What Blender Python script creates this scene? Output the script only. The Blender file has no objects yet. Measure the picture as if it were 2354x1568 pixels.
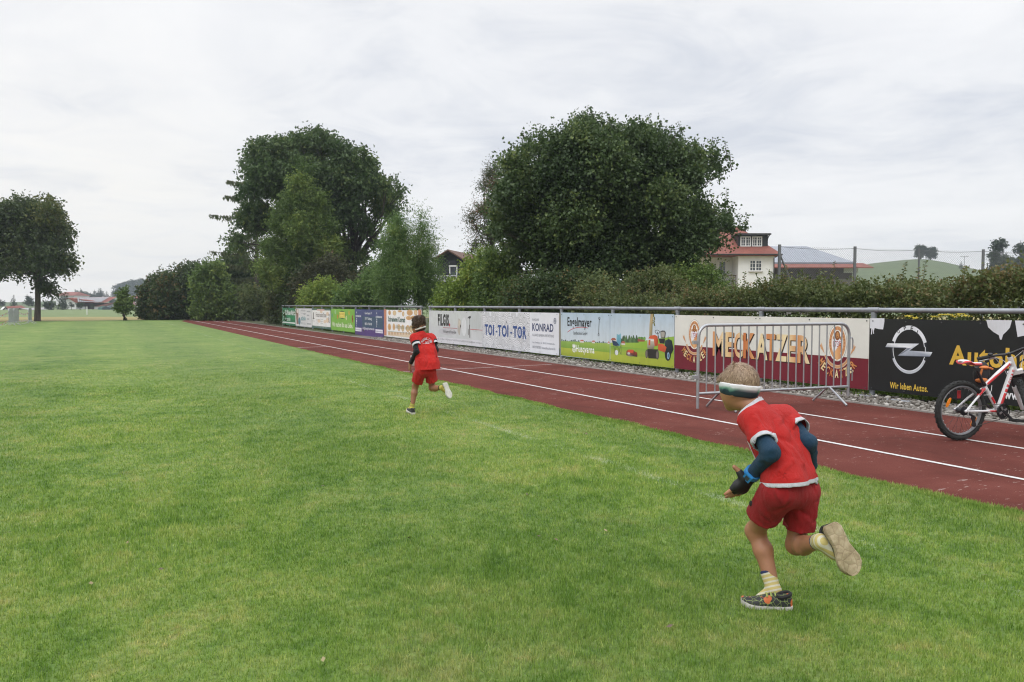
import bpy, math, random
import numpy as np
from mathutils import Vector, Matrix
from mathutils.bvhtree import BVHTree

sc = bpy.context.scene
COL = sc.collection
rng = np.random.default_rng(7)
random.seed(7)

# ---------------------------------------------------------------- camera, sky, sun, exposure
FPX, CX, CY, HOR = 1795.0, 1177.0, 784.0, 700.0          # measured on a 2354 px wide copy of the photograph
CAMH = 1.223
YAW = math.radians(27.3)
PITCH = math.atan((CY - HOR) / FPX)
cam = bpy.data.cameras.new('camera')
cam.lens = 36.0 * FPX / 2354.0
cam.clip_end = 6000
cam.clip_start = 0.05
camo = bpy.data.objects.new('camera', cam)
COL.objects.link(camo)
camo.location = (0, 0, CAMH)
camo.rotation_euler = (math.pi / 2 - PITCH, 0, -YAW)
sc.camera = camo

SUN_EL, SUN_AZ = math.radians(48), math.radians(-118)      # azimuth from +Y, clockwise
world = bpy.data.worlds.new("World")
sc.world = world
world.use_nodes = True


def build_world():
    nt = world.node_tree
    N, L = nt.nodes, nt.links
    N.clear()
    out = N.new('ShaderNodeOutputWorld')
    bg = N.new('ShaderNodeBackground')
    bg.inputs['Strength'].default_value = 1.0
    tc = N.new('ShaderNodeTexCoord')
    sep = N.new('ShaderNodeSeparateXYZ')
    L.new(tc.outputs['Generated'], sep.inputs[0])

    def math_(op, a, b=None):
        m = N.new('ShaderNodeMath')
        m.operation = op
        for i, s in enumerate((a, b)):
            if s is None:
                continue
            if isinstance(s, (int, float)):
                m.inputs[i].default_value = s
            else:
                L.new(s, m.inputs[i])
        return m.outputs[0]
    zc = math_('MAXIMUM', sep.outputs['Z'], 0.0)
    den = math_('ADD', zc, 0.10)
    px = math_('DIVIDE', sep.outputs['X'], den)
    py = math_('DIVIDE', sep.outputs['Y'], den)
    comb = N.new('ShaderNodeCombineXYZ')
    L.new(px, comb.inputs[0])
    L.new(py, comb.inputs[1])

    def noise(scale, detail, rough, dist=0.0):
        n = N.new('ShaderNodeTexNoise')
        n.inputs['Scale'].default_value = scale
        n.inputs['Detail'].default_value = detail
        n.inputs['Roughness'].default_value = rough
        n.inputs['Distortion'].default_value = dist
        L.new(comb.outputs[0], n.inputs['Vector'])
        return n.outputs['Fac']
    n1 = noise(0.55, 6, 0.55, 0.4)
    n2 = noise(1.9, 8, 0.6, 0.8)
    s = math_('ADD', math_('MULTIPLY', n1, 0.68), math_('MULTIPLY', n2, 0.32))
    ramp = N.new('ShaderNodeValToRGB')
    e = ramp.color_ramp.elements
    e[0].position, e[0].color = 0.38, (0.70, 0.73, 0.795, 1)
    e[1].position, e[1].color = 0.63, (0.985, 0.985, 0.995, 1)
    k = ramp.color_ramp.elements.new(0.49)
    k.color = (0.88, 0.89, 0.915, 1)
    L.new(s, ramp.inputs[0])
    # overcast sky: about three times brighter overhead than near the horizon
    gain = N.new('ShaderNodeMapRange')
    gain.interpolation_type = 'SMOOTHSTEP'
    gain.inputs['From Min'].default_value = 0.38
    gain.inputs['From Max'].default_value = 0.95
    gain.inputs['To Min'].default_value = 1.0
    gain.inputs['To Max'].default_value = 2.5
    L.new(sep.outputs['Z'], gain.inputs[0])
    warm = N.new('ShaderNodeMapRange')
    warm.inputs['From Min'].default_value = 0.0
    warm.inputs['From Max'].default_value = 0.2
    warm.inputs['To Min'].default_value = 0.7
    warm.inputs['To Max'].default_value = 0.0
    L.new(sep.outputs['Z'], warm.inputs[0])
    mixw = N.new('ShaderNodeMix')
    mixw.data_type = 'RGBA'
    L.new(warm.outputs[0], mixw.inputs[0])
    L.new(ramp.outputs[0], mixw.inputs[6])
    mixw.inputs[7].default_value = (0.955, 0.945, 0.93, 1)
    mul = N.new('ShaderNodeMix')
    mul.data_type = 'RGBA'
    mul.blend_type = 'MULTIPLY'
    mul.inputs[0].default_value = 1.0
    L.new(mixw.outputs[2], mul.inputs[6])
    L.new(gain.outputs[0], mul.inputs[7])
    # thin place in the cloud low on the left, where the light comes through
    gl = N.new('ShaderNodeVectorMath')
    gl.operation = 'DOT_PRODUCT'
    L.new(tc.outputs['Generated'], gl.inputs[0])
    gl.inputs[1].default_value = (-0.012, 0.995, 0.095)
    gp = math_('POWER', math_('MAXIMUM', gl.outputs['Value'], 0.0), 55.0)
    glow = N.new('ShaderNodeMix')
    glow.data_type = 'RGBA'
    L.new(math_('MULTIPLY', gp, math_('MULTIPLY', n2, 1.1)), glow.inputs[0])
    L.new(mul.outputs[2], glow.inputs[6])
    glow.inputs[7].default_value = (1.02, 0.99, 0.93, 1)
    sky = N.new('ShaderNodeTexSky')
    sky.sky_type = 'NISHITA'
    sky.sun_disc = False
    sky.sun_elevation = SUN_EL
    sky.sun_rotation = SUN_AZ
    add = N.new('ShaderNodeMix')
    add.data_type = 'RGBA'
    add.blend_type = 'ADD'
    add.inputs[0].default_value = 0.05
    L.new(glow.outputs[2], add.inputs[6])
    skys = N.new('ShaderNodeMix')
    skys.data_type = 'RGBA'
    skys.blend_type = 'MULTIPLY'
    skys.inputs[0].default_value = 1.0
    L.new(sky.outputs[0], skys.inputs[6])
    skys.inputs[7].default_value = (0.1, 0.1, 0.1, 1)
    L.new(skys.outputs[2], add.inputs[7])
    L.new(add.outputs[2], bg.inputs['Color'])
    L.new(bg.outputs[0], out.inputs['Surface'])


build_world()
sunl = bpy.data.lights.new('sun', 'SUN')
sunl.energy = 1.0
sunl.angle = math.radians(25)
sunl.color = (1.0, 0.965, 0.91)
suno = bpy.data.objects.new('sun', sunl)
COL.objects.link(suno)
_sd = Vector((math.sin(SUN_AZ) * math.cos(SUN_EL), math.cos(SUN_AZ) * math.cos(SUN_EL), math.sin(SUN_EL)))
suno.rotation_euler = (-_sd).to_track_quat('-Z', 'Y').to_euler()
suno.location = _sd * 50
sc.view_settings.view_transform = 'Standard'
sc.view_settings.look = 'None'
sc.view_settings.exposure = 0.0
sc.view_settings.gamma = 1.0
sc.cycles.use_denoising = True
sc.cycles.filter_width = 1.15
sc.cycles.max_bounces = 6
sc.cycles.diffuse_bounces = 3
sc.cycles.transparent_max_bounces = 8
sc.cycles.volume_bounces = 0

# ---------------------------------------------------------------- geometry of the view
FW = np.array([math.sin(YAW), math.cos(YAW), 0.0])
RT = np.array([math.cos(YAW), -math.sin(YAW), 0.0])
UPV = np.array([0, 0, 1.0])
LOOK = FW * math.cos(PITCH) - UPV * math.sin(PITCH)
CUP = FW * math.sin(PITCH) + UPV * math.cos(PITCH)
CAM = np.array([0, 0, CAMH])


def ray(x, y):
    return LOOK + RT * (x - CX) / FPX + CUP * (CY - y) / FPX


def W(x, y, z):                     # the place seen at (x, y), z metres ahead
    r = ray(x, y)
    return CAM + r * (z / r.dot(FW))


def G(x, y, h=0.0):                 # the place on level ground seen at (x, y)
    r = ray(x, y)
    return CAM + r * ((h - CAMH) / r[2])


def gat(x, z):                      # ground below the place seen at column x, z metres ahead
    p = W(x, HOR, z)
    return np.array([p[0], p[1], 0.0])


KD = 2354.0 / 3840.0


def crop(x0, y0, w, wi):            # reading of an enlarged detail of the photograph
    s = w / wi
    return lambda a, b: ((x0 + a * s) * KD, (y0 + b * s) * KD)


# ---------------------------------------------------------------- helpers
def unit(v):
    return v / (np.linalg.norm(v, axis=-1, keepdims=True) + 1e-9)


def hexc(h):
    h = h.lstrip('#')
    c = [int(h[i:i + 2], 16) / 255 for i in (0, 2, 4)]
    return tuple(x / 12.92 if x <= 0.04045 else ((x + 0.055) / 1.055) ** 2.4 for x in c)


def tag(o, label=None, cat=None, group=None, kind=None):
    if label:
        o['label'] = label
    if cat:
        o['category'] = cat
    if group:
        o['group'] = group
    if kind:
        o['kind'] = kind
    return o


def empty(name, loc, rz=0.0):
    o = bpy.data.objects.new(name, None)
    COL.objects.link(o)
    o.location = [float(v) for v in loc]
    o.rotation_euler = (0, 0, rz)
    o.empty_display_size = 0.1
    return o


def inv_of(p):
    m = Matrix.Translation(p.location) @ p.rotation_euler.to_matrix().to_4x4()
    if p.parent:
        m = (Matrix.Translation(p.parent.location) @ p.parent.rotation_euler.to_matrix().to_4x4()) @ m
    return m.inverted()


def mesh_np(name, v, f, smooth=False, attrs=None):
    me = bpy.data.meshes.new(name)
    v = np.asarray(v, dtype=np.float32)
    f = np.asarray(f, dtype=np.int32)
    k = f.shape[1]
    me.vertices.add(len(v))
    me.vertices.foreach_set('co', v.ravel())
    me.loops.add(f.size)
    me.loops.foreach_set('vertex_index', f.ravel())
    me.polygons.add(len(f))
    me.polygons.foreach_set('loop_start', np.arange(len(f), dtype=np.int32) * k)
    if smooth:
        me.polygons.foreach_set('use_smooth', np.ones(len(f), dtype=bool))
    me.update(calc_edges=True)
    for an, arr in (attrs or {}).items():
        arr = np.asarray(arr, dtype=np.float32)
        if arr.ndim == 1:
            a = me.attributes.new(an, 'FLOAT', 'POINT')
            a.data.foreach_set('value', arr)
        else:
            a = me.attributes.new(an, 'FLOAT_COLOR', 'POINT')
            a.data.foreach_set('color', arr.ravel())
    return me


def link(name, me, mat=None, parent=None, world=True):
    o = bpy.data.objects.new(name, me)
    COL.objects.link(o)
    if mat is not None:
        for m in (mat if isinstance(mat, (list, tuple)) else [mat]):
            me.materials.append(m)
    if parent is not None:
        o.parent = parent
        if world:
            me.transform(inv_of(parent))
    return o


class MB:
    """collects simple solids and links them as one mesh"""

    def __init__(self):
        self.v, self.f, self.m, self.c = [], [], [], []
        self.mi = 0
        self.col = (1, 1, 1)

    def add(self, vs, fs):
        n = len(self.v)
        self.v += [tuple(float(c) for c in p) for p in vs]
        self.c += [self.col] * len(vs)
        for q in fs:
            self.f.append([n + i for i in q])
            self.m.append(self.mi)

    def box(self, c, s, ax=None):
        c = np.array(c, float)
        ax = np.eye(3) if ax is None else np.array(ax, float)
        h = np.array(s, float) / 2
        vs = [c + ax[0] * h[0] * i + ax[1] * h[1] * j + ax[2] * h[2] * k for k in (-1, 1) for j in (-1, 1) for i in (-1, 1)]
        self.add(vs, [(0, 2, 3, 1), (4, 5, 7, 6), (0, 1, 5, 4), (2, 6, 7, 3), (0, 4, 6, 2), (1, 3, 7, 5)])

    def bb(self, lo, hi):
        self.box([(a + b) / 2 for a, b in zip(lo, hi)], [abs(b - a) for a, b in zip(lo, hi)])

    def bar(self, a, b, w, h, up=(0, 0, 1)):
        a, b, up = np.array(a, float), np.array(b, float), np.array(up, float)
        d = b - a
        l = np.linalg.norm(d)
        d = d / l
        s = np.cross(d, up)
        s /= np.linalg.norm(s)
        self.box((a + b) / 2, (l, w, h), [d, s, np.cross(s, d)])

    def tube(self, pts, rad, n=8, cap=True, closed=False):
        pts = [np.array(p, float) for p in pts]
        if not isinstance(rad, (list, tuple, np.ndarray)):
            rad = [rad] * len(pts)
        N = len(pts)
        tang = []
        for i in range(N):
            a = pts[(i - 1) % N] if (closed or i > 0) else pts[0]
            b = pts[(i + 1) % N] if (closed or i < N - 1) else pts[-1]
            t = b - a
            tang.append(t / (np.linalg.norm(t) + 1e-12))
        ref = np.array([0, 0, 1.0]) if abs(tang[0][2]) < 0.9 else np.array([1.0, 0, 0])
        u = np.cross(tang[0], ref)
        u /= np.linalg.norm(u)
        vs = []
        for i in range(N):
            u = u - tang[i] * u.dot(tang[i])
            u /= np.linalg.norm(u)
            w = np.cross(tang[i], u)
            for k in range(n):
                a = 2 * math.pi * k / n
                vs.append(pts[i] + (u * math.cos(a) + w * math.sin(a)) * rad[i])
        fs = []
        for i in range(N if closed else N - 1):
            j = (i + 1) % N
            for k in range(n):
                l = (k + 1) % n
                fs.append((i * n + k, i * n + l, j * n + l, j * n + k))
        if cap and not closed:
            fs.append(tuple(range(n - 1, -1, -1)))
            fs.append(tuple((N - 1) * n + k for k in range(n)))
        self.add(vs, fs)

    def prism(self, poly, d):
        """closed polygon (3-D points) pushed along vector d"""
        p = [np.array(q, float) for q in poly]
        d = np.array(d, float)
        n = len(p)
        self.add(p + [q + d for q in p], [tuple(range(n - 1, -1, -1)), tuple(range(n, 2 * n))] +
                 [(i, (i + 1) % n, n + (i + 1) % n, n + i) for i in range(n)])

    def quad(self, *p):
        self.add(p, [tuple(range(len(p)))])

    def ring(self, c, ax, r, rt, n=32, m=8):
        """torus round axis ax"""
        ax = np.array(ax, float)
        ax /= np.linalg.norm(ax)
        ref = np.array([0, 0, 1.0]) if abs(ax[2]) < 0.9 else np.array([1.0, 0, 0])
        u = np.cross(ax, ref)
        u /= np.linalg.norm(u)
        w = np.cross(ax, u)
        c = np.array(c, float)
        self.tube([c + (u * math.cos(2 * math.pi * i / n) + w * math.sin(2 * math.pi * i / n)) * r for i in range(n)], rt, m, closed=True)

    def ball(self, c, r, n=8, m=6, ax=None):
        ax = np.eye(3) if ax is None else ax
        r = (r, r, r) if isinstance(r, (int, float)) else r
        c = np.array(c, float)
        vs = [c - ax[2] * r[2]]
        for j in range(1, m):
            t = math.pi * j / m - math.pi / 2
            for i in range(n):
                a = 2 * math.pi * i / n
                vs.append(c + ax[0] * r[0] * math.cos(a) * math.cos(t) + ax[1] * r[1] * math.sin(a) * math.cos(t) + ax[2] * r[2] * math.sin(t))
        vs.append(c + ax[2] * r[2])
        fs = [(0, 1 + (i + 1) % n, 1 + i) for i in range(n)]
        for j in range(m - 2):
            for i in range(n):
                fs.append((1 + j * n + i, 1 + j * n + (i + 1) % n, 1 + (j + 1) * n + (i + 1) % n, 1 + (j + 1) * n + i))
        fs += [(len(vs) - 1, 1 + (m - 2) * n + i, 1 + (m - 2) * n + (i + 1) % n) for i in range(n)]
        self.add(vs, fs)

    def build(self, name, mat, parent=None, world=False, smooth=False, color=False):
        me = bpy.data.meshes.new(name)
        me.from_pydata(self.v, [], self.f)
        if isinstance(mat, (list, tuple)):
            me.polygons.foreach_set('material_index', self.m)
        if smooth:
            me.polygons.foreach_set('use_smooth', [True] * len(self.f))
            me.set_sharp_from_angle(angle=math.radians(40))
        if color:
            a = me.attributes.new('col', 'FLOAT_COLOR', 'POINT')
            a.data.foreach_set('color', np.array([tuple(c) + (1.0,) for c in self.c], dtype=np.float32).ravel())
        me.update()
        return link(name, me, mat, parent, world)


def copy_tree(o, parent=None):
    c = o.copy()
    COL.objects.link(c)
    if parent is not None:
        c.parent = parent
    for ch in list(o.children):
        copy_tree(ch, c)
    return c


# ---------------------------------------------------------------- materials
MATS = {}


def nodes(name):
    m = bpy.data.materials.new(name)
    m.use_nodes = True
    nt = m.node_tree
    b = nt.nodes['Principled BSDF']
    return m, nt, nt.nodes, nt.links, b


def coords(N, L, scale=(1, 1, 1)):
    tc = N.new('ShaderNodeTexCoord')
    mp = N.new('ShaderNodeMapping')
    mp.inputs['Scale'].default_value = scale
    L.new(tc.outputs['Object'], mp.inputs[0])
    return mp.outputs[0]


def nz(N, L, vec, scale, detail=4, rough=0.55, dist=0.0):
    n = N.new('ShaderNodeTexNoise')
    n.inputs['Scale'].default_value = scale
    n.inputs['Detail'].default_value = detail
    n.inputs['Roughness'].default_value = rough
    n.inputs['Distortion'].default_value = dist
    L.new(vec, n.inputs['Vector'])
    return n.outputs['Fac']


def ramp_(N, L, fac, stops):
    r = N.new('ShaderNodeValToRGB')
    el = r.color_ramp.elements
    while len(el) < len(stops):
        el.new(0.5)
    for e, (p, c) in zip(el, stops):
        e.position = p
        e.color = tuple(c) + (1,) if len(c) == 3 else c
    L.new(fac, r.inputs[0])
    return r.outputs[0]


def mix_(N, L, fac, a, b, mode='MIX'):
    m = N.new('ShaderNodeMix')
    m.data_type = 'RGBA'
    m.blend_type = mode
    for s, sock in ((fac, 0), (a, 6), (b, 7)):
        if hasattr(s, 'is_linked') or hasattr(s, 'links'):
            L.new(s, m.inputs[sock])
        elif sock == 0:
            m.inputs[0].default_value = s
        else:
            m.inputs[sock].default_value = tuple(s) + (1,) if len(s) == 3 else s
    return m.outputs[2]


def mm(N, L, op, a, b=0.0):
    m = N.new('ShaderNodeMath')
    m.operation = op
    for i, s in enumerate((a, b)):
        if hasattr(s, 'links'):
            L.new(s, m.inputs[i])
        else:
            m.inputs[i].default_value = s
    return m.outputs[0]


def bump_(N, L, b, h, strength=0.3, dist=0.01):
    bp = N.new('ShaderNodeBump')
    bp.inputs['Strength'].default_value = strength
    bp.inputs['Distance'].default_value = dist
    L.new(h, bp.inputs['Height'])
    L.new(bp.outputs[0], b.inputs['Normal'])


def mat(name, c, rough=0.6, var=0.12, scale=12.0, metal=0.0, bump=0.0, bscale=60.0, spec=0.5, stretch=(1, 1, 1), bdist=0.004):
    if name in MATS:
        return MATS[name]
    m, nt, N, L, b = nodes(name)
    if isinstance(c, str):
        c = hexc(c)
    v = coords(N, L, stretch)
    n = nz(N, L, v, scale, 5, 0.6)
    lo = tuple(x * (1 - var) for x in c)
    hi = tuple(min(1, x * (1 + var)) for x in c)
    L.new(ramp_(N, L, n, [(0.3, lo), (0.7, hi)]), b.inputs['Base Color'])
    b.inputs['Roughness'].default_value = rough
    b.inputs['Metallic'].default_value = metal
    b.inputs['Specular IOR Level'].default_value = spec
    if bump:
        bump_(N, L, b, nz(N, L, v, bscale, 4), bump, bdist)
    MATS[name] = m
    return m


def mat_leaf(name, dark, light, third=None, trans=0.3):
    if name in MATS:
        return MATS[name]
    m, nt, N, L, b = nodes(name)
    at = N.new('ShaderNodeAttribute')
    at.attribute_name = 'tone'
    st = [(0.0, dark), (0.75, light)]
    if third:
        st.append((1.0, third))
    col = ramp_(N, L, at.outputs['Fac'], st)
    L.new(col, b.inputs['Base Color'])
    b.inputs['Roughness'].default_value = 0.5
    b.inputs['Specular IOR Level'].default_value = 0.35
    tr = N.new('ShaderNodeBsdfTranslucent')
    L.new(col, tr.inputs['Color'])
    mx = N.new('ShaderNodeMixShader')
    mx.inputs[0].default_value = trans
    L.new(b.outputs[0], mx.inputs[1])
    L.new(tr.outputs[0], mx.inputs[2])
    L.new(mx.outputs[0], N['Material Output'].inputs['Surface'])
    MATS[name] = m
    return m


def mat_print():
    """printed sheet: the ink colours are stored on the mesh"""
    if 'print' in MATS:
        return MATS['print']
    m, nt, N, L, b = nodes('printed_ink')
    at = N.new('ShaderNodeAttribute')
    at.attribute_name = 'col'
    v = coords(N, L)
    n = nz(N, L, v, 3.0, 6, 0.65)
    stk = nz(N, L, coords(N, L, (1, 9.0, 0.7)), 2.2, 5, 0.65)
    n = mm(N, L, 'ADD', mm(N, L, 'MULTIPLY', n, 0.55), mm(N, L, 'MULTIPLY', stk, 0.45))
    dirt = ramp_(N, L, n, [(0.34, (0.82, 0.82, 0.79)), (0.5, (0.95, 0.95, 0.94)), (0.66, (1, 1, 1))])
    L.new(mix_(N, L, 1.0, at.outputs['Color'], dirt, 'MULTIPLY'), b.inputs['Base Color'])
    b.inputs['Roughness'].default_value = 0.42
    b.inputs['Specular IOR Level'].default_value = 0.4
    bump_(N, L, b, nz(N, L, coords(N, L, (1, 1, 0.6)), 1.6, 2, 0.4), 0.25, 0.03)
    MATS['print'] = m
    return m
# ---------------------------------------------------------------- ground, pitch, track
TRK0, TRK1 = 4.70, 8.20                # edges of the running track (it runs along +Y)
XF = 8.97                              # line of the railing posts


def ground_z(p):
    return 0.0


def hill_h(x, y):
    """height of the far land: soft ridges, their crest lines read off the photograph"""
    x = np.asarray(x, float)
    y = np.asarray(y, float)
    d = np.maximum(x * FW[0] + y * FW[1], 1.0)
    px = CX + FPX * (x * RT[0] + y * RT[1]) / d
    z = np.zeros_like(x)
    for D, sd, cols, rows in ((480, 115, (-900, -400, 0, 60, 100, 150, 200, 240, 280, 330, 380, 450, 560), (700, 694, 695, 694, 693, 690, 687, 684.5, 681, 678, 682, 697, 701)),
                              (275, 62, (1700, 1840, 1900, 1990, 2060, 2090, 2120, 2150, 2180, 2215, 2260, 2300, 2354, 2500, 2700, 3000), (701, 690, 640, 607, 600.5, 598, 597, 601, 606, 614, 622, 626, 630, 640, 680, 703))):
        crest = CAMH + (HOR - np.interp(px, cols, rows)) * D / FPX
        z = np.maximum(z, np.maximum(crest, 0) * np.exp(-((d - D) / sd) ** 2))
    return z * (x * FW[0] + y * FW[1] > 0)


def build_ground():
    # one wide sheet, polar grid about the camera's foot, rising into the far hills
    rs = np.concatenate([np.linspace(0.0, 60, 7)[1:], np.linspace(75, 1500, 70), [2500, 5000]])
    an = np.linspace(-math.pi, math.pi, 181)[:-1]
    an = np.concatenate([np.linspace(YAW - 0.75, YAW + 0.75, 160), np.linspace(YAW + 0.75, YAW - 0.75 + 2 * math.pi, 60)[1:-1]])
    v = [(0, 0, -0.03)]
    for r in rs:
        x, y = r * np.sin(an), r * np.cos(an)
        z = hill_h(x, y) * np.clip((r - 120) / 120, 0, 1) - 0.03
        v += list(zip(x, y, z))
    n = len(an)
    f = []
    for i in range(len(rs) - 1):
        for k in range(n):
            l = (k + 1) % n
            f.append((1 + i * n + k, 1 + (i + 1) * n + k, 1 + (i + 1) * n + l, 1 + i * n + l))
    me = bpy.data.meshes.new('ground')
    f += [(0, 1 + k, 1 + (k + 1) % n) for k in range(n)]
    me.from_pydata(v, [], f)
    me.polygons.foreach_set('use_smooth', [True] * len(f))
    m, nt, N, L, b = nodes('meadow')
    tc = N.new('ShaderNodeTexCoord')
    dot = N.new('ShaderNodeVectorMath')
    dot.operation = 'DOT_PRODUCT'
    L.new(tc.outputs['Object'], dot.inputs[0])
    dot.inputs[1].default_value = tuple(FW)
    n1 = nz(N, L, tc.outputs['Object'], 0.05, 4)
    d = mm(N, L, 'ADD', dot.outputs['Value'], mm(N, L, 'MULTIPLY', n1, 10.0))
    mr = N.new('ShaderNodeMapRange')
    mr.inputs['From Max'].default_value = 400.0
    L.new(d, mr.inputs[0])
    tan_, grn, g2 = (0.255, 0.215, 0.08), (0.14, 0.19, 0.07), (0.10, 0.135, 0.06)
    col = ramp_(N, L, mr.outputs[0], [(0.0, (0.10, 0.15, 0.04)), (0.135, (0.12, 0.16, 0.045)), (0.15, tan_), (0.205, tan_), (0.215, grn), (0.44, grn), (0.52, g2), (1.0, (0.09, 0.125, 0.055))])
    n2 = nz(N, L, coords(N, L, (0.3, 0.3, 1)), 1.0, 8, 0.7)
    L.new(mix_(N, L, 1.0, col, ramp_(N, L, n2, [(0.3, (0.75, 0.75, 0.75)), (0.7, (1.15, 1.15, 1.1))]), 'MULTIPLY'), b.inputs['Base Color'])
    b.inputs['Roughness'].default_value = 0.95
    o = link('ground', me, m)
    tag(o, kind='structure')
    return o


def grass_nodes(N, L, blades):
    tc = N.new('ShaderNodeTexCoord')
    P = tc.outputs['Object']
    big = nz(N, L, P, 0.45, 3, 0.5)
    midn = nz(N, L, P, 2.6, 5, 0.65, 0.4)
    fine = nz(N, L, P, 11.0, 4, 0.7)
    s = mm(N, L, 'ADD', mm(N, L, 'MULTIPLY', big, 0.24), mm(N, L, 'ADD', mm(N, L, 'MULTIPLY', midn, 0.42), mm(N, L, 'MULTIPLY', fine, 0.34)))
    col = ramp_(N, L, s, [(0.36, (0.048, 0.108, 0.012)), (0.44, (0.084, 0.156, 0.022)), (0.51, (0.124, 0.196, 0.036)), (0.58, (0.174, 0.224, 0.056)), (0.66, (0.245, 0.222, 0.088))])
    # dry worn patches
    dry = nz(N, L, P, 1.3, 6, 0.75, 0.8)
    dfac = ramp_(N, L, dry, [(0.58, (0, 0, 0)), (0.74, (0.45, 0.45, 0.45))])
    col = mix_(N, L, dfac, col, (0.22, 0.19, 0.085))
    # old chalk line, worn to specks
    sep = N.new('ShaderNodeSeparateXYZ')
    L.new(P, sep.inputs[0])
    # light and dark mowing lanes
    lane = mm(N, L, 'SINE', mm(N, L, 'ADD', mm(N, L, 'MULTIPLY', sep.outputs['X'], 2.1), mm(N, L, 'MULTIPLY', big, 2.5)))
    col = mix_(N, L, 1.0, col, ramp_(N, L, mm(N, L, 'ADD', mm(N, L, 'MULTIPLY', lane, 0.5), 0.5), [(0.25, (0.95, 0.96, 0.95)), (0.75, (1.08, 1.06, 1.02))]), 'MULTIPLY')
    dx = mm(N, L, 'ABSOLUTE', mm(N, L, 'SUBTRACT', sep.outputs['X'], 3.40))
    ln = mm(N, L, 'LESS_THAN', dx, 0.045)
    spk = nz(N, L, P, 45.0, 3, 0.7)
    wear = nz(N, L, P, 1.1, 3, 0.6)
    fac = mm(N, L, 'MULTIPLY', ln, mm(N, L, 'GREATER_THAN', mm(N, L, 'ADD', mm(N, L, 'MULTIPLY', spk, 0.6), mm(N, L, 'MULTIPLY', wear, 0.5)), 0.60))
    fac = mm(N, L, 'MULTIPLY', fac, 0.26)
    col = mix_(N, L, fac, col, (0.5, 0.52, 0.46))
    return col, P


def build_pitch():
    pts = [G(-2500, 745), G(-700, 742), G(0, 739.6), G(430, 734.4)]
    pts = [(p[0], p[1], 0.004) for p in pts] + [(TRK0, 62, 0.004), (TRK0, 40, .004), (TRK0, 20, 0.004), (TRK0, 10, 0.004), (TRK0, -8, 0.004), (-60, -8, 0.004)]
    mb = MB()
    mb.quad(*pts)
    m, nt, N, L, b = nodes('mown_grass')
    col, P = grass_nodes(N, L, False)
    # far mown sward: lighter, finely streaked
    st = coords(N, L, (1.0, 1.0, 1.0))
    n3 = nz(N, L, st, 30.0, 5, 0.75)
    c2 = mix_(N, L, 1.0, col, ramp_(N, L, n3, [(0.30, (0.55, 0.58, 0.5)), (0.5, (1.0, 1.0, 1.0)), (0.72, (1.45, 1.4, 1.4))]), 'MULTIPLY')
    L.new(c2, b.inputs['Base Color'])
    b.inputs['Roughness'].default_value = 0.85
    bump_(N, L, b, nz(N, L, P, 60.0, 4, 0.8), 0.5, 0.03)
    o = mb.build('pitch', m)
    tag(o, kind='structure')


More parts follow.
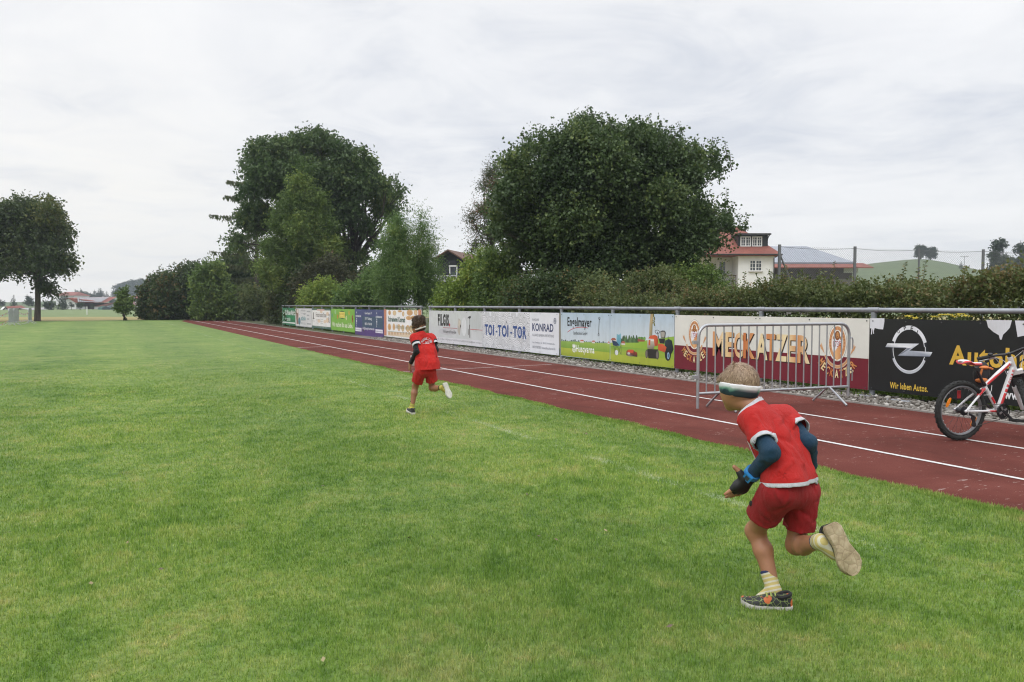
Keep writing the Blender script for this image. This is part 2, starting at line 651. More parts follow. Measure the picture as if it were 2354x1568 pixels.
def build_blades():
    R0, R1 = 0.9, 24.0

    def dens(r):
        return 21000.0 * np.where(r < 3, 1.0, (3.0 / r) ** 1.75)
    rr = np.linspace(R0, R1, 400)
    dr = rr[1] - rr[0]
    half = 1.15
    n_per = dens(rr) * rr * dr * 2 * half
    tot = int(n_per.sum())
    cdf = np.cumsum(n_per) / n_per.sum()
    r = np.interp(rng.random(tot), cdf, rr)
    th = YAW - half + rng.random(tot) * 2 * half
    x, y = r * np.sin(th), r * np.cos(th)
    # extra tufts along the edge of the track
    ne = 26000
    ye = 2 + 26 * rng.random(ne) ** 1.7
    xe = TRK0 - 0.10 + 0.15 * rng.random(ne) ** 1.5 + 0.035 * np.sin(ye * 9.0) * rng.random(ne) + 0.03 * np.sin(ye * 2.3)
    x, y = np.concatenate([x, xe]), np.concatenate([y, ye])
    edge = TRK0 + 0.03 * np.sin(y * 3.1) + 0.025 * np.sin(y * 7.7 + 1) + 0.03
    keep = (x < edge) & (rng.random(len(x)) < np.clip((24.5 - np.hypot(x, y)) / 12, 0, 1))
    x, y = x[keep], y[keep]
    r = np.hypot(x, y)
    n = len(x)
    hgt = (0.012 + 0.016 * rng.random(n)) * np.clip(1.25 - r / 22, 0.35, 1) * (1 + 0.25 * np.sin(x * 2.1 + 1.3) * np.sin(y * 1.7))
    wid = 0.0019 * np.maximum(1, r / 2.6) ** 0.8 * (0.7 + 0.6 * rng.random(n))
    a = rng.random(n) * 2 * math.pi
    lean = np.abs(rng.normal(0, 0.55, n))
    la = rng.random(n) * 2 * math.pi
    tip = np.stack([x + hgt * np.sin(lean) * np.cos(la), y + hgt * np.sin(lean) * np.sin(la), 0.004 + hgt * np.cos(lean)], 1)
    b0 = np.stack([x - wid * np.cos(a), y - wid * np.sin(a), np.zeros(n)], 1)
    b1 = np.stack([x + wid * np.cos(a), y + wid * np.sin(a), np.zeros(n)], 1)
    v = np.stack([b0, b1, tip], 1).reshape(-1, 3)
    f = np.arange(3 * n).reshape(n, 3)
    tone = np.repeat(rng.random(n), 3)
    me = mesh_np('grass', v, f, attrs={'tone': tone})
    m, nt, N, L, b = nodes('grass_blade')
    col, P = grass_nodes(N, L, True)
    at = N.new('ShaderNodeAttribute')
    at.attribute_name = 'tone'
    k = ramp_(N, L, at.outputs['Fac'], [(0.0, (1.15, 1.2, 1.0)), (0.5, (1.90, 1.80, 1.9)), (0.93, (2.7, 2.35, 3.0)), (1.0, (3.6, 2.8, 4.0))])
    c = mix_(N, L, 1.0, col, k, 'MULTIPLY')
    L.new(c, b.inputs['Base Color'])
    b.inputs['Roughness'].default_value = 0.55
    b.inputs['Specular IOR Level'].default_value = 0.35
    tr = N.new('ShaderNodeBsdfTranslucent')
    L.new(c, tr.inputs['Color'])
    mx = N.new('ShaderNodeMixShader')
    mx.inputs[0].default_value = 0.42
    L.new(b.outputs[0], mx.inputs[1])
    L.new(tr.outputs[0], mx.inputs[2])
    L.new(mx.outputs[0], N['Material Output'].inputs['Surface'])
    o = link('grass', me, m)
    tag(o, 'short mown green grass blades covering the near sports field', 'grass', kind='stuff')


def build_track():
    mb = MB()
    ys = [-8, 2, 10, 20, 40, 67]
    for a, b in zip(ys[:-1], ys[1:]):
        mb.quad((TRK0 - 0.08, a, 0.0), (TRK1, a, 0.0), (TRK1, b, 0.0), (TRK0 - 0.08, b, 0.0))
    m, nt, N, L, b = nodes('red_tartan')
    v = coords(N, L)
    big = nz(N, L, v, 0.9, 6, 0.65, 0.5)
    fine = nz(N, L, v, 240.0, 3, 0.8)
    c = ramp_(N, L, big, [(0.30, (0.086, 0.0285, 0.023)), (0.5, (0.121, 0.0375, 0.030)), (0.72, (0.155, 0.051, 0.041))])
    c = mix_(N, L, 1.0, c, ramp_(N, L, fine, [(0.28, (0.55, 0.55, 0.55)), (0.5, (1, 1, 1)), (0.72, (1.5, 1.5, 1.5))]), 'MULTIPLY')
    # pale scuffs, flattened across the lane, and dark damp stains
    sv = coords(N, L, (1.0, 4.0, 1.0))
    sc1 = nz(N, L, sv, 7.5, 5, 0.72)
    sc2 = nz(N, L, sv, 0.55, 3, 0.5)
    f = mm(N, L, 'GREATER_THAN', mm(N, L, 'ADD', sc1, mm(N, L, 'MULTIPLY', sc2, 0.30)), 0.800)
    c = mix_(N, L, mm(N, L, 'MULTIPLY', f, 0.55), c, (0.40, 0.33, 0.30))
    st = nz(N, L, coords(N, L, (1.0, 0.35, 1.0)), 1.3, 5, 0.7)
    c = mix_(N, L, ramp_(N, L, st, [(0.56, (0, 0, 0)), (0.72, (0.38, 0.38, 0.38))]), c, (0.055, 0.034, 0.028))
    L.new(c, b.inputs['Base Color'])
    b.inputs['Roughness'].default_value = 0.95
    b.inputs['Specular IOR Level'].default_value = 0.06
    bump_(N, L, b, fine, 0.6, 0.004)
    o = mb.build('running_track', m)
    tag(o, kind='structure')
    pm, nt, N, L, b = nodes('line_paint')
    v = coords(N, L)
    n = nz(N, L, v, 35.0, 5, 0.7)
    c = ramp_(N, L, n, [(0.30, (0.30, 0.20, 0.18)), (0.40, (0.52, 0.49, 0.47)), (0.6, (0.66, 0.65, 0.64))])
    L.new(c, b.inputs['Base Color'])
    b.inputs['Roughness'].default_value = 0.6
    for k, x in enumerate((5.655, 6.875)):
        l = MB()
        ys2 = [-8, 5, 10, 20, 40, 66.5]
        for a, b_ in zip(ys2[:-1], ys2[1:]):
            l.quad((x - 0.024, a, 0.004), (x + 0.024, a, 0.004), (x + 0.024, b_, 0.004), (x - 0.024, b_, 0.004))
        l.build('lane_line', pm, o)
    for (a, b2, w) in ((G(922, 855.5), G(1268, 838.5), 0.026), (G(634, 801.5), G(752, 797.3), 0.05)):
        l = MB()
        d = np.array([b2[0] - a[0], b2[1] - a[1], 0])
        d /= np.linalg.norm(d)
        s = np.array([-d[1], d[0], 0]) * w / 2
        z = np.array([0, 0, 0.008])
        a0, b0 = np.array([a[0], a[1], 0]), np.array([b2[0], b2[1], 0])
        a0 = a0 + d * max(0, (TRK0 + 0.02 - a0[0]) / d[0])
        l.quad(a0 - s + z, b0 - s + z, b0 + s + z, a0 + s + z)
        l.build('cross_line', pm, o)
    # concrete kerb between track and gravel
    k = MB()
    k.bb((TRK1, -8, -0.03), (TRK1 + 0.05, 67, 0.018))
    ko = k.build('kerb', mat('kerb_concrete', (0.27, 0.25, 0.23), 0.9, 0.3, 6, bump=0.3), None)
    tag(ko, kind='structure')
    # bed of the gravel and soil behind
    g = MB()
    g.quad((TRK1 + 0.05, -8, 0.0), (9.15, -8, 0.0), (9.15, 30, 0.0), (TRK1 + 0.05, 30, 0.0))
    go = g.build('gravel_bed', mat('gravel_bed', (0.17, 0.15, 0.125), 0.95, 0.5, 25, bump=0.6, bscale=30), None)
    tag(go, kind='structure')
    s = MB()
    s.quad((TRK1 + 0.05, 30, 0.0), (9.15, 30, 0.0), (9.15, 67, 0.0), (TRK1 + 0.05, 67, 0.0))
    s.quad((9.15, -8, 0.0), (40, -8, 0.0), (40, 67, 0.0), (9.15, 67, 0.0))
    so = s.build('rough_verge', mat('verge_soil', (0.055, 0.065, 0.022), 0.95, 0.5, 4, bump=0.4), None)
    tag(so, kind='structure')


def build_pebbles():
    base = []
    import itertools
    for i, j, k in itertools.product((-1, 0, 1), repeat=3):
        if (i, j, k) != (0, 0, 0) and abs(i) + abs(j) + abs(k) != 2:
            p = np.array((i, j, k), float)
            base.append(p / np.linalg.norm(p))
    base = np.array(base)                      # 14 points: cube corners + faces
    idx = {tuple(np.round(p * 10).astype(int)): n for n, p in enumerate(base)}
    corners = [n for n, p in enumerate(base) if abs(p[0]) > 0.1 and abs(p[1]) > 0.1]
    faces = []
    for ax in range(3):
        for sg in (-1, 1):
            c = [n for n, p in enumerate(base) if abs(abs(p[ax]) - 1) < 1e-6 and p[ax] * sg > 0][0]
            q = [n for n in corners if base[n][ax] * sg > 0]
            o1, o2 = [a for a in range(3) if a != ax]
            q.sort(key=lambda n: math.atan2(base[n][o2], base[n][o1]))
            for i in range(4):
                t = (c, q[i], q[(i + 1) % 4])
                nn = np.cross(base[t[1]] - base[t[0]], base[t[2]] - base[t[0]])
                faces.append(t if nn.dot(base[c]) > 0 else (t[0], t[2], t[1]))
    faces = np.array(faces)
    n = 11000
    y = 1.5 + 26 * rng.random(n) ** 1.25
    x = TRK1 + 0.06 + 0.86 * rng.random(n)
    s = 0.012 + 0.018 * rng.random(n) ** 1.5
    sca = np.stack([s * (0.8 + 0.6 * rng.random(n)), s * (0.8 + 0.6 * rng.random(n)), s * (0.5 + 0.4 * rng.random(n))], 1)
    ang = rng.random(n) * 6.283
    P = base[None] * sca[:, None, :] * (0.8 + 0.4 * rng.random((n, 14, 1)))
    ca, sa = np.cos(ang)[:, None], np.sin(ang)[:, None]
    X = P[..., 0] * ca - P[..., 1] * sa
    Y = P[..., 0] * sa + P[..., 1] * ca
    V = np.stack([X + x[:, None], Y + y[:, None], P[..., 2] + (sca[:, 2] * 0.6 + 0.012 * rng.random(n))[:, None]], -1).reshape(-1, 3)
    F = (faces[None] + (np.arange(n) * 14)[:, None, None]).reshape(-1, 3)
    tone = np.repeat(rng.random(n), 14)
    m, nt, N, L, b = nodes('pebble')
    at = N.new('ShaderNodeAttribute')
    at.attribute_name = 'tone'
    L.new(ramp_(N, L, at.outputs['Fac'], [(0.0, (0.10, 0.085, 0.07)), (0.5, (0.175, 0.158, 0.138)), (0.85, (0.28, 0.262, 0.235)), (1.0, (0.46, 0.44, 0.41))]), b.inputs['Base Color'])
    b.inputs['Roughness'].default_value = 0.75
    o = link('gravel', mesh_np('gravel', V, F, True, {'tone': tone}), m)
    tag(o, 'grey and buff pebbles strewn between track kerb and railing', 'gravel', kind='stuff')


# ---------------------------------------------------------------- railings
def build_railing(y0, y1, step, label):
    steel = mat('galvanised_pipe', (0.30, 0.315, 0.345), 0.42, 0.18, 5, metal=0.55, bump=0.12, bscale=25)
    root = empty('railing', (XF, y0, 0))
    tag(root, label, 'railing', 'tubular railings along the track')
    ys = []
    y = y0
    while y < y1 + 0.05:
        ys.append(y)
        y += step
    r = MB()
    r.tube([(0, -0.02, 1.148), (0, ys[-1] - y0 + 0.02, 1.148)], 0.032, 14)
    for y in ys:
        r.tube([(0, y - y0 - 0.085, 1.148), (0, y - y0 + 0.085, 1.148)], 0.0375, 14)
    r.build('rail', steel, root, smooth=True)
    for y in ys:
        p = MB()
        p.tube([(0, y - y0, -0.05), (0, y - y0, 1.118)], 0.0355, 14)
        p.tube([(0, y - y0, 1.085), (0, y - y0, 1.122)], 0.039, 14)
        p.build('post', steel, root, smooth=True)


def build_litter():
    n = 120
    r = 2.2 + 12 * rng.random(n)
    th = YAW + (rng.random(n) - 0.5) * 1.5
    x, y = r * np.sin(th), r * np.cos(th)
    k = x < TRK0 - 0.1
    x, y = x[k], y[k]
    n = len(x)
    a = rng.random(n) * 6.28
    s = 0.007 + 0.010 * rng.random(n)
    c = np.stack([x, y, 0.018 + 0.012 * rng.random(n)], 1)
    u = np.stack([np.cos(a), np.sin(a), 0.3 * rng.normal(size=n)], 1) * s[:, None]
    w = np.stack([-np.sin(a), np.cos(a), 0.3 * rng.normal(size=n)], 1) * (s * 0.6)[:, None]
    v = np.stack([c - u, c + w, c + u, c - w], 1).reshape(-1, 3)
    me = mesh_np('leaf_litter', v, np.arange(4 * n).reshape(n, 4), attrs={'tone': np.repeat(rng.random(n), 4)})
    m, nt, N, L, b = nodes('dry_leaf')
    at = N.new('ShaderNodeAttribute')
    at.attribute_name = 'tone'
    L.new(ramp_(N, L, at.outputs['Fac'], [(0.0, (0.07, 0.045, 0.03)), (0.6, (0.17, 0.12, 0.05)), (0.9, (0.24, 0.20, 0.09)), (1.0, (0.26, 0.22, 0.10))]), b.inputs['Base Color'])
    o = link('leaf_litter', me, m)
    tag(o, 'dry leaf scraps scattered over the near grass', 'leaf litter', kind='stuff')


build_litter()
build_ground()
build_pitch()
build_blades()
build_track()
build_pebbles()
YN = 6.97
build_railing(YN - 6.0, YN + 16.05, 2.0, 'grey tubular railing behind the large boards nearest the camera')
build_railing(23.75, 46.4, 1.887, 'grey tubular railing carrying the far row of smaller boards')
# ---------------------------------------------------------------- advertising boards
XB = 8.905


def onboard(d):
    r = ray(*d)
    t = XB / r[0]
    return np.array([r[1] * t, CAMH + r[2] * t])      # (Y, Z) on the plane of the boards


_tc = {}


def text2d(s, bold=0.0, shear=0.0):
    key = (s, bold, shear)
    if key not in _tc:
        cu = bpy.data.curves.new('t', 'FONT')
        cu.body = s
        cu.offset = bold
        cu.shear = shear
        cu.space_character = 1.0 + bold * 3.5
        cu.resolution_u = 3
        o = bpy.data.objects.new('t', cu)
        COL.objects.link(o)
        dg = bpy.context.evaluated_depsgraph_get()
        me = o.evaluated_get(dg).to_mesh()
        v = np.array([x.co[:2] for x in me.vertices], float).reshape(-1, 2)
        f = [tuple(p.vertices) for p in me.polygons]
        o.evaluated_get(dg).to_mesh_clear()
        bpy.data.objects.remove(o)
        bpy.data.curves.remove(cu)
        _tc[key] = (v, f)
    return _tc[key]


class Ink:
    """flat print on a board: polygons in reading coordinates of the photograph laid on the board's plane"""

    def __init__(self, cr):
        self.cr = cr
        self.pic = MB()
        self.let = MB()
        self.lets = []
        self.lay = 0.0015

    def p(self, a, b):
        return onboard(self.cr(a, b))

    def raw(self, poly, col, lay=1.0, let=False):
        mb = self.let if let else self.pic
        cols = col if isinstance(col, list) else [col] * len(poly)
        n = len(mb.v)
        for q, c in zip(poly, cols):
            mb.v.append((XB - self.lay * lay, q[0], q[1]))
            mb.c.append(hexc(c) if isinstance(c, str) else c)
        mb.f.append(list(range(n, n + len(poly))))
        mb.m.append(0)

    def poly(self, pts, col, lay=1.0):
        self.raw([self.p(*q) for q in pts], col, lay)

    def rect(self, x0, y0, x1, y1, col, lay=1.0):
        a, b = self.p(x0, y0), self.p(x0, y1)
        c = self.p(x1, y0)[0]
        self.raw([(a[0], a[1]), (c, a[1]), (c, b[1]), (a[0], b[1])], col, lay)

    def ell(self, cx, cy, rx, ry, col, lay=1.0, inner=0.0, a0=0, a1=360, n=40):
        o = self.p(cx, cy)
        RX = abs(self.p(cx + rx, cy)[0] - self.p(cx - rx, cy)[0]) / 2
        RZ = abs(self.p(cx, cy + ry)[1] - self.p(cx, cy - ry)[1]) / 2
        self.ellm(o, RX, RZ, col, lay, inner, a0, a1, n)

    def ellm(self, o, RX, RZ, col, lay=1.0, inner=0.0, a0=0, a1=360, n=40):
        ang = [math.radians(a0 + (a1 - a0) * i / n) for i in range(n + 1)]
        q = [(o[0] - RX * math.cos(a), o[1] + RZ * math.sin(a)) for a in ang]
        if inner == 0:
            self.raw(q[:-1] if a1 - a0 == 360 else q, col, lay)
        else:
            ri = inner
            w = [(o[0] - RX * ri * math.cos(a), o[1] + RZ * ri * math.sin(a)) for a in ang]
            for i in range(n):
                self.raw([q[i], q[i + 1], w[i + 1], w[i]], col, lay)

    def line(self, pts, w, col, lay=1.0):
        P = [self.p(*q) for q in pts]
        for a, b in zip(P[:-1], P[1:]):
            d = b - a
            l = np.hypot(*d) + 1e-9
            s = np.array([-d[1], d[0]]) / l * w / 2
            e = d / l * w * 0.25
            self.raw([a - s - e, b - s + e, b + s + e, a + s - e], col, lay)

    def text(self, s, x0, y0, x1, y1, col, bold=0.012, shear=0.0, lay=2.0):
        a, b = self.p(x0, y0), self.p(x0, y1)
        u1 = self.p(x1, y0)[0]
        self.textm(s, a[0], u1, b[1], a[1], col, bold, shear, lay)

    def textm(self, s, u0, u1, z0, z1, col, bold=0.012, shear=0.0, lay=2.0, rot=None):
        v, f = text2d(s, bold, shear)
        lo, hi = v.min(0), v.max(0)
        t = (v - lo) / (hi - lo)
        P = np.stack([u0 + t[:, 0] * (u1 - u0), z0 + t[:, 1] * (z1 - z0)], 1)
        self.lets.append(MB())               # every line of text is a part of its own
        self.place(P, f, col, lay, self.lets[-1])

    def place(self, P, f, col, lay, mb=None):
        mb = mb or self.let
        n = len(mb.v)
        c = hexc(col) if isinstance(col, str) else col
        for q in P:
            mb.v.append((XB - self.lay * lay, float(q[0]), float(q[1])))
            mb.c.append(c)
        for q in f:
            mb.f.append([n + i for i in q])
            mb.m.append(0)

    def glyph(self, ch, o, w, h, ang, col, bold=0.03, lay=2.0):
        """one letter of size w x h standing at o, turned by ang"""
        v, f = text2d(ch, bold)
        lo, hi = v.min(0), v.max(0)
        t = (v - lo) / (hi - lo)
        x, z = (t[:, 0] - 0.5) * w, (t[:, 1] - 0.5) * h
        c, s = math.cos(ang), math.sin(ang)
        P = np.stack([o[0] - (x * c - z * s), o[1] + (x * s + z * c)], 1)
        self.place(P, f, col, lay)


STEEL = None


def board(label, x0, x1, ztop, zbot, base, group=None, screws=5):
    """panel between photograph columns x0 and x1 (2354 px copy); returns the thing"""
    ya, yb = onboard((x0, 720))[0], onboard((x1, 720))[0]
    root = empty('advertising_board', (XB, yb, 0))
    tag(root, label, 'advertising board', 'advertising boards on the railing')
    mb = MB()
    mb.bb((XB, yb, zbot), (XB + 0.012, ya, ztop))
    m = mat('board_' + base, base, 0.42, 0.07, 2.5, bump=0.25, bscale=1.6, bdist=0.03)
    mb.build('panel', m, root, True)
    s = MB()
    for z in (ztop - 0.03, zbot + 0.03):
        for i in range(screws):
            y = yb + (ya - yb) * (0.02 + 0.96 * i / (screws - 1))
            s.tube([(XB + 0.001, y, z), (XB - 0.0065, y, z)], 0.0085, 8)
    s.build('screws', mat('screw_steel', (0.10, 0.10, 0.11), 0.4, 0.1, 5, metal=0.6), root, True)
    root['_y'] = (ya, yb)
    return root, ya, yb


def finish(ink, root):
    if ink.pic.v:
        ink.pic.build('printed_picture', mat_print(), root, True, color=True)
    for mb in ink.lets:
        mb.build('lettering', mat_print(), root, True, color=True)
    if ink.let.v:
        ink.let.build('lettering', mat_print(), root, True, color=True)
    if '_y' in root:
        del root['_y']


def build_boards():
    ca = crop(1050, 1140, 300, 2354)
    cb = crop(1320, 1150, 280, 2354)
    cc = crop(1600, 1150, 260, 2354)
    cd = crop(1580, 1120, 980, 2354)
    ce = crop(2080, 1160, 460, 2354)
    cg = crop(2500, 1130, 800, 2354)
    ch = crop(2540, 1150, 240, 1505)
    ci = crop(3040, 1190, 220, 1190)
    cj = crop(3220, 1150, 620, 1768)
    X = lambda cr, a: cr(a, 0)[0]
    # --- far row
    r, ya, yb = board('dark green board with white crossed symbol, farthest of the row', X(ca, 68), X(ca, 450), 1.035, 0.10, '#17744a')
    k = Ink(ca)
    k.text('Raiffeisen-Markt', 152, 165, 440, 320, '#e9efe9', 0.03)
    k.text('Kimratshofen', 155, 375, 305, 488, '#dfe9e2', 0.02)
    k.line([(85, 225), (100, 300), (98, 400), (88, 470)], 0.05, '#e8f0ea', 2)
    k.line([(128, 225), (112, 300), (114, 400), (126, 478)], 0.05, '#e8f0ea', 2.4)
    k.rect(72, 512, 449, 548, '#e9ede9', 1)
    k.rect(72, 552, 449, 600, '#2f7a55', 1)
    k.poly([(150, 330), (449, 345), (449, 470), (310, 440)], '#2a8a58', 0.8)
    finish(k, r)
    r, ya, yb = board('pale grey board with blue oval and brown photo strip at left', X(ca, 453), X(ca, 932), 1.03, 0.095, '#d9d9d8')
    k = Ink(ca)
    k.rect(472, 150, 545, 590, '#c9b5ae')
    k.poly([(475, 160), (530, 150), (538, 330), (520, 420), (545, 585), (500, 585), (480, 400)], '#8a6a60', 1.5)
    k.ell(512, 210, 22, 60, '#e7dcd6', 2)
    k.ell(573, 500, 32, 108, '#4f8796', 2.4)
    k.text('schön', 618, 350, 755, 470, '#5f9aa2', 0.03)
    k.text('NATURSTEIN', 618, 165, 745, 215, '#8a8c8e', 0.0)
    k.text('bad', 695, 270, 750, 315, '#7d898c', 0.0)
    for y in (262, 480, 545, 575):
        k.rect(615, y, 755, y + 12, '#a2a4a6', 1.5)
    for y, w in ((200, 105), (315, 70), (420, 70), (560, 115)):
        k.rect(790, y, 790 + w, y + 40, '#b0b2b3', 1.5)
    for y in (130, 640):
        k.rect(470, y - 2, 925, y + 10, '#9c9ea0', 1.5)
    finish(k, r)
    r, ya, yb = board('white board framed dark green with brown lettering and bread pictures', X(ca, 938), X(ca, 1492), 1.03, 0.085, '#45665a')
    k = Ink(ca)
    k.rect(946, 180, 1484, 630, '#f1f0ee')
    k.rect(1085, 150, 1310, 195, '#d9b5ad', 1.6)
    k.text('Frisch aufs Esse', 1055, 245, 1365, 380, '#6b615c', 0.02)
    k.poly([(985, 245), (1005, 250), (1000, 420), (1025, 425), (990, 452), (958, 415), (980, 415)], '#55504e', 1.6)
    for q in ((1400, 290, 40, 60), (1395, 480, 40, 80), (1320, 520, 40, 50), (1150, 500, 45, 50), (1215, 230, 40, 40)):
        k.ell(*q, '#e6cfb6', 1.3)
    for q in ((1445, 330), (1440, 430), (1447, 520)):
        k.ell(q[0], q[1], 18, 40, '#74706e', 1.8, 0.5)
    for x, y, w in ((1060, 440, 110), (1060, 490, 50), (1060, 550, 70), (1190, 440, 80), (1190, 500, 70), (1190, 555, 80), (955, 490, 80)):
        k.rect(x, y, x + w, y + 16, '#c2bfbc', 1.7)
    k.text('Fische und mehr aus der Region', 1045, 640, 1390, 690, '#b9c7bf', 0.0)
    finish(k, r)
    r, ya, yb = board('lime green board with yellow box logo and white slogan', X(ca, 1503), X(ca, 2195), 1.03, 0.08, '#7cb342')
    k = Ink(ca)
    k.ell(1828, 318, 95, 122, '#2f6b2f', 1)
    k.rect(1748, 232, 1905, 402, '#f0e070', 1.6)
    k.text('RAPUNZEL', 1758, 262, 1897, 330, '#c9a83c', 0.03)
    k.text('NATURKOST', 1765, 352, 1890, 385, '#cfae45', 0.02)
    k.text('Wir machen Bio aus Liebe.', 1540, 520, 2140, 660, '#eef4d8', 0.03)
    for x, y, c in ((1625, 235, '#bfe0b8'), (1700, 375, '#e2733c'), (2032, 260, '#e0b23e'), (1950, 410, '#eef0c0'), (2130, 400, '#a5452c'), (1535, 330, '#5fa98a'), (2140, 480, '#b0502e')):
        for a in range(0, 360, 72):
            o = k.p(x, y)
            k.ellm((o[0] + 0.06 * math.cos(math.radians(a)), o[1] + 0.06 * math.sin(math.radians(a))), 0.035, 0.05, c, 1.4, 0, 0, 360, 8)
    finish(k, r)
    r, ya, yb = board('navy and violet board with white crossed name lettering', X(cb, 92), X(cb, 1000), 1.03, 0.075, '#3b4576')
    k = Ink(cb)
    k.rect(100, 640, 1000, 905, '#573f7d', 1)
    k.rect(320, 300, 980, 640, '#3d566e', 0.8)
    for x0, x1, y0 in ((110, 300, 655), (740, 972, 710)):
        k.rect(x0, y0, x1, y0 + 112, '#e6e3ef', 1.6)
        k.text('Schreinermeister', x0 + 8, y0 + 42, x1 - 8, y0 + 80, '#6d6690', 0.01, 0, 2.4)
    for x0, x1, yc, y0, h in ((118, 282, 262, 155, 62), (752, 945, 290, 178, 66)):
        k.text('HÖRMANN', x0, yc - 10, x1, yc + h, '#eceef2', 0.03)
        for i, c in enumerate('KNIGL'):
            yy = y0 + (0 if i == 0 else 195 + (i - 1) * 72)
            k.text(c, x0 + 20, yy, x0 + 42, yy + 58, '#e4e6ee', 0.03)
        k.rect(x0 - 8, y0 - 48, x1 + 15, y0 - 42, '#8d93bb', 1.6)
    for s, y0, y1, x0, x1 in (('Gewerbepark 19', 165, 260, 405, 622), ('87477 Sulzberg', 335, 435, 410, 622), ('08376 97 88 88', 500, 575, 405, 625), ('info@koenig-hoermann.de', 630, 735, 335, 705)):
        k.text(s, x0, y0, x1, y1, '#e7e9ee', 0.015)
    finish(k, r)
    r, ya, yb = board('white board patterned with tan wood grain and terracotta edge bands', X(cb, 1006), X(cb, 2190), 1.03, 0.07, '#efeeec')
    k = Ink(cb)
    k.rect(1008, 84, 1085, 905, '#c9866b')
    k.rect(2088, 95, 2188, 1010, '#cd8765')
    rr = random.Random(3)
    for q in ((1185, 190, 40, 75), (1340, 200, 55, 80), (1510, 145, 70, 35), (1615, 230, 35, 80), (1820, 190, 95, 95), (2010, 190, 55, 90), (1790, 360, 90, 65), (1930, 350, 70, 60),
              (1180, 640, 50, 105), (1320, 640, 40, 110), (1480, 660, 45, 110), (1600, 680, 45, 110), (1760, 690, 60, 110), (1860, 700, 50, 110), (1970, 700, 60, 120), (2040, 560, 40, 90)):
        k.ell(*q, rr.choice(['#d9b98e', '#d3a877', '#dcc097', '#d7b07f']), 1.2)
        k.ell(q[0] + 6, q[1] + 8, q[2] * 0.55, q[3] * 0.6, rr.choice(['#cfa06c', '#e0c8a0']), 1.6)
    k.rect(1130, 780, 2080, 900, '#e2cdb2', 1.9)
    for x in range(1150, 2060, 90):
        k.rect(x, 800, x + 50, 880, '#cfa985', 2.2)
    k.rect(1128, 768, 2085, 782, '#a5aa9c', 2.3)
    k.text('Schreinerei Konrad', 1142, 305, 1670, 470, '#2f5a4c', 0.03, 0, 2.8)
    k.text('Alles rund ums Wohnen', 1370, 560, 2075, 690, '#8a8d72', 0.0, 0, 2.8)
    finish(k, r)
    # --- near row
    r, ya, yb = board('light concrete grey board with black lettering and a hammer', X(cc, 78), X(cc, 1890), 1.035, 0.075, '#c9cccd')
    k = Ink(cc)
    k.poly([(85, 1000), (1890, 1155), (1890, 1365), (85, 1190)], '#dddce2', 1)
    for q in ((300, 440, 160, 260, '#d2d6d6'), (1000, 420, 200, 220, '#cfd4d3'), (1650, 500, 200, 350, '#c3c8c9'), (700, 850, 300, 120, '#c6c6cb')):
        k.ell(*q, 0.7)
    k.text('FILGIS', 385, 245, 755, 645, '#161617', 0.05)
    k.ell(778, 620, 20, 55, '#c0323a', 2)
    k.line([(560, 708), (1040, 742)], 0.012, '#b8323c', 1.4)
    k.line([(1480, 768), (1890, 800)], 0.014, '#c04048', 1.4)
    k.text('Wir bauen mit Know-How', 565, 775, 1000, 890, '#4a4a4c', 0.0)
    k.poly([(1090, 390), (1155, 470), (1160, 640), (1130, 960), (1100, 970), (1050, 830), (1060, 560)], '#b9b3ab', 1.2)
    k.poly([(1085, 460), (1150, 480), (1150, 600), (1110, 720), (1075, 640)], '#cfc6b8', 1.6)
    k.poly([(1140, 620), (1165, 610), (1160, 720), (1130, 680)], '#55514e', 1.9)
    k.ell(1270, 680, 80, 315, '#e2e5e8', 1.4)
    k.ell(1255, 665, 66, 290, '#dde0e3', 1.7)
    k.line([(1370, 450), (1378, 940)], 0.012, '#8f9294', 1.4)
    k.line([(1418, 770), (1420, 955)], 0.03, '#4b4440', 1.4)
    k.line([(1455, 400), (1458, 640)], 0.02, '#7d8082', 1.6)
    k.line([(1460, 630), (1468, 1045)], 0.045, '#38282a', 1.8)
    k.poly([(1380, 400), (1440, 325), (1500, 325), (1503, 380), (1478, 395), (1466, 410), (1442, 410), (1425, 385)], '#3a3c3e', 2)
    k.text('GmbH & Co. KG     Im Winkel 1  87452 Altusried  Tel. 08373 8123-0  Fax 08373 8123-40  info@filgis.de  www.filgis.de', 215, 1040, 1870, 1105, '#85868a', 0.0)
    finish(k, r)
    r, ya, yb = board('white board with grey scallop pattern and blue capital letters', X(cd, 551), X(cd, 1239), 1.035, 0.085, '#e0e2e8', screws=6)
    k = Ink(cd)
    yL, yR = k.p(553, 200)[0], k.p(977, 200)[0]
    z0, z1 = 0.095, 1.022

    def clip(poly):
        for ax, lim, sg in ((0, yL, 1), (0, yR, -1), (1, z0, -1), (1, z1, 1)):
            out = []
            for i in range(len(poly)):
                a, b = poly[i - 1], poly[i]
                ia, ib = (lim - a[ax]) * sg >= 0, (lim - b[ax]) * sg >= 0
                if ia != ib:
                    t = (lim - a[ax]) / (b[ax] - a[ax])
                    out.append((a[0] + t * (b[0] - a[0]), a[1] + t * (b[1] - a[1])))
                if ib:
                    out.append(b)
            poly = out
            if not poly:
                break
        return poly
    row, z = 0, 1.02
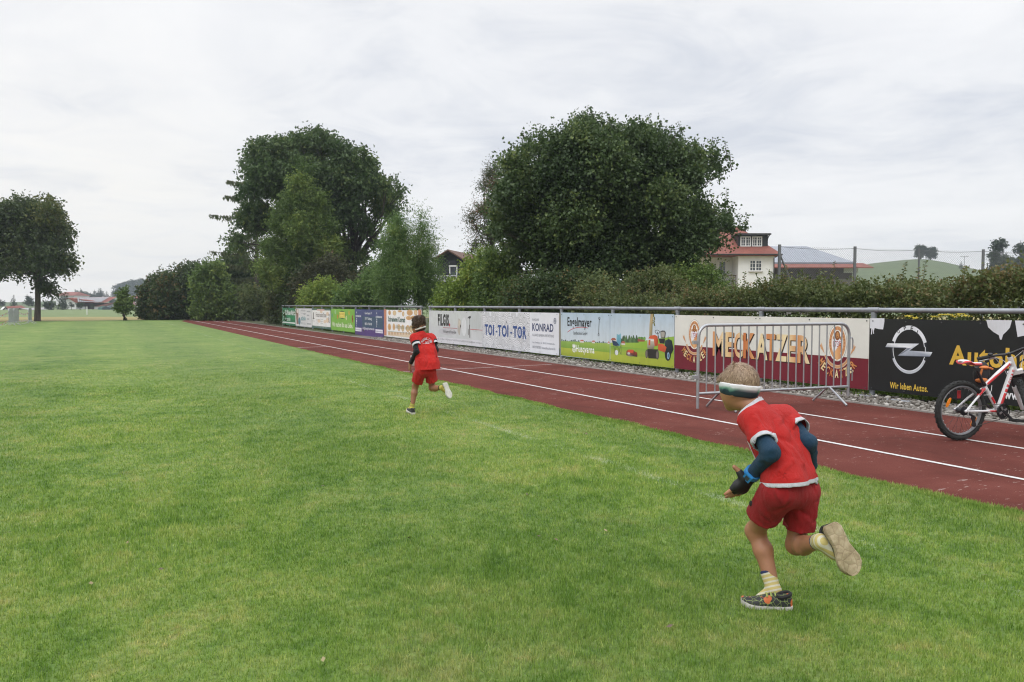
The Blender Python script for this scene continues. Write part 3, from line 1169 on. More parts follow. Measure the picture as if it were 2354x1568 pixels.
    while z > -0.25:
        c = yR - 0.3
        i = 0
        while c < yL + 0.4:
            R = 0.19 + 0.055 * math.sin(row * 2.1 + i * 1.7)
            o = (c + (0.19 if row % 2 else 0.0), z - R * 0.75)
            lay = 0.35 + 0.12 * row
            n = 26
            A = [2 * math.pi * j / n for j in range(n)]
            d = clip([(o[0] + R * math.cos(a), o[1] + R * math.sin(a)) for a in A])
            if len(d) > 2:
                k.raw(d, '#e6e7ec', lay)
            for q in range(5):
                r1 = R * (1 - 0.19 * q)
                r2 = r1 - 0.0085
                for j in range(n):
                    a, b = A[j], A[(j + 1) % n]
                    d = clip([(o[0] + r1 * math.cos(a), o[1] + r1 * math.sin(a)), (o[0] + r1 * math.cos(b), o[1] + r1 * math.sin(b)),
                              (o[0] + r2 * math.cos(b), o[1] + r2 * math.sin(b)), (o[0] + r2 * math.cos(a), o[1] + r2 * math.sin(a))])
                    if len(d) > 2:
                        k.raw(d, '#84878e', lay + 0.06)
            c += 0.38
            i += 1
        z -= 0.145
        row += 1
    for s, a, b, y0, y1 in (('T', 570, 602, 230, 325), ('O', 604, 640, 232, 330), ('I', 646, 656, 234, 330), ('-', 671, 686, 291, 304), ('T', 690, 722, 236, 338), ('O', 726, 770, 238, 345), ('I', 775, 785, 240, 345),
                            ('-', 802, 818, 300, 314), ('T', 826, 864, 246, 350), ('O', 866, 908, 248, 356), ('R', 914, 948, 250, 362)):
        k.text(s, a, y0, b, y1, '#33508f', 0.035, 0, 2.6)
    k.ell(887, 302, 14, 34, '#e3e4ec', 2.3)
    for x in (880, 886, 892):
        k.rect(x, 282, x + 3, 322, '#33508f', 2.7)
    k.text('KAROLINE', 1000, 178, 1060, 199, '#8b8e96', 0.0)
    k.text('KONRAD', 1000, 220, 1190, 290, '#3c4770', 0.025)
    k.text('ALLIANZ GENERALVERTRETUNG', 1000, 314, 1195, 336, '#8b8e96', 0.0)
    k.text('Am Kirchberg 12 · 87452 Kimratshofen', 1002, 384, 1203, 404, '#9296a0', 0.0)
    k.text('08373 987300 · www.allianz-konrad.de', 1002, 422, 1208, 444, '#9296a0', 0.0)
    k.ell(1204, 201, 12, 27, '#5a6076', 2, 0.8)
    for x in (1198, 1203, 1208):
        k.rect(x, 188, x + 2.5, 214, '#5a6076', 2.0)
    finish(k, r)
    # landscape picture spread over two panels
    r, ya, yb = board('meadow picture board with black name lettering and white crown logo', X(ce, 118), X(ce, 1060), 1.035, 0.085, '#b9cad8', screws=3)
    k = Ink(ce)
    sky_t, sky_b = '#b5c9da', '#d0dbe2'
    k.poly([(120, 62), (1060, 78), (1060, 640), (120, 620)], [sky_t, sky_t, sky_b, sky_b], 0.6)
    k.poly([(120, 606), (1060, 655), (1060, 835), (120, 740)], ['#93b657', '#a8c25c', '#86a93f', '#7ba23d'], 1)
    k.poly([(120, 730), (1060, 830), (1060, 995), (120, 882)], ['#b2bd46', '#b3bd48', '#a7b23c', '#9aa638'], 1.3)
    rr = random.Random(5)
    for i in range(26):
        x = 140 + i * 36
        h = rr.choice([14, 18, 26, 40, 55]) * (0.8 if x < 350 else 1)
        y = 605 + (x - 120) * 0.052
        k.poly([(x - 14, y), (x - 12, y - h * .6), (x, y - h), (x + 12, y - h * .6), (x + 14, y)], rr.choice(['#5a7260', '#4c6450', '#6c7f78', '#5f7a4f']), 1.4 + 0.01 * i)
    for x, w in ((490, 70), (715, 60), (1020, 35)):
        y = 600 + (x - 120) * 0.055
        k.rect(x, y - 12, x + w, y + 16, '#e3dcd6', 1.8)
        k.poly([(x - 5, y - 10), (x + 15, y - 34), (x + w - 10, y - 34), (x + w + 5, y - 10)], '#c06a55', 1.9)
    k.poly([(84, 70), (118, 70), (120, 745), (88, 748)], '#8d8a80', 1.9)
    k.text('Engelmayer', 248, 148, 712, 372, '#121416', 0.02, 0, 2.6)
    k.text('Landtechnik GmbH', 362, 418, 628, 482, '#4b4f55', 0.0, 0, 2.6)
    arc = [(248, 438), (300, 398), (360, 368), (430, 348), (510, 342), (580, 347), (640, 360)]
    k.line(arc, 0.012, '#c73a3c', 2.2)
    k.line([(858, 190), (852, 300), (846, 460)], 0.014, '#33373a', 2.4)
    k.ell(860, 172, 17, 30, '#33373a', 2.4, 0.5, 110, 430)
    k.ell(845, 490, 14, 30, '#33373a', 2.4, 0.5, -70, 250)
    k.text('Husqvarna', 412, 682, 765, 855, '#fbfcf8', 0.016, 0, 2.6)
    k.ell(375, 775, 33, 52, '#f2f4ee', 2.4, 0.72)
    k.text('H', 362, 745, 388, 808, '#f2f4ee', 0.02, 0, 2.6)
    k.poly([(345, 725), (343, 665), (357, 690), (374, 655), (390, 692), (403, 672), (402, 732)], '#f2f4ee', 2.4)
    finish(k, r)
    r, ya, yb = board('meadow picture board showing orange ride-on mower and blue chair', X(ce, 1066), X(ce, 2294), 1.035, 0.09, '#b9cad8', screws=3)
    k = Ink(ce)
    k.poly([(1068, 78), (2292, 96), (2292, 600), (1068, 640)], [sky_t, sky_t, '#d4dde2', sky_b], 0.6)
    k.poly([(1068, 640), (1400, 640), (1800, 590), (2292, 520), (2292, 1130), (1068, 995)], ['#a9c25a', '#9cc04e', '#8fbb42', '#93ba4e', '#9aab38', '#a5b23e'], 1)
    k.poly([(1068, 700), (1760, 760), (2292, 800), (2292, 900), (1068, 830)], ['#7fae3e', '#86b046', '#7aa43c', '#9fb440', '#a6b446'], 1.15)
    k.poly([(1068, 860), (2292, 960), (2292, 1128), (1068, 992)], ['#b2bd46', '#a5b33f', '#a3ae3a', '#aab53f'], 1.3)
    for i in range(17):
        x = 1275 + i * 20
        h = rr.choice([70, 100, 130, 150, 90])
        k.poly([(x - 18, 640), (x - 24, 640 - h * .5), (x - 6, 640 - h), (x + 8, 640 - h * .9), (x + 24, 640 - h * .5), (x + 18, 640)], rr.choice(['#4d6b45', '#5a7a4e', '#45603f', '#648256']), 1.4 + 0.01 * i)
    for i in range(7):
        x = 1620 + i * 18
        k.ell(x, 580 - rr.random() * 20, 20, 38, rr.choice(['#5e8a48', '#75a052']), 1.4 + 0.01 * i, 0, 0, 360, 10)
    k.poly([(1590, 590), (1610, 560), (1650, 575), (1730, 590), (1728, 620), (1600, 620)], '#9a5b48', 1.7)
    for x, y, w in ((1080, 590, 100), (1275, 650, 80)):
        k.rect(x, y, x + w, y + 30, '#ddd8d2', 1.75)
        k.poly([(x - 6, y + 2), (x + 25, y - 40), (x + w - 20, y - 40), (x + w + 6, y + 2)], '#b06a58', 1.8)
    # trunk
    k.poly([(1842, 88), (1898, 88), (1880, 300), (1872, 520), (1815, 520), (1820, 300)], ['#a2906c', '#b7a06c', '#9b8a62', '#8c8468', '#b0a583', '#bfb190'], 1.9)
    for i in range(14):
        k.ell(1890 + rr.random() * 30, 100 + i * 16, 12, 14, rr.choice(['#7a7d45', '#8e8a52']), 2.0, 0, 0, 360, 8)
    # folding chair
    k.poly([(1192, 470), (1235, 490), (1272, 460), (1272, 640), (1245, 710), (1190, 690)], ['#86bccb', '#74aebf', '#8cc3d0', '#5f9fb8', '#4f86a8', '#6aa6bb'], 2)
    k.poly([(1100, 590), (1190, 620), (1245, 690), (1160, 705), (1120, 680)], '#30435e', 2.2)
    for a, b in (((1130, 690), (1175, 850)), ((1190, 700), (1140, 860)), ((1200, 700), (1278, 870)), ((1275, 690), (1215, 860)), ((1278, 640), (1278, 870))):
        k.line([a, b], 0.009, '#3a3f45', 2.1)
    k.ell(1190, 830, 32, 50, '#dfe2e4', 2.3)
    # small robot mower
    k.poly([(1375, 880), (1380, 800), (1420, 772), (1500, 775), (1535, 800), (1545, 905), (1440, 905)], ['#54423f', '#8d4a38', '#c5563a', '#cc5a3a', '#3b3435', '#2e2c30', '#8b8583'], 2)
    k.poly([(1395, 810), (1425, 780), (1520, 785), (1505, 830), (1450, 840)], '#d2593a', 2.2)
    k.ell(1425, 845, 26, 22, '#c9c5c2', 2.3)
    k.poly([(1520, 830), (1555, 810), (1588, 835), (1588, 912), (1520, 905)], ['#2d2b30', '#b04a34', '#933f30', '#2b292d', '#2b292d'], 2.1)
    # ride-on mower
    k.poly([(2120, 600), (2190, 570), (2250, 600), (2285, 770), (2205, 930), (2110, 840)], ['#33484f', '#2a3a42', '#1f2a30', '#16201f', '#1a2224', '#28343a'], 2.0)
    k.poly([(2030, 420), (2070, 405), (2120, 412), (2135, 450), (2122, 550), (2040, 545)], ['#5d5d5a', '#4a4a4a', '#5a5a58', '#484848', '#3d3d3d', '#6d6a66'], 2.1)
    k.poly([(2045, 435), (2110, 430), (2118, 465), (2105, 540), (2050, 530)], '#aaa69d', 2.3)
    k.poly([(2000, 560), (2120, 560), (2110, 660), (2020, 650)], '#2c2b2d', 2.2)
    k.poly([(1985, 660), (2080, 665), (2150, 730), (2120, 830), (1990, 780)], ['#d0603c', '#d8633b', '#d55e38', '#b84e30', '#c95738'], 2.4)
    k.poly([(1800, 560), (1830, 510), (1920, 490), (1975, 515), (1990, 600), (1975, 700), (1920, 705), (1905, 570)], ['#cf5a38', '#d8653f', '#d9643f', '#c4522f', '#b84c2d', '#aa452a', '#c04e2e', '#d86844'], 2.3)
    k.poly([(1780, 590), (1905, 570), (1920, 690), (1900, 770), (1780, 750)], ['#cfc2ae', '#d3c8b6', '#a49a86', '#6f6858', '#8c8472'], 2.4)
    k.rect(1845, 575, 1905, 610, '#e6e4dd', 2.6)
    k.poly([(1812, 585), (1840, 582), (1835, 690), (1805, 690)], '#c95a3a', 2.65)
    k.poly([(1780, 760), (1990, 770), (1990, 950), (1800, 940)], '#2f2d29', 2.1)
    for q in ((1768, 855, 27, 82), (1976, 875, 30, 88)):
        k.ell(*q, '#5d564e', 2.6)
        k.ell(q[0] - 4, q[1], q[2] * 0.6, q[3] * 0.75, '#79716a', 2.8)
    k.ell(2175, 870, 58, 118, '#26282b', 2.6)
    k.ell(2184, 890, 24, 66, '#93b5cf', 2.8)
    k.ell(2184, 890, 13, 40, '#4d6f8a', 2.95)
    k.ell(1972, 432, 46, 38, '#3a3a3b', 2.4, 0.8)
    k.line([(1975, 440), (2000, 560)], 0.02, '#3a3a3b', 2.3)
    k.line([(2180, 520), (2180, 575)], 0.012, '#3a3a3b', 2.3)
    finish(k, r)
    # cream and maroon pair
    lett = ['#d8935c', '#e8cf9c', '#dd9a62', '#c97642', '#ebd3a4', '#cf8350', '#e6cb97', '#ecd9ab', '#d18c54']

    def emblem(k, cx, cy, R, RZ, top, wordc):
        """oval crest: R half width, RZ half height in metres, centre on the board"""
        o = (cx, cy)
        k.ellm(o, R, RZ, '#8c8f8e', 1.2)
        k.ellm(o, R * 0.97, RZ * 0.98, '#efece3', 1.4)
        k.ellm(o, R * 0.88, RZ * 0.90, '#d49a6c', 1.6)
        k.ellm(o, R * 0.62, RZ * 0.70, '#efece3', 1.8)
        word = 'MECKATZER LÖWENBRÄU'
        n = len(word)
        for i, c in enumerate(word):
            if c == ' ':
                continue
            a = math.radians(205 - 230 * i / (n - 1))
            p = (cx - R * 0.75 * math.cos(a), cy + RZ * 0.80 * math.sin(a))
            k.glyph(c, p, 0.017, 0.026, a - math.pi / 2, '#7c4a2c', 0.0, 2.0)
        # shield, year, lion
        sh = [(-0.50, 0.22), (0.50, 0.22), (0.50, -0.25), (0.30, -0.62), (0.0, -1.0), (-0.30, -0.62), (-0.50, -0.25)]
        k.raw([(cx - a * R, cy + b * RZ) for a, b in sh], '#eceaf0', 2.0)
        k.raw([(cx - a * R, cy + b * RZ) for a, b in [(0.50, 0.12), (0.50, -0.25), (0.30, -0.62), (0, -1.0), (-0.36, -0.55)]], ['#cf7d46', '#d58a52', '#d99a62', '#e2b27c', '#e8bc8a'], 2.2)
        k.textm('173', cx + 0.42 * R, cx - 0.14 * R, cy - 0.22 * RZ, cy + 0.10 * RZ, '#9c3345', 0.0, 0, 2.6)
        k.textm('8', cx - 0.18 * R, cx - 0.44 * R, cy - 0.16 * RZ, cy + 0.13 * RZ, '#b2452f', 0.0, 0, 2.6)
        k.ellm((cx, cy + 0.40 * RZ), 0.27 * R, 0.26 * RZ, '#8a5533', 2.2)
        k.ellm((cx - 0.02 * R, cy + 0.42 * RZ), 0.15 * R, 0.17 * RZ, '#c98e58', 2.4)
        k.ellm((cx, cy + 0.33 * RZ), 0.05 * R, 0.03 * RZ, '#3d2418', 2.6)
        for s in (-1, 1):
            k.ellm((cx + s * 0.06 * R, cy + 0.47 * RZ), 0.025 * R, 0.014 * RZ, '#3d2418', 2.6, 0, 0, 360, 8)
            k.ellm((cx + s * 0.36 * R, cy + 0.27 * RZ), 0.13 * R, 0.09 * RZ, '#b98350', 2.3)
        # ribbon
        for q, (f1, f2, c) in enumerate(((1.17, 1.00, '#efe3cf'), (1.145, 1.02, '#cf9a6e'))):
            A = [math.radians(198 + 144 * i / 24) for i in range(25)]
            c0 = (cx, cy - 0.42 * RZ)
            for i in range(24):
                k.raw([(c0[0] - R * 1.22 * f1 * math.cos(A[i]), c0[1] + RZ * 0.82 * f1 * math.sin(A[i])), (c0[0] - R * 1.22 * f1 * math.cos(A[i + 1]), c0[1] + RZ * 0.82 * f1 * math.sin(A[i + 1])),
                       (c0[0] - R * 1.22 * f2 * 0.97 * math.cos(A[i + 1]), c0[1] + RZ * 0.82 * f2 * 0.95 * math.sin(A[i + 1])), (c0[0] - R * 1.22 * f2 * 0.97 * math.cos(A[i]), c0[1] + RZ * 0.82 * f2 * 0.95 * math.sin(A[i]))], c, 2.0 + q * 0.3)
        for s in (-1, 1):
            k.raw([(cx + s * 1.35 * R, cy - 0.62 * RZ), (cx + s * 1.75 * R, cy - 0.35 * RZ), (cx + s * 1.98 * R, cy - 0.08 * RZ), (cx + s * 1.82 * R, cy - 0.17 * RZ), (cx + s * 1.72 * R, cy - 0.02 * RZ), (cx + s * 1.5 * R, cy - 0.38 * RZ)],
                  ['#d8a67c', '#cf9a6e', '#ddb48f', '#cf9a6e', '#e3c09c', '#cf9a6e'], 1.9)
        w2 = wordc
        n = len(w2)
        c0 = (cx, cy - 0.55 * RZ)
        for i, c in enumerate(w2):
            a = math.radians(209 + 122 * i / (n - 1))
            p = (c0[0] - R * 1.94 * math.cos(a), c0[1] + RZ * 1.12 * math.sin(a))
            ang = math.radians(-46 + 92 * i / (n - 1))
            k.glyph(c, (p[0] - 0.006, p[1] - 0.006), 0.062, 0.115, ang, '#3c1218', 0.03, 2.2)
            k.glyph(c, p, 0.062, 0.115, ang, lett[i], 0.03, 2.5)

    zs = onboard(cg(92, 482))[1]
    word = 'MECKATZER'
    spans = [(512, 640, 332, 600), (652, 742, 340, 612), (748, 842, 340, 626), (848, 980, 350, 634), (985, 1118, 362, 650), (1102, 1202, 366, 656), (1206, 1332, 370, 662), (1336, 1430, 374, 672), (1447, 1586, 374, 690)]
    seam = X(cg, 1009)
    for half in (0, 1):
        r, ya, yb = board(('cream and maroon board with round crest, left half of the pair', 'cream and maroon board with round crest behind crowd barrier, right half of the pair')[half],
                          X(cg, 90) if half == 0 else seam + 0.3, seam - 0.3 if half == 0 else X(cg, 2240), 1.037, 0.092, '#dcdbd3', screws=3)
        k = Ink(cg)
        k.raw([(ya - .001, zs), (yb + .001, zs), (yb + .001, 0.093), (ya - .001, 0.093)], '#74202e', 0.8)
        for i, (c, (a, b, y0, y1)) in enumerate(zip(word, spans)):
            if (i < 4) != (half == 0):
                continue
            p, q = k.p(a, y0), k.p(a, y1)
            u1 = k.p(b, y0)[0]
            zt, zb = onboard(cg(515, 332))[1], onboard(cg(515, 600))[1]
            k.textm(c, p[0] - 0.018, u1 - 0.018, zb - 0.012, zt - 0.012, '#2a1a16', 0.03, 0, 2.2)
            k.textm(c, p[0], u1, zb, zt, lett[i], 0.03, 0, 2.6)
            lm = k.lets[-1]
            c1, c2 = np.array(hexc(lett[i])), np.array(hexc('#f0dfb4' if i % 2 == 0 else '#dca06a'))
            for n in range(len(lm.v)):
                t = (lm.v[n][1] - p[0]) / (u1 - p[0])
                lm.c[n] = tuple(c1 * (1 - t) + c2 * t)
        if half == 0:
            o = onboard(ch(403, 655))
            R = abs(onboard(ch(260, 655))[0] - onboard(ch(550, 655))[0]) / 2
            RZ = (onboard(ch(400, 300))[1] - onboard(ch(400, 1000))[1]) / 2
        else:
            o = onboard(ci(543, 520))
            R = abs(onboard(ci(352, 520))[0] - onboard(ci(735, 520))[0]) / 2
        emblem(k, o[0], o[1], R, RZ, 0, word)
        finish(k, r)
    # black board
    xe = 2475
    r, ya, yb = board('black board with silver ring emblem and yellow lettering behind bicycle', X(cj, 121), xe, 1.037, 0.098, '#121314', screws=6)
    k = Ink(cj)
    k.poly([(122, 124), (276, 124), (276, 160), (262, 244), (215, 240), (172, 228), (162, 262), (166, 290), (158, 292), (150, 235), (142, 298), (132, 296), (136, 232), (122, 232)], '#dcdde4', 1)
    k.poly([(1366, 141), (1640, 146), (1618, 225), (1585, 262), (1545, 300), (1530, 352), (1512, 352), (1500, 305), (1440, 270), (1385, 220)], '#d8d9e0', 1)
    k.poly([(1672, 148), (2300, 160), (2300, 300), (2100, 340), (1900, 300), (1760, 312), (1700, 325), (1690, 260)], '#d8d9e0', 1)
    # ring in bands of tone, as printed
    oc = k.p(538, 460)
    RX = abs(k.p(342, 460)[0] - k.p(733, 460)[0]) / 2
    RZ = abs(k.p(538, 202)[1] - k.p(538, 718)[1]) / 2
    N = 72
    tones = ['#5b616c', '#c9ced8', '#eceff4', '#f2f3f6', '#e3e6ec', '#9aa0ac', '#3c4048', '#1b1d21', '#8a909c', '#dfe3ea', '#cfd4dc', '#777d88']
    for i in range(N):
        a, b = 2 * math.pi * i / N, 2 * math.pi * (i + 1) / N
        c = tones[int(((i / N) * 12 + 0.0) % 12)]
        up = math.sin((a + b) / 2)
        th = 0.86 if up > 0.2 else 0.90
        side = 1 - abs(up)
        c = '#e6e8ee' if up > 0.35 else ('#2a2d32' if up > -0.45 else '#c6cad3')
        k.raw([(oc[0] - RX * math.cos(t) * f, oc[1] + RZ * math.sin(t) * f) for t, f in ((a, 1), (b, 1), (b, th), (a, th))], c, 1.3)
        k.raw([(oc[0] - RX * math.cos(t) * f, oc[1] + RZ * math.sin(t) * f) for t, f in ((a, th), (b, th), (b, th - 0.035), (a, th - 0.035))], '#dfe2e9', 1.3)
    bolt = [(287, 432), (310, 392), (648, 396), (545, 470), (790, 487), (765, 532), (420, 522), (525, 440)]
    k.poly(bolt, ['#9aa0ac', '#e9ebf0', '#d5d9e2', '#aeb4c2', '#e4e7ee', '#8f95a4', '#a8aebc', '#f0f1f5'], 1.8)
    k.poly([(287, 432), (525, 446), (420, 522), (470, 500), (560, 448), (500, 436)], '#7f8694', 2.0)
    k.poly([(765, 532), (430, 522), (430, 528), (760, 538)], '#50545f', 2.0)
    for c, x, y in (('O', 427, 265), ('P', 497, 230), ('E', 571, 232), ('L', 637, 277)):
        o = k.p(x, y)
        k.glyph(c, o, 0.034, 0.05, math.radians((538 - x) * 0.20), '#202227', 0.02, 2.4)
    k.text('Wir leben Autos.', 336, 803, 744, 872, '#ddb94a', 0.02)
    a = k.p(975, 410)
    zb = k.p(975, 620)[1]
    v, f = text2d('Autoh', 0.03)
    ux = k.p(1695, 450)[0]
    sc_ = (a[0] - ux) / (v[:, 0].max() - v[:, 0].min())
    k.textm('Autoh', a[0], ux, zb, a[1], '#d9b046', 0.03)
    v2, _ = text2d('aus', 0.03)
    w2 = (v2[:, 0].max() - v2[:, 0].min()) * sc_
    u0 = ux - 0.03
    k.textm('aus', u0, u0 - w2, zb, zb + (a[1] - zb) * 0.72, '#d9b046', 0.03)
    k.text('www.', 1558, 918, 1812, 985, '#e4e4e6', 0.03)
    finish(k, r)


build_boards()
# ---------------------------------------------------------------- vegetation
def leaf_mesh(name, c, axis, size, aspect, tone, parent, material, up=0.5, fold=0.15):
    """leaf-sized faces: c centres, axis leaf direction"""
    n = len(c)
    nr = unit(rng.normal(size=(n, 3)) + np.array([0, 0, up]))
    s = unit(np.cross(axis, nr))
    nr = np.cross(s, axis)
    size = np.asarray(size)[:, None]
    b = c - axis * size * 0.5
    t = c + axis * size * 0.5 - nr * size * 0.12
    l = c + s * size * aspect * 0.5 + nr * size * fold
    r = c - s * size * aspect * 0.5 + nr * size * fold
    v = np.stack([b, r, t, l], 1).reshape(-1, 3)
    f = np.arange(4 * n).reshape(n, 4)
    return link(name, mesh_np(name, v, f, attrs={'tone': np.repeat(tone, 4)}), material, parent)


def twig_leaves(lobes, n_twigs, per, tl, lsize, droop=0.0, upb=0.25, shell=0.55, spread=0.10, jit=0.5, squash=1.0, spray=0.0, dens_floor=0.0):
    """leaves set along short twigs spread through soft lobes (x, y, z, r)"""
    lob = np.asarray(lobes, float)
    w = lob[:, 3] ** 2.2
    k = rng.choice(len(lob), n_twigs, p=w / w.sum())
    d = unit(rng.normal(size=(n_twigs, 3)))
    fr = shell + (1 - shell) * rng.random(n_twigs) ** 0.6
    inner = rng.random(n_twigs) < 0.35
    fr = np.where(inner, rng.random(n_twigs) ** 0.5 * shell, fr)
    c = lob[k, :3] + d * (lob[k, 3] * fr)[:, None] * np.array([1, 1, squash])
    td = unit(d * 0.8 + rng.normal(size=(n_twigs, 3)) * 0.55 + np.array([0, 0, upb]))
    L = tl * (0.5 + rng.random(n_twigs) * (1.0 + spray))
    t = rng.random((n_twigs, per))
    pos = c[:, None] + td[:, None] * (t * L[:, None])[..., None]
    pos = pos + rng.normal(size=pos.shape) * spread * (L[:, None, None])
    pos[..., 2] -= droop * (t ** 2) * L[:, None]
    ax = unit(td[:, None] * 0.6 + rng.normal(size=pos.shape) * jit + np.array([0, 0, -0.25 - droop]))
    # clumps of lighter and darker leaf colour
    clump = 0.5 + 0.17 * rng.normal(size=len(lob))[k] + 0.16 * rng.normal(size=n_twigs)
    tone = clump[:, None] + 0.09 * rng.normal(size=(n_twigs, per))
    size = lsize * (0.65 + 0.6 * rng.random((n_twigs, per)))
    pos = pos.reshape(-1, 3)
    ok = pos[:, 2] > 0.03
    return pos[ok], ax.reshape(-1, 3)[ok], size.ravel()[ok], np.clip(tone.ravel(), 0, 1)[ok]


BARK = None


def bark(c=(0.055, 0.045, 0.035)):
    return mat('bark_%02d' % int(c[0] * 300), c, 0.9, 0.45, 7, bump=0.8, bscale=18, stretch=(1, 1, 0.3), bdist=0.03)


def lobes_px(spec, z, depth, both=True):
    """lobes given as (column, row, radius) on the 2354 px copy, set z metres away, spread in depth"""
    out = []
    k = z / FPX
    for s in spec:
        x, y, r = s[:3]
        d0 = depth * (s[3] if len(s) > 3 else 1.0)
        for sg in ((-1, 1) if both else (0,)):
            dz = sg * d0 * (0.25 + 0.6 * random.random())
            p = W(x, y, z + dz)
            out.append((p[0], p[1], p[2], r * k * (z + dz) / z))
    return out


def tree(name, label, cat, z, base, fork, spec, material, n_twigs, per, tl, lsize, r0, aspect=0.62, depth=None, group=None, barkc=(0.055, 0.045, 0.035), limbs=True, stems=1, sprays=(), **kw):
    b = gat(base, z)
    xs = [s[0] for s in spec]
    half = (max(xs) - min(xs)) / 2 * z / FPX
    spec = [(q[0], q[1], max(q[2] * 0.5, q[2] * 0.93 - 0.38 * tl * FPX / z)) + tuple(q[3:]) for q in spec]
    lob = lobes_px(spec, z, depth if depth is not None else half * 0.8)
    root = empty(name, b)
    tag(root, label, cat, group)
    fk = W(*fork, z)
    tr = MB()
    ends = []
    for i in range(stems):
        off = np.array([0, 0, 0.0]) if stems == 1 else np.array([random.uniform(-1, 1) * r0 * 3, random.uniform(-1, 1) * r0 * 3, 0])
        f2 = fk + (0 if stems == 1 else 1) * np.array([random.uniform(-1, 1) * half * 0.5, random.uniform(-1, 1) * half * 0.5, random.uniform(-0.2, 0.3)])
        m1 = b * 0.65 + f2 * 0.35 + np.array([random.uniform(-1, 1) * r0 * 0.8, random.uniform(-1, 1) * r0 * 0.8, 0])
        tr.tube([b + off + [0, 0, -0.15], b + off + [0, 0, 0.12], m1, f2], [r0 * 1.45, r0 * 1.12, r0 * 0.95, r0 * 0.72], 10)
        ends.append((b + off, m1, f2))
    if limbs:
        for l in lob[::2] + lob[1::4]:
            e = ends[random.randrange(len(ends))]
            t = random.uniform(0.35, 1.0)
            st = e[1] * (1 - t) + e[2] * t
            en = np.array(l[:3])
            mid = st * 0.45 + en * 0.55 + np.array([random.uniform(-.1, .1), random.uniform(-.1, .1), -0.06]) * np.linalg.norm(en - st)
            tr.tube([st, mid, en], [r0 * 0.42, r0 * 0.24, r0 * 0.06], 6)
            for q in range(2):
                dd = np.array([random.gauss(0, 1), random.gauss(0, 1), random.gauss(0.3, 0.6)])
                dd /= np.linalg.norm(dd)
                tr.tube([mid * 0.5 + en * 0.5, en + dd * l[3] * 0.75], [r0 * 0.14, r0 * 0.03], 5)
    tr.build('trunk', bark(barkc), root, True, smooth=True)
    p, ax, sz, tn = twig_leaves(lob, n_twigs, per, tl, lsize, **kw)
    if sprays:
        P, A, S_, T_ = [p], [ax], [sz], [tn]
        sb = MB()
        for (sx, sy, h) in sprays:
            q = W(sx, sy, z) + FW * random.uniform(-1, 1)
            d = unit(np.array([random.gauss(0, .22), random.gauss(0, .22), 1.0])) * h
            sb.tube([q - d * 0.7, q + d], [0.015, 0.004], 5)
            m = int(26 * h / 0.6)
            t = np.linspace(-0.5, 1.0, m)
            a = np.arange(m) * 2.5
            o = np.stack([np.cos(a), np.sin(a), np.full(m, -0.2)], 1)
            P.append(q + d * t[:, None] + o * lsize * 0.55)
            A.append(unit(o + rng.normal(size=(m, 3)) * 0.25))
            S_.append(lsize * (1.15 - 0.4 * t) * (0.8 + 0.4 * rng.random(m)))
            T_.append(np.clip(0.5 + 0.2 * rng.normal(size=m), 0, 1))
        sb.build('shoots', bark(barkc), root, True)
        p, ax, sz, tn = np.concatenate(P), np.concatenate(A), np.concatenate(S_), np.concatenate(T_)
    leaf_mesh('crown', p, ax, sz, aspect, tn, root, material)
    return root


def shrub(label, z, spec, material, n_twigs, per, tl, lsize, name='shrub', cat='shrub', group=None, aspect=0.6, depth=None, barkc=(0.05, 0.042, 0.03), low=True, **kw):
    x = sum(s[0] * s[2] for s in spec) / sum(s[2] for s in spec)
    b = gat(x, z)
    spec = [(q[0], q[1], q[2] * 0.9) for q in spec]
    xs = [s[0] for s in spec]
    half = max((max(xs) - min(xs)) / 2 * z / FPX, 0.5)
    lob = lobes_px(spec, z, depth if depth is not None else half * 0.6)
    if z < 58 and x > 500:                          # keep clear of the railing and the track
        lob = [(max(l[0], 9.25 + l[3] * 0.85), l[1], l[2], l[3]) for l in lob]
    root = empty(name, b)
    tag(root, label, cat, group)
    st = MB()
    for l in lob:
        e = np.array(l[:3])
        f = b + (np.array([e[0], e[1], 0]) - b) * 0.45 + np.array([0, 0, -0.05])
        mid = f * 0.5 + e * 0.5 + np.array([random.uniform(-.1, .1), random.uniform(-.1, .1), 0.1])
        st.tube([f, mid, e + np.array([0, 0, l[3] * 0.4])], [0.035, 0.022, 0.006], 5)
    st.build('stems', bark(barkc), root, True, smooth=True)
    # keep foliage down to the ground where the photo shows none of the stems
    if low:
        ext = []
        for l in lob:
            z0 = l[2] - l[3] * 1.1
            while z0 > 0.25:
                ext.append((l[0], l[1], z0, l[3] * 0.95))
                z0 -= l[3] * 1.1
        lob = lob + ext
        n_twigs = int(n_twigs * (1 + 0.55 * len(ext) / max(1, len(lob))))
    p, ax, sz, tn = twig_leaves(lob, n_twigs, per, tl, lsize, **kw)
    leaf_mesh('foliage', p, ax, sz, aspect, tn, root, material)
    return root


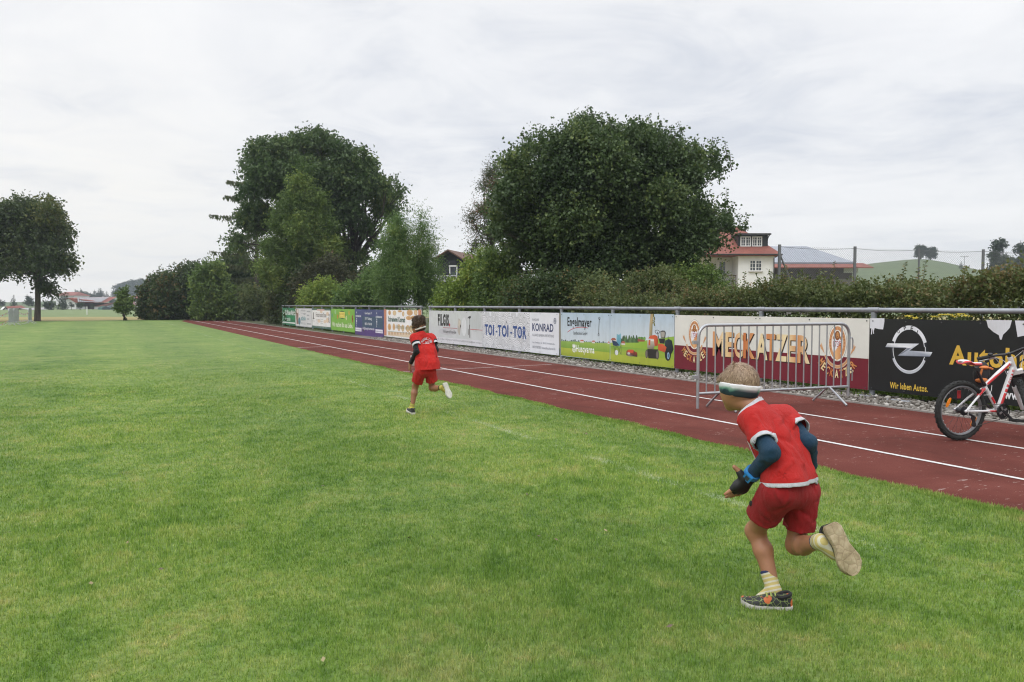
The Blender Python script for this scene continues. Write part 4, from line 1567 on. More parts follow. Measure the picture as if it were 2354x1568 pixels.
L_MAPLE = mat_leaf('maple_leaf', (0.037, 0.063, 0.022), (0.084, 0.116, 0.035), (0.139, 0.149, 0.041))
L_DARK = mat_leaf('dark_shrub_leaf', (0.034, 0.060, 0.022), (0.074, 0.116, 0.033), (0.185, 0.131, 0.048))
L_LIME = mat_leaf('lime_leaf', (0.102, 0.172, 0.030), (0.232, 0.324, 0.055), (0.371, 0.403, 0.075))
L_WALNUT = mat_leaf('walnut_leaf', (0.040, 0.079, 0.026), (0.093, 0.149, 0.044), (0.158, 0.201, 0.055))
L_ASH = mat_leaf('ash_leaf', (0.074, 0.131, 0.033), (0.158, 0.236, 0.055), (0.260, 0.315, 0.069))
L_COPPER = mat_leaf('copper_leaf', (0.040, 0.046, 0.020), (0.080, 0.086, 0.036), (0.15, 0.10, 0.05))
L_SAGE = mat_leaf('sage_leaf', (0.071, 0.105, 0.035), (0.148, 0.189, 0.066), (0.223, 0.210, 0.069))
L_FEATHER = mat_leaf('young_leaf', (0.068, 0.132, 0.036), (0.145, 0.236, 0.060), (0.23, 0.30, 0.075))
L_ROWAN = mat_leaf('rowan_leaf', (0.050, 0.066, 0.030), (0.095, 0.110, 0.050), (0.24, 0.10, 0.05))
L_HAZEL = mat_leaf('hazel_leaf', (0.036, 0.066, 0.022), (0.084, 0.132, 0.043), (0.19, 0.24, 0.075))
L_HEDGE = mat_leaf('hedge_leaf', (0.050, 0.078, 0.024), (0.125, 0.152, 0.045), (0.21, 0.150, 0.065))
L_LARCH = mat_leaf('larch_needle', (0.052, 0.081, 0.035), (0.111, 0.140, 0.058), (0.167, 0.158, 0.069))
L_FAR = mat_leaf('far_leaf', (0.025, 0.045, 0.025), (0.055, 0.085, 0.04), (0.08, 0.10, 0.045))
L_WEED = mat_leaf('weed_leaf', (0.084, 0.149, 0.027), (0.205, 0.289, 0.055), (0.408, 0.350, 0.109))


def build_trees():
    tree('maple_tree', 'tall round dark tree with bare lower trunk at far left edge of field', 'tree', 57.5, 85, (86, 600),
         [(60, 488, 40), (110, 487, 36), (18, 497, 40), (85, 535, 62), (138, 545, 34), (30, 565, 55), (-40, 560, 55), (152, 608, 27), (105, 595, 48), (40, 605, 36), (5, 618, 26), (-55, 610, 40), (165, 600, 15), (-20, 510, 45), (125, 515, 30), (-80, 560, 40), (100, 655, 22, .15), (114, 668, 19, .15), (84, 645, 16, .15), (122, 674, 11, .15), (74, 632, 12, .15)],
         L_MAPLE, 5200, 9, 0.55, 0.22, 0.20, barkc=(0.075, 0.062, 0.05), upb=0.1, spread=0.16)
    tree('young_tree', 'small slender leafy tree alone at the edge of the field', 'tree', 59.5, 284, (284, 712), [(284, 690, 14), (281, 678, 11), (291, 700, 14), (278, 706, 13), (284, 669, 7), (295, 712, 9), (273, 712, 8)],
         L_ASH, 560, 8, 0.35, 0.17, 0.06, stems=3, barkc=(0.05, 0.04, 0.03))
    shrub('dark dense bush closing the far end of the track, left part', 63, [(352, 685, 28), (378, 655, 28), (340, 708, 18), (365, 710, 28), (392, 690, 28), (332, 672, 12), (350, 655, 12)], L_DARK, 3300, 8, 0.5, 0.2, group='dark bushes at the end of the track', depth=2.0)
    shrub('taller dark bush closing the far end of the track, right part', 65.5, [(415, 645, 32), (445, 630, 28), (455, 668, 30), (425, 690, 32), (470, 700, 32), (400, 665, 22), (425, 625, 12), (495, 705, 26)], L_DARK, 3600, 8, 0.5, 0.2, group='dark bushes at the end of the track', depth=2.0)
    shrub('yellow green bush beside the dark bushes at track end', 60, [(468, 632, 26), (495, 630, 26), (505, 662, 26), (478, 668, 24), (460, 650, 20), (490, 610, 14), (520, 680, 24)], L_ASH, 2600, 8, 0.5, 0.2, depth=1.5)
    # larch behind, with long hanging branch tips on its left side
    b = gat(588, 62)
    root = empty('larch_tree', b)
    tag(root, 'larch with long drooping branch tips standing left of the walnut tree', 'tree')
    tr = MB()
    top = W(592, 395, 62)
    tr.tube([b - [0, 0, .1], top], [0.22, 0.03], 8)
    P, A, S, T = [], [], [], []
    for i, (y, xt) in enumerate([(418, 522), (452, 515), (496, 480), (540, 540), (580, 482), (560, 470 + 55), (610, 520), (520, 560), (470, 555), (640, 520), (430, 640), (500, 660), (560, 670), (430, 560), (600, 560)]):
        st = W(590, y - 4, 62)
        en = W(xt, y - 2, 62 + random.uniform(-1.5, 0.5))
        mid = st * 0.5 + en * 0.5 - np.array([0, 0, 0.30])
        tr.tube([st, mid, en], [0.05, 0.03, 0.008], 5)
        for q in range(85):
            t = random.random()
            p0 = (st * (1 - t) ** 2 + 2 * mid * t * (1 - t) + en * t * t)
            hl = random.uniform(0.2, 0.75) * (1.1 - 0.75 * t)
            out = np.array([random.gauss(0, 0.16), random.gauss(0, 0.16), 0])
            for j in range(9):
                s = j / 8
                P.append(p0 + out * s + np.array([0, 0, -hl * s]) + np.random.default_rng(i * 999 + q * 9 + j).normal(size=3) * 0.02)
                A.append(np.array([random.gauss(0, .25), random.gauss(0, .25), -1]))
                S.append(0.20)
                T.append(0.5 + 0.4 * random.random())
    tr.build('trunk', bark(), root, True, smooth=True)
    leaf_mesh('crown', np.array(P), unit(np.array(A)), np.array(S), 0.30, np.array(T), root, L_LARCH)
    tree('walnut_tree', 'tallest broad walnut tree with sky showing through its right side', 'tree', 50, 800, (815, 560),
         [(600, 352, 34), (650, 345, 36), (690, 328, 26), (730, 325, 32), (768, 330, 22), (705, 360, 45), (790, 360, 34), (832, 350, 16), (835, 385, 32), (572, 385, 22), (620, 410, 50), (700, 410, 60), (775, 420, 50), (845, 425, 38), (890, 425, 24), (880, 470, 34), (920, 445, 17),
          (800, 485, 38), (842, 525, 26), (780, 570, 36), (830, 592, 22), (905, 490, 20), (572, 440, 26), (572, 500, 28), (545, 555, 24), (590, 500, 40), (818, 645, 30), (775, 640, 30), (868, 565, 16), (928, 462, 10), (750, 500, 40)],
         L_WALNUT, 8200, 9, 0.6, 0.235, 0.26, barkc=(0.06, 0.052, 0.042), spread=0.13, aspect=0.45, droop=0.25, shell=0.7, depth=3.6)
    tree('ash_tree', 'mid green slender tree standing in front of the walnut tree', 'tree', 46.5, 690, (690, 600),
         [(702, 400, 26), (690, 430, 32), (680, 470, 38), (722, 470, 38), (650, 515, 36), (700, 530, 50), (748, 520, 34), (628, 575, 34), (690, 600, 55), (755, 580, 36), (610, 620, 26), (640, 640, 34), (735, 640, 38), (770, 560, 18), (640, 480, 18)],
         L_ASH, 8500, 9, 0.5, 0.16, 0.16, spread=0.15, aspect=0.42, upb=0.45, depth=2.0)
    shrub('brownish copper leaved bush below the walnut tree', 44, [(725, 640, 34), (770, 622, 30), (692, 655, 24), (800, 660, 30), (755, 600, 18)], L_COPPER, 3000, 8, 0.4, 0.14, depth=1.3)
    shrub('dark shaded bush behind the far row of boards', 45, [(640, 670, 30), (680, 650, 30), (600, 660, 30), (825, 680, 28), (850, 640, 30), (660, 690, 26), (570, 640, 30), (540, 640, 24)], L_DARK, 4200, 8, 0.45, 0.15, depth=1.3)
    shrub('tall dark green bush between the yellow green bush and the larch', 65, [(515, 630, 32), (540, 605, 34), (570, 625, 36), (600, 635, 34), (555, 670, 34), (530, 690, 32), (590, 690, 34), (625, 680, 32)], L_WALNUT, 5200, 8, 0.5, 0.2, depth=1.0)
    shrub('grey green verge bush beside the track, farthest of three', 61, [(525, 690, 28), (552, 684, 26), (545, 712, 22), (515, 705, 20)], L_SAGE, 1500, 8, 0.4, 0.15, group='verge bushes beyond the railing', depth=0.6)
    shrub('grey green verge bush beside the track, middle of three', 58, [(580, 682, 26), (600, 690, 24), (575, 712, 22), (602, 714, 20)], L_SAGE, 1500, 8, 0.4, 0.15, group='verge bushes beyond the railing', depth=0.5)
    shrub('brown tinged verge bush touching the end of the railing', 50.5, [(628, 678, 26), (640, 705, 24), (615, 705, 18), (645, 690, 18)], L_HEDGE, 1700, 8, 0.4, 0.14, group='verge bushes beyond the railing', depth=0.4)
    shrub('bright yellow green bush above the grey and white boards', 42, [(738, 668, 26), (708, 680, 22), (762, 680, 24), (720, 698, 18), (752, 655, 14), (690, 690, 16)], L_LIME, 2600, 9, 0.35, 0.11, depth=0.7)
    shrub('bright green bush above the navy and wood patterned boards', 37, [(805, 680, 24), (835, 665, 24), (860, 645, 26), (785, 690, 18), (845, 690, 22), (880, 675, 28), (870, 620, 18)], L_FEATHER, 3000, 9, 0.35, 0.11, depth=0.7)
    tree('young_ash_tree', 'light green young tree behind the gap, left of two', 'tree', 30, 912, (912, 580), [(915, 505, 16), (908, 530, 22), (925, 545, 20), (900, 565, 24), (930, 580, 24), (895, 605, 28), (925, 620, 28), (900, 645, 32), (880, 640, 22), (935, 650, 26), (910, 680, 30)],
         L_FEATHER, 4200, 10, 0.5, 0.085, 0.06, aspect=0.38, spread=0.12, droop=0.3, depth=0.9, group='young trees behind the gap', barkc=(0.09, 0.085, 0.06))
    tree('young_ash_tree', 'feathery young tree with sparse top, right of two', 'tree', 31, 962, (964, 600), [(966, 500, 9), (972, 530, 15), (985, 550, 14), (960, 555, 16), (975, 585, 24), (995, 580, 12), (955, 610, 26), (985, 625, 28), (960, 650, 30), (1000, 660, 22), (975, 685, 32)],
         L_FEATHER, 3000, 10, 0.55, 0.08, 0.05, aspect=0.36, spread=0.10, upb=0.5, depth=0.8, group='young trees behind the gap', barkc=(0.09, 0.085, 0.06))
    shrub('bright green bush right of the young trees, below the dark chalet', 27, [(1048, 668, 20), (1085, 618, 20), (1108, 600, 22), (1062, 680, 28), (1028, 672, 18), (1092, 650, 28), (1018, 692, 16)], L_LIME, 4200, 9, 0.35, 0.085, depth=0.7)
    shrub('mid green bush under the left side of the hazel', 25, [(1135, 600, 26), (1165, 605, 28), (1120, 650, 32), (1170, 655, 34), (1140, 690, 28), (1195, 690, 26)], L_ASH, 4200, 9, 0.35, 0.085, depth=0.8)
    tree('rowan_tree', 'sparse reddish rowan with visible sky, left of the big hazel', 'tree', 31, 1132, (1130, 480), [(1143, 385, 14), (1128, 405, 16), (1115, 430, 14), (1140, 430, 22), (1105, 485, 18), (1085, 505, 13), (1130, 480, 24), (1098, 530, 14), (1125, 540, 20), (1090, 570, 13), (1150, 520, 20), (1108, 560, 10)],
         L_ROWAN, 1500, 9, 0.45, 0.085, 0.07, aspect=0.36, spread=0.13, shell=0.3, depth=0.8)
    tree('hazel_tree', 'biggest dark green spreading hazel behind the white boards', 'tree', 25, 1310, (1330, 560),
         [(1345, 318, 34), (1352, 298, 22), (1325, 325, 28), (1372, 325, 26), (1318, 320, 24), (1300, 350, 40), (1250, 345, 26), (1212, 345, 20), (1190, 390, 34), (1400, 325, 30), (1370, 340, 36), (1450, 322, 28), (1480, 322, 26), (1520, 332, 28), (1560, 355, 26), (1600, 368, 26), (1640, 372, 20), (1650, 395, 14), (1585, 410, 36), (1500, 390, 62), (1400, 395, 66), (1300, 420, 66), (1225, 440, 52), (1165, 455, 34), (1150, 500, 28), (1150, 530, 26), (1220, 520, 52), (1320, 510, 70), (1430, 500, 70), (1530, 470, 52), (1590, 495, 36), (1628, 490, 20), (1655, 478, 10), (1640, 525, 24), (1672, 522, 16), (1700, 527, 9), (1600, 550, 40), (1250, 575, 44), (1340, 580, 54), (1440, 575, 58), (1540, 570, 46), (1200, 560, 36), (1480, 615, 40), (1390, 625, 40), (1300, 630, 28), (1650, 405, 10), (1345, 285, 9), (1395, 305, 10), (1470, 292, 11), (1500, 302, 10), (1560, 302, 7), (1270, 312, 8), (1640, 348, 8), (1215, 322, 7), (1665, 500, 10), (1570, 605, 30), (1640, 560, 20)],
         L_HAZEL, 25000, 9, 0.34, 0.104, 0.075, aspect=0.75, spread=0.11, upb=0.45, stems=7, depth=2.6, shell=0.76, barkc=(0.06, 0.05, 0.038), spray=0.5,
         sprays=[(1350, 292, .55), (1338, 300, .5), (1362, 300, .5), (1330, 305, .45), (1372, 308, .45), (1330, 300, .5), (1398, 305, .4), (1375, 310, .5), (1425, 300, .4), (1452, 302, .5), (1470, 296, .55), (1490, 302, .5), (1510, 312, .5), (1535, 322, .45), (1562, 318, .5), (1590, 345, .4), (1630, 352, .45), (1650, 365, .4), (1215, 335, .45), (1200, 345, .4), (1180, 370, .45), (1240, 330, .4), (1272, 325, .45), (1300, 325, .4), (1160, 420, .4), (1185, 385, .4), (1665, 385, .35), (1650, 470, .4), (1668, 490, .4), (1690, 515, .4), (1705, 518, .35), (1640, 505, .4)])
    shrub('green bush under the right side of the hazel, beside the white house', 23, [(1600, 640, 32), (1635, 640, 24), (1575, 660, 32), (1655, 668, 20), (1620, 675, 30), (1685, 680, 16), (1545, 640, 30)], L_ASH, 4600, 9, 0.32, 0.075, depth=0.8)
    shrub('low bush with yellowing leaves under the middle of the hazel', 20.5, [(1340, 685, 30), (1385, 672, 30), (1425, 680, 30), (1460, 672, 30), (1365, 655, 24)], L_SAGE, 2900, 9, 0.28, 0.07, depth=0.6)
    shrub('low dark bush under the left of the hazel above the scallop board', 21, [(1215, 670, 34), (1255, 660, 34), (1295, 670, 32), (1235, 695, 26), (1185, 680, 26), (1320, 650, 28)], L_DARK, 4200, 9, 0.3, 0.075, depth=0.6)
    shrub('low brownish bush under the hazel above the mower picture', 20, [(1500, 668, 34), (1540, 672, 32), (1575, 685, 26), (1520, 645, 28), (1470, 660, 28)], L_HEDGE, 3600, 9, 0.28, 0.065, depth=0.6)


def build_hedge():
    """clipped-free hedge behind the right-hand boards"""
    y0, y1 = -2.0, 16.5
    root = empty('hedge', (11.4, 7, 0))
    tag(root, 'long brownish green hedge with upright shoots behind the boards at right', 'hedge')

    def top(y, x):
        return 1.44 + 0.07 * np.sin(y * 1.3) + 0.08 * np.sin(y * 3.1 + 1) + 0.05 * np.sin(y * 6.7 + x * 3) - 0.22 * np.clip((y - 10) / 4, 0, 1) + 0.06 * np.clip((7.2 - y) / 2, 0, 1)
    n = 19000
    y = y0 + (y1 - y0) * rng.random(n)
    face = rng.random(n)
    x = np.where(face < 0.55, 10.55 + 0.35 * rng.random(n) ** 2 + 0.10 * np.sin(y * 2.3) + 0.07 * np.sin(y * 5.9), 10.6 + 1.5 * rng.random(n))
    zt = top(y, x)
    z = np.where(face < 0.55, 0.15 + (zt - 0.15) * rng.random(n), zt - 0.25 * rng.random(n) ** 1.6)
    per = 9
    td = unit(np.stack([rng.normal(-0.45, 0.4, n), rng.normal(0, 0.45, n), rng.normal(0.65, 0.4, n)], 1))
    L = 0.10 + 0.22 * rng.random(n)
    t = rng.random((n, per))
    pos = np.stack([x, y, z], 1)[:, None] + td[:, None] * (t * L[:, None])[..., None] + rng.normal(size=(n, per, 3)) * 0.018
    ax = unit(td[:, None] * 0.5 + rng.normal(size=pos.shape) * 0.6)
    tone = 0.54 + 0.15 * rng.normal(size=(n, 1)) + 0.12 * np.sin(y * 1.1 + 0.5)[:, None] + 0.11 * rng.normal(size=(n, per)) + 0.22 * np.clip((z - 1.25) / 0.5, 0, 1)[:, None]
    P, A, T = [pos.reshape(-1, 3)], [ax.reshape(-1, 3)], [tone.ravel()]
    # upright shoots
    st = MB()
    for i in range(230):
        yy = random.uniform(y0, y1)
        xx = 10.7 + 1.3 * random.random()
        zz = float(top(np.array(yy), np.array(xx))) - 0.12
        h = 0.14 + 0.50 * random.random() ** 2.2
        ln = np.array([random.gauss(0, 0.05), random.gauss(0, 0.07), h])
        b = np.array([xx, yy, zz])
        st.tube([b, b + ln], [0.006, 0.002], 4)
        m = int(10 + h * 45)
        s = np.linspace(0.0, 1, m)
        pp = b + ln[None] * s[:, None]
        ang = np.arange(m) * 2.4
        out = np.stack([np.cos(ang), np.sin(ang), np.full(m, 0.25)], 1)
        P.append(pp + out * 0.022)
        A.append(unit(out))
        T.append(np.clip(0.75 + 0.2 * np.random.default_rng(i).normal(size=m), 0, 1))
    # thin branches inside
    for i in range(160):
        yy = random.uniform(y0, y1)
        b = np.array([11.2 + random.uniform(-.3, .4), yy, -0.05])
        st.tube([b, b + [random.gauss(0, .2), random.gauss(0, .2), 0.8], b + [random.gauss(0, .35), random.gauss(0, .35), 1.4]], [0.018, 0.012, 0.004], 5)
    st.build('stems', bark((0.06, 0.045, 0.03)), root, True)
    P, A, T = np.concatenate(P), np.concatenate(A), np.concatenate(T)
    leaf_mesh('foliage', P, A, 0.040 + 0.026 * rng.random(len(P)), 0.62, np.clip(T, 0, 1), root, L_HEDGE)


def build_undergrowth():
    """grass and weeds under and behind the railing"""
    n = 16000
    y = 1.5 + 45 * rng.random(n) ** 1.5
    x = 9.14 + 1.3 * rng.random(n) ** 1.3 + 0.08 * np.sin(y * 2.7)
    near = rng.random(n) < 0.10
    x = np.where(near, 8.72 + 0.35 * rng.random(n), x)
    cl = np.sin(y * 1.9) + np.sin(y * 4.3 + 2) + 0.7 * np.sin(y * 9 + 1)
    keep = ~near | (cl > 1.0)
    x, y, near = x[keep], y[keep], near[keep]
    n = len(x)
    h = np.where(near, 0.03 + 0.06 * rng.random(n), 0.10 + 0.26 * rng.random(n) ** 1.5)
    per = 4
    base = np.stack([x, y, np.zeros(n)], 1)
    td = unit(np.stack([rng.normal(-0.1, 0.35, n), rng.normal(0, 0.4, n), np.ones(n)], 1))
    t = rng.random((n, per))
    pos = base[:, None] + td[:, None] * (t * h[:, None])[..., None]
    ax = unit(td[:, None] + rng.normal(size=pos.shape) * 0.45)
    size = (0.05 + 0.07 * rng.random((n, per))) * np.where(near, 0.5, 1.0)[:, None]
    tone = 0.4 + 0.2 * rng.normal(size=(n, 1)) + 0.1 * rng.normal(size=(n, per))
    o = leaf_mesh('undergrowth', pos.reshape(-1, 3), ax.reshape(-1, 3), size.ravel(), 0.34, np.clip(tone.ravel(), 0, 1), None, L_WEED)
    tag(o, 'weeds and long grass growing under the railing', 'weeds', kind='stuff')
    # yellow tansy heads showing above the black board
    for i, (px, y) in enumerate(((2090, 727), (2103, 731), (2152, 728), (2166, 723), (2182, 724), (2196, 727), (2207, 722), (2219, 726))):
        p = onboard((px, y))
        k = 9.45 / XB
        head = np.array([9.45, p[0] * k, CAMH + (p[1] - CAMH) * k])
        r = empty('tansy_plant', (head[0], head[1], 0))
        tag(r, 'yellow flowered tansy plant looking over the top of the black board', 'plant', 'tansy plants behind the black board')
        s = MB()
        s.tube([(head[0], head[1], 0), head + [0.02, 0, -0.4], head], [0.006, 0.005, 0.003], 5)
        fl = MB()
        for q in range(26):
            o = np.array([random.gauss(0, 0.028), random.gauss(0, 0.028), random.gauss(0, 0.006)])
            fl.ball(head + o, (0.008, 0.008, 0.005), 6, 4)
            if q % 3 == 0:
                s.tube([head + [0, 0, -0.08], head + o], 0.0015, 4)
        s.build('stem', mat('plant_stem', (0.07, 0.12, 0.03), 0.8), r, True)
        fl.build('flower_head', mat('tansy_yellow', (0.62, 0.50, 0.06), 0.8, 0.2, 40), r, True)
        m = 60
        pp = np.stack([head[0] + rng.normal(0, .05, m), head[1] + rng.normal(0, .05, m), head[2] - 0.05 - 0.75 * rng.random(m)], 1)
        leaf_mesh('leaves', pp, unit(rng.normal(size=(m, 3))), np.full(m, 0.055), 0.3, rng.random(m) * 0.4, r, L_ASH)


build_trees()
build_hedge()
build_undergrowth()
# ---------------------------------------------------------------- buildings
def house_frame(px, z, rot=0.0):
    """local frame standing on the ground at column px: x to the right of the view, y away"""
    b = gat(px, z)
    return b, -YAW + rot


def mat_roof(name, c, scale=3.0):
    if name in MATS:
        return MATS[name]
    m, nt, N, L, b = nodes(name)
    v = coords(N, L)
    br = N.new('ShaderNodeTexBrick')
    br.inputs['Scale'].default_value = scale
    br.inputs['Mortar Size'].default_value = 0.03
    br.inputs['Color1'].default_value = tuple(x * 1.15 for x in c) + (1,)
    br.inputs['Color2'].default_value = tuple(x * 0.85 for x in c) + (1,)
    br.inputs['Mortar'].default_value = tuple(x * 0.45 for x in c) + (1,)
    L.new(v, br.inputs['Vector'])
    n = nz(N, L, v, 1.2, 5, 0.6)
    L.new(mix_(N, L, 1.0, br.outputs['Color'], ramp_(N, L, n, [(0.3, (0.8, 0.8, 0.8)), (0.7, (1.1, 1.1, 1.1))]), 'MULTIPLY'), b.inputs['Base Color'])
    b.inputs['Roughness'].default_value = 0.8
    MATS[name] = m
    return m


PLASTER = mat('white_plaster', (0.74, 0.745, 0.74), 0.85, 0.05, 1.2, bump=0.1)
GLASS = mat('window_glass', (0.05, 0.06, 0.07), 0.12, 0.3, 1.5, spec=0.6)
WFRAME = mat('white_window_frame', (0.76, 0.76, 0.75), 0.5, 0.03)
CURTAIN = mat('curtain', (0.42, 0.42, 0.42), 0.9, 0.3, 3)
DARKW = mat('dark_stained_wood', (0.018, 0.020, 0.024), 0.75, 0.35, 2, stretch=(8, 8, 1))
BROWNW = mat('brown_boards', (0.060, 0.040, 0.034), 0.8, 0.3, 2, stretch=(6, 6, 1))
RED = mat_roof('red_tiles', (0.27, 0.085, 0.060), 3.5)
REDM = mat_roof('weathered_tiles', (0.15, 0.080, 0.055), 3.5)
ZINC = mat('grey_sheet_metal', (0.25, 0.27, 0.31), 0.45, 0.1, 0.6, metal=0.1, stretch=(4, 0.5, 1))
BLACK = mat('black_metal', (0.015, 0.015, 0.017), 0.5, 0.2, 4)
GREENP = mat('green_tarpaulin', (0.10, 0.20, 0.18), 0.6, 0.15, 2)


def window(root, x0, x1, z0, z1, y, name='window', sashes=2, bars=True, sill=True):
    fr = MB()
    t = 0.09
    fr.bb((x0, y - 0.06, z0), (x0 + t, y + 0.02, z1))
    fr.bb((x1 - t, y - 0.06, z0), (x1, y + 0.02, z1))
    fr.bb((x0 + t, y - 0.06, z1 - t), (x1 - t, y + 0.02, z1))
    fr.bb((x0 + t, y - 0.06, z0), (x1 - t, y + 0.02, z0 + t))
    for i in range(1, sashes):
        xm = x0 + (x1 - x0) * i / sashes
        fr.bb((xm - t * 0.6, y - 0.062, z0 + t), (xm + t * 0.6, y + 0.02, z1 - t))
    if bars:
        for i in range(sashes):
            a, b = x0 + (x1 - x0) * i / sashes, x0 + (x1 - x0) * (i + 1) / sashes
            fr.bb(((a + b) / 2 - 0.016, y - 0.058, z0 + t), ((a + b) / 2 + 0.016, y, z1 - t))
            for k in (1, 2):
                zm = z0 + (z1 - z0) * k / 3
                fr.bb((a + t * 0.7, y - 0.056, zm - 0.016), (b - t * 0.7, y, zm + 0.016))
    w = fr.build(name, WFRAME, root)
    g = MB()
    g.quad((x0 + t, y - 0.02, z0 + t), (x1 - t, y - 0.02, z0 + t), (x1 - t, y - 0.02, z1 - t), (x0 + t, y - 0.02, z1 - t))
    g.build('pane', GLASS, w)
    if sill:
        s = MB()
        s.bb((x0 - 0.08, y - 0.16, z0 - 0.07), (x1 + 0.08, y + 0.0, z0 - 0.003))
        s.build('sill', mat('stone_sill', (0.45, 0.43, 0.40), 0.8), w)


def hip_roof(mb, x0, x1, y0, y1, ze, zr, inset0, inset1, t=0.18):
    ym = (y0 + y1) / 2
    a, b = (x0 + inset0, ym, zr), (x1 - inset1, ym, zr)
    mb.add([(x0, y0, ze), (x1, y0, ze), (x1, y1, ze), (x0, y1, ze), a, b], [(0, 1, 5, 4), (1, 2, 5), (2, 3, 4, 5), (3, 0, 4)])
    mb.add([(x0, y0, ze - t), (x1, y0, ze - t), (x1, y1, ze - t), (x0, y1, ze - t), (x0, y0, ze - .003), (x1, y0, ze - .003), (x1, y1, ze - .003), (x0, y1, ze - .003)],
           [(3, 2, 1, 0), (0, 1, 5, 4), (1, 2, 6, 5), (2, 3, 7, 6), (3, 0, 4, 7)])


def gable_roof(mb, x0, x1, y0, y1, ze, zr, axis='x', t=0.16):
    """two slabs meeting at a ridge along axis"""
    if axis == 'x':
        ym = (y0 + y1) / 2
        for s, ye in ((0, y0), (1, y1)):
            mb.prism([(x0, ye, ze), (x0, ym, zr), (x0, ym, zr + t), (x0, ye, ze + t)], (x1 - x0, 0, 0))
    else:
        xm = (x0 + x1) / 2
        for s, xe in ((0, x0), (1, x1)):
            mb.prism([(xe, y0, ze), (xm, y0, zr), (xm, y0, zr + t), (xe, y0, ze + t)], (0, y1 - y0, 0))


def zat(y, z):                       # height seen at row y at distance z
    return CAMH + (HOR - y) * z / FPX


def build_houses():
    # white house with red hipped roof
    z = 76
    u = lambda px: (px - 1733) / FPX * z
    b, rz = house_frame(1733, z)
    r = empty('house', b, rz)
    tag(r, 'white plastered house with red tiled roof and black dormer behind the hedge', 'house')
    w = MB()
    w.bb((u(1696), 0, -0.2), (u(1778), 9, zat(588, z)))
    w.bb((u(1560), 2.2, -0.2), (u(1696) - 0.003, 9, zat(588, z)))
    w.build('wall', PLASTER, r)
    ro = MB()
    hip_roof(ro, u(1555), u(1791), -0.55, 10.5, zat(585, z), zat(522, z + 5), 3.0, 2.7)
    ro.build('roof', RED, r)
    gu = MB()
    gu.tube([(u(1600), -0.62, zat(586.5, z)), (u(1792), -0.62, zat(586.5, z))], 0.07, 8)
    gu.tube([(u(1786), -0.62, zat(587, z)), (u(1777), -0.10, zat(594, z)), (u(1777), -0.10, 0)], 0.05, 8)
    gu.build('gutter', BLACK, r)
    d = MB()
    d.bb((u(1701), 0.9, zat(570, z)), (u(1770), 4.2, zat(540.5, z)))
    dm = d.build('dormer', BLACK, r)
    dr = MB()
    dr.bb((u(1697), 0.3, zat(540, z)), (u(1773), 4.6, zat(536.5, z)))
    dr.build('roof', mat('dark_sheet', (0.03, 0.03, 0.033), 0.5), dm)
    gg = MB()
    gg.tube([(u(1771), 0.35, zat(538, z)), (u(1769), 0.7, zat(545, z)), (u(1768), 0.85, zat(552, z))], 0.05, 6)
    gg.build('downpipe', BLACK, dm)
    window(r, u(1706), u(1730), zat(566, z), zat(543, z), 0.86, 'dormer_window', sill=False)
    window(r, u(1733), u(1756), zat(566, z), zat(543, z), 0.86, 'dormer_window', sill=False)
    window(r, u(1721), u(1750), zat(624, z), zat(598, z), -0.02)
    window(r, u(1664), u(1682), zat(632, z), zat(598, z), 2.17, sashes=1, sill=False)
    window(r, u(1716), u(1740), zat(690, z), zat(665, z), -0.02)
    bl = MB()
    bl.bb((u(1640), 0.5, zat(662, z)), (u(1695), 2.1, zat(658, z)))
    for i in range(13):
        x = u(1641) + i * (u(1694) - u(1641)) / 12
        bl.bb((x - .02, 0.5, zat(658, z)), (x + .02, 0.54, zat(634, z)))
    bl.bb((u(1640), 0.48, zat(634, z)), (u(1695), 0.56, zat(632, z)))
    bl.build('balcony', mat('balcony_wood', (0.10, 0.07, 0.055), 0.8), r)
    # barn with sheet metal roof
    z = 96
    u = lambda px: (px - 1880) / FPX * z
    b, rz = house_frame(1880, z)
    r = empty('barn', b, rz)
    tag(r, 'long barn with grey metal roof above a red tiled eave strip', 'barn')
    w = MB()
    w.bb((u(1770), 0, -0.2), (u(1958), 12, zat(613, z)))
    w.build('wall', mat('grey_brown_wall', (0.20, 0.17, 0.155), 0.85, 0.2, 1), r)
    bo = MB()
    bo.bb((u(1772), -0.15, zat(641, z)), (u(1955), -0.003, zat(617, z)))
    bo.build('cladding', BROWNW, r)
    ro = MB()
    hip_roof(ro, u(1760), u(1966), 0.3, 13, zat(603, z), zat(566, z + 6), 2, 3.6)
    ro.build('roof', ZINC, r)
    ro = MB()
    ro.prism([(u(1765), -1.9, zat(616, z)), (u(1765), 0.9, zat(604.5, z)), (u(1765), 0.9, zat(602, z) - 0.25), (u(1765), -1.9, zat(618.5, z))], (u(1990) - u(1765), 0, 0))
    ro.build('eave_roof', RED, r)
    s = MB()
    s.bb((u(1936), -0.32, zat(628, z)), (u(1968), -0.2, zat(611, z)))
    s.build('sign', mat('pale_sign', (0.52, 0.52, 0.50), 0.7, 0.12, 6), r)
    # dark chalet
    z = 72
    u = lambda px: (px - 1035) / FPX * z
    b, rz = house_frame(1035, z, math.radians(-14))
    r = empty('chalet', b, rz)
    tag(r, 'dark wooden chalet with brown tiled gable and pale balcony behind green bushes', 'house')
    w = MB()
    hw = 1.27
    za, ze = zat(579, z), zat(598, z)
    w.prism([(-hw, 0, -0.2), (hw, 0, -0.2), (hw, 0, ze + 0.1), (0, 0, za - 0.15), (-hw, 0, ze + 0.1)], (0, 8, 0))
    w.build('wall', DARKW, r)
    ro = MB()
    gable_roof(ro, -1.62, 1.62, -0.7, 8.5, zat(602, z), zat(578, z), 'y', 0.12)
    ro.build('roof', REDM, r)
    window(r, -0.05, 0.72, zat(645, z), zat(612, z), -0.03, 'balcony_door', sashes=1, bars=False, sill=False)
    sh = MB()
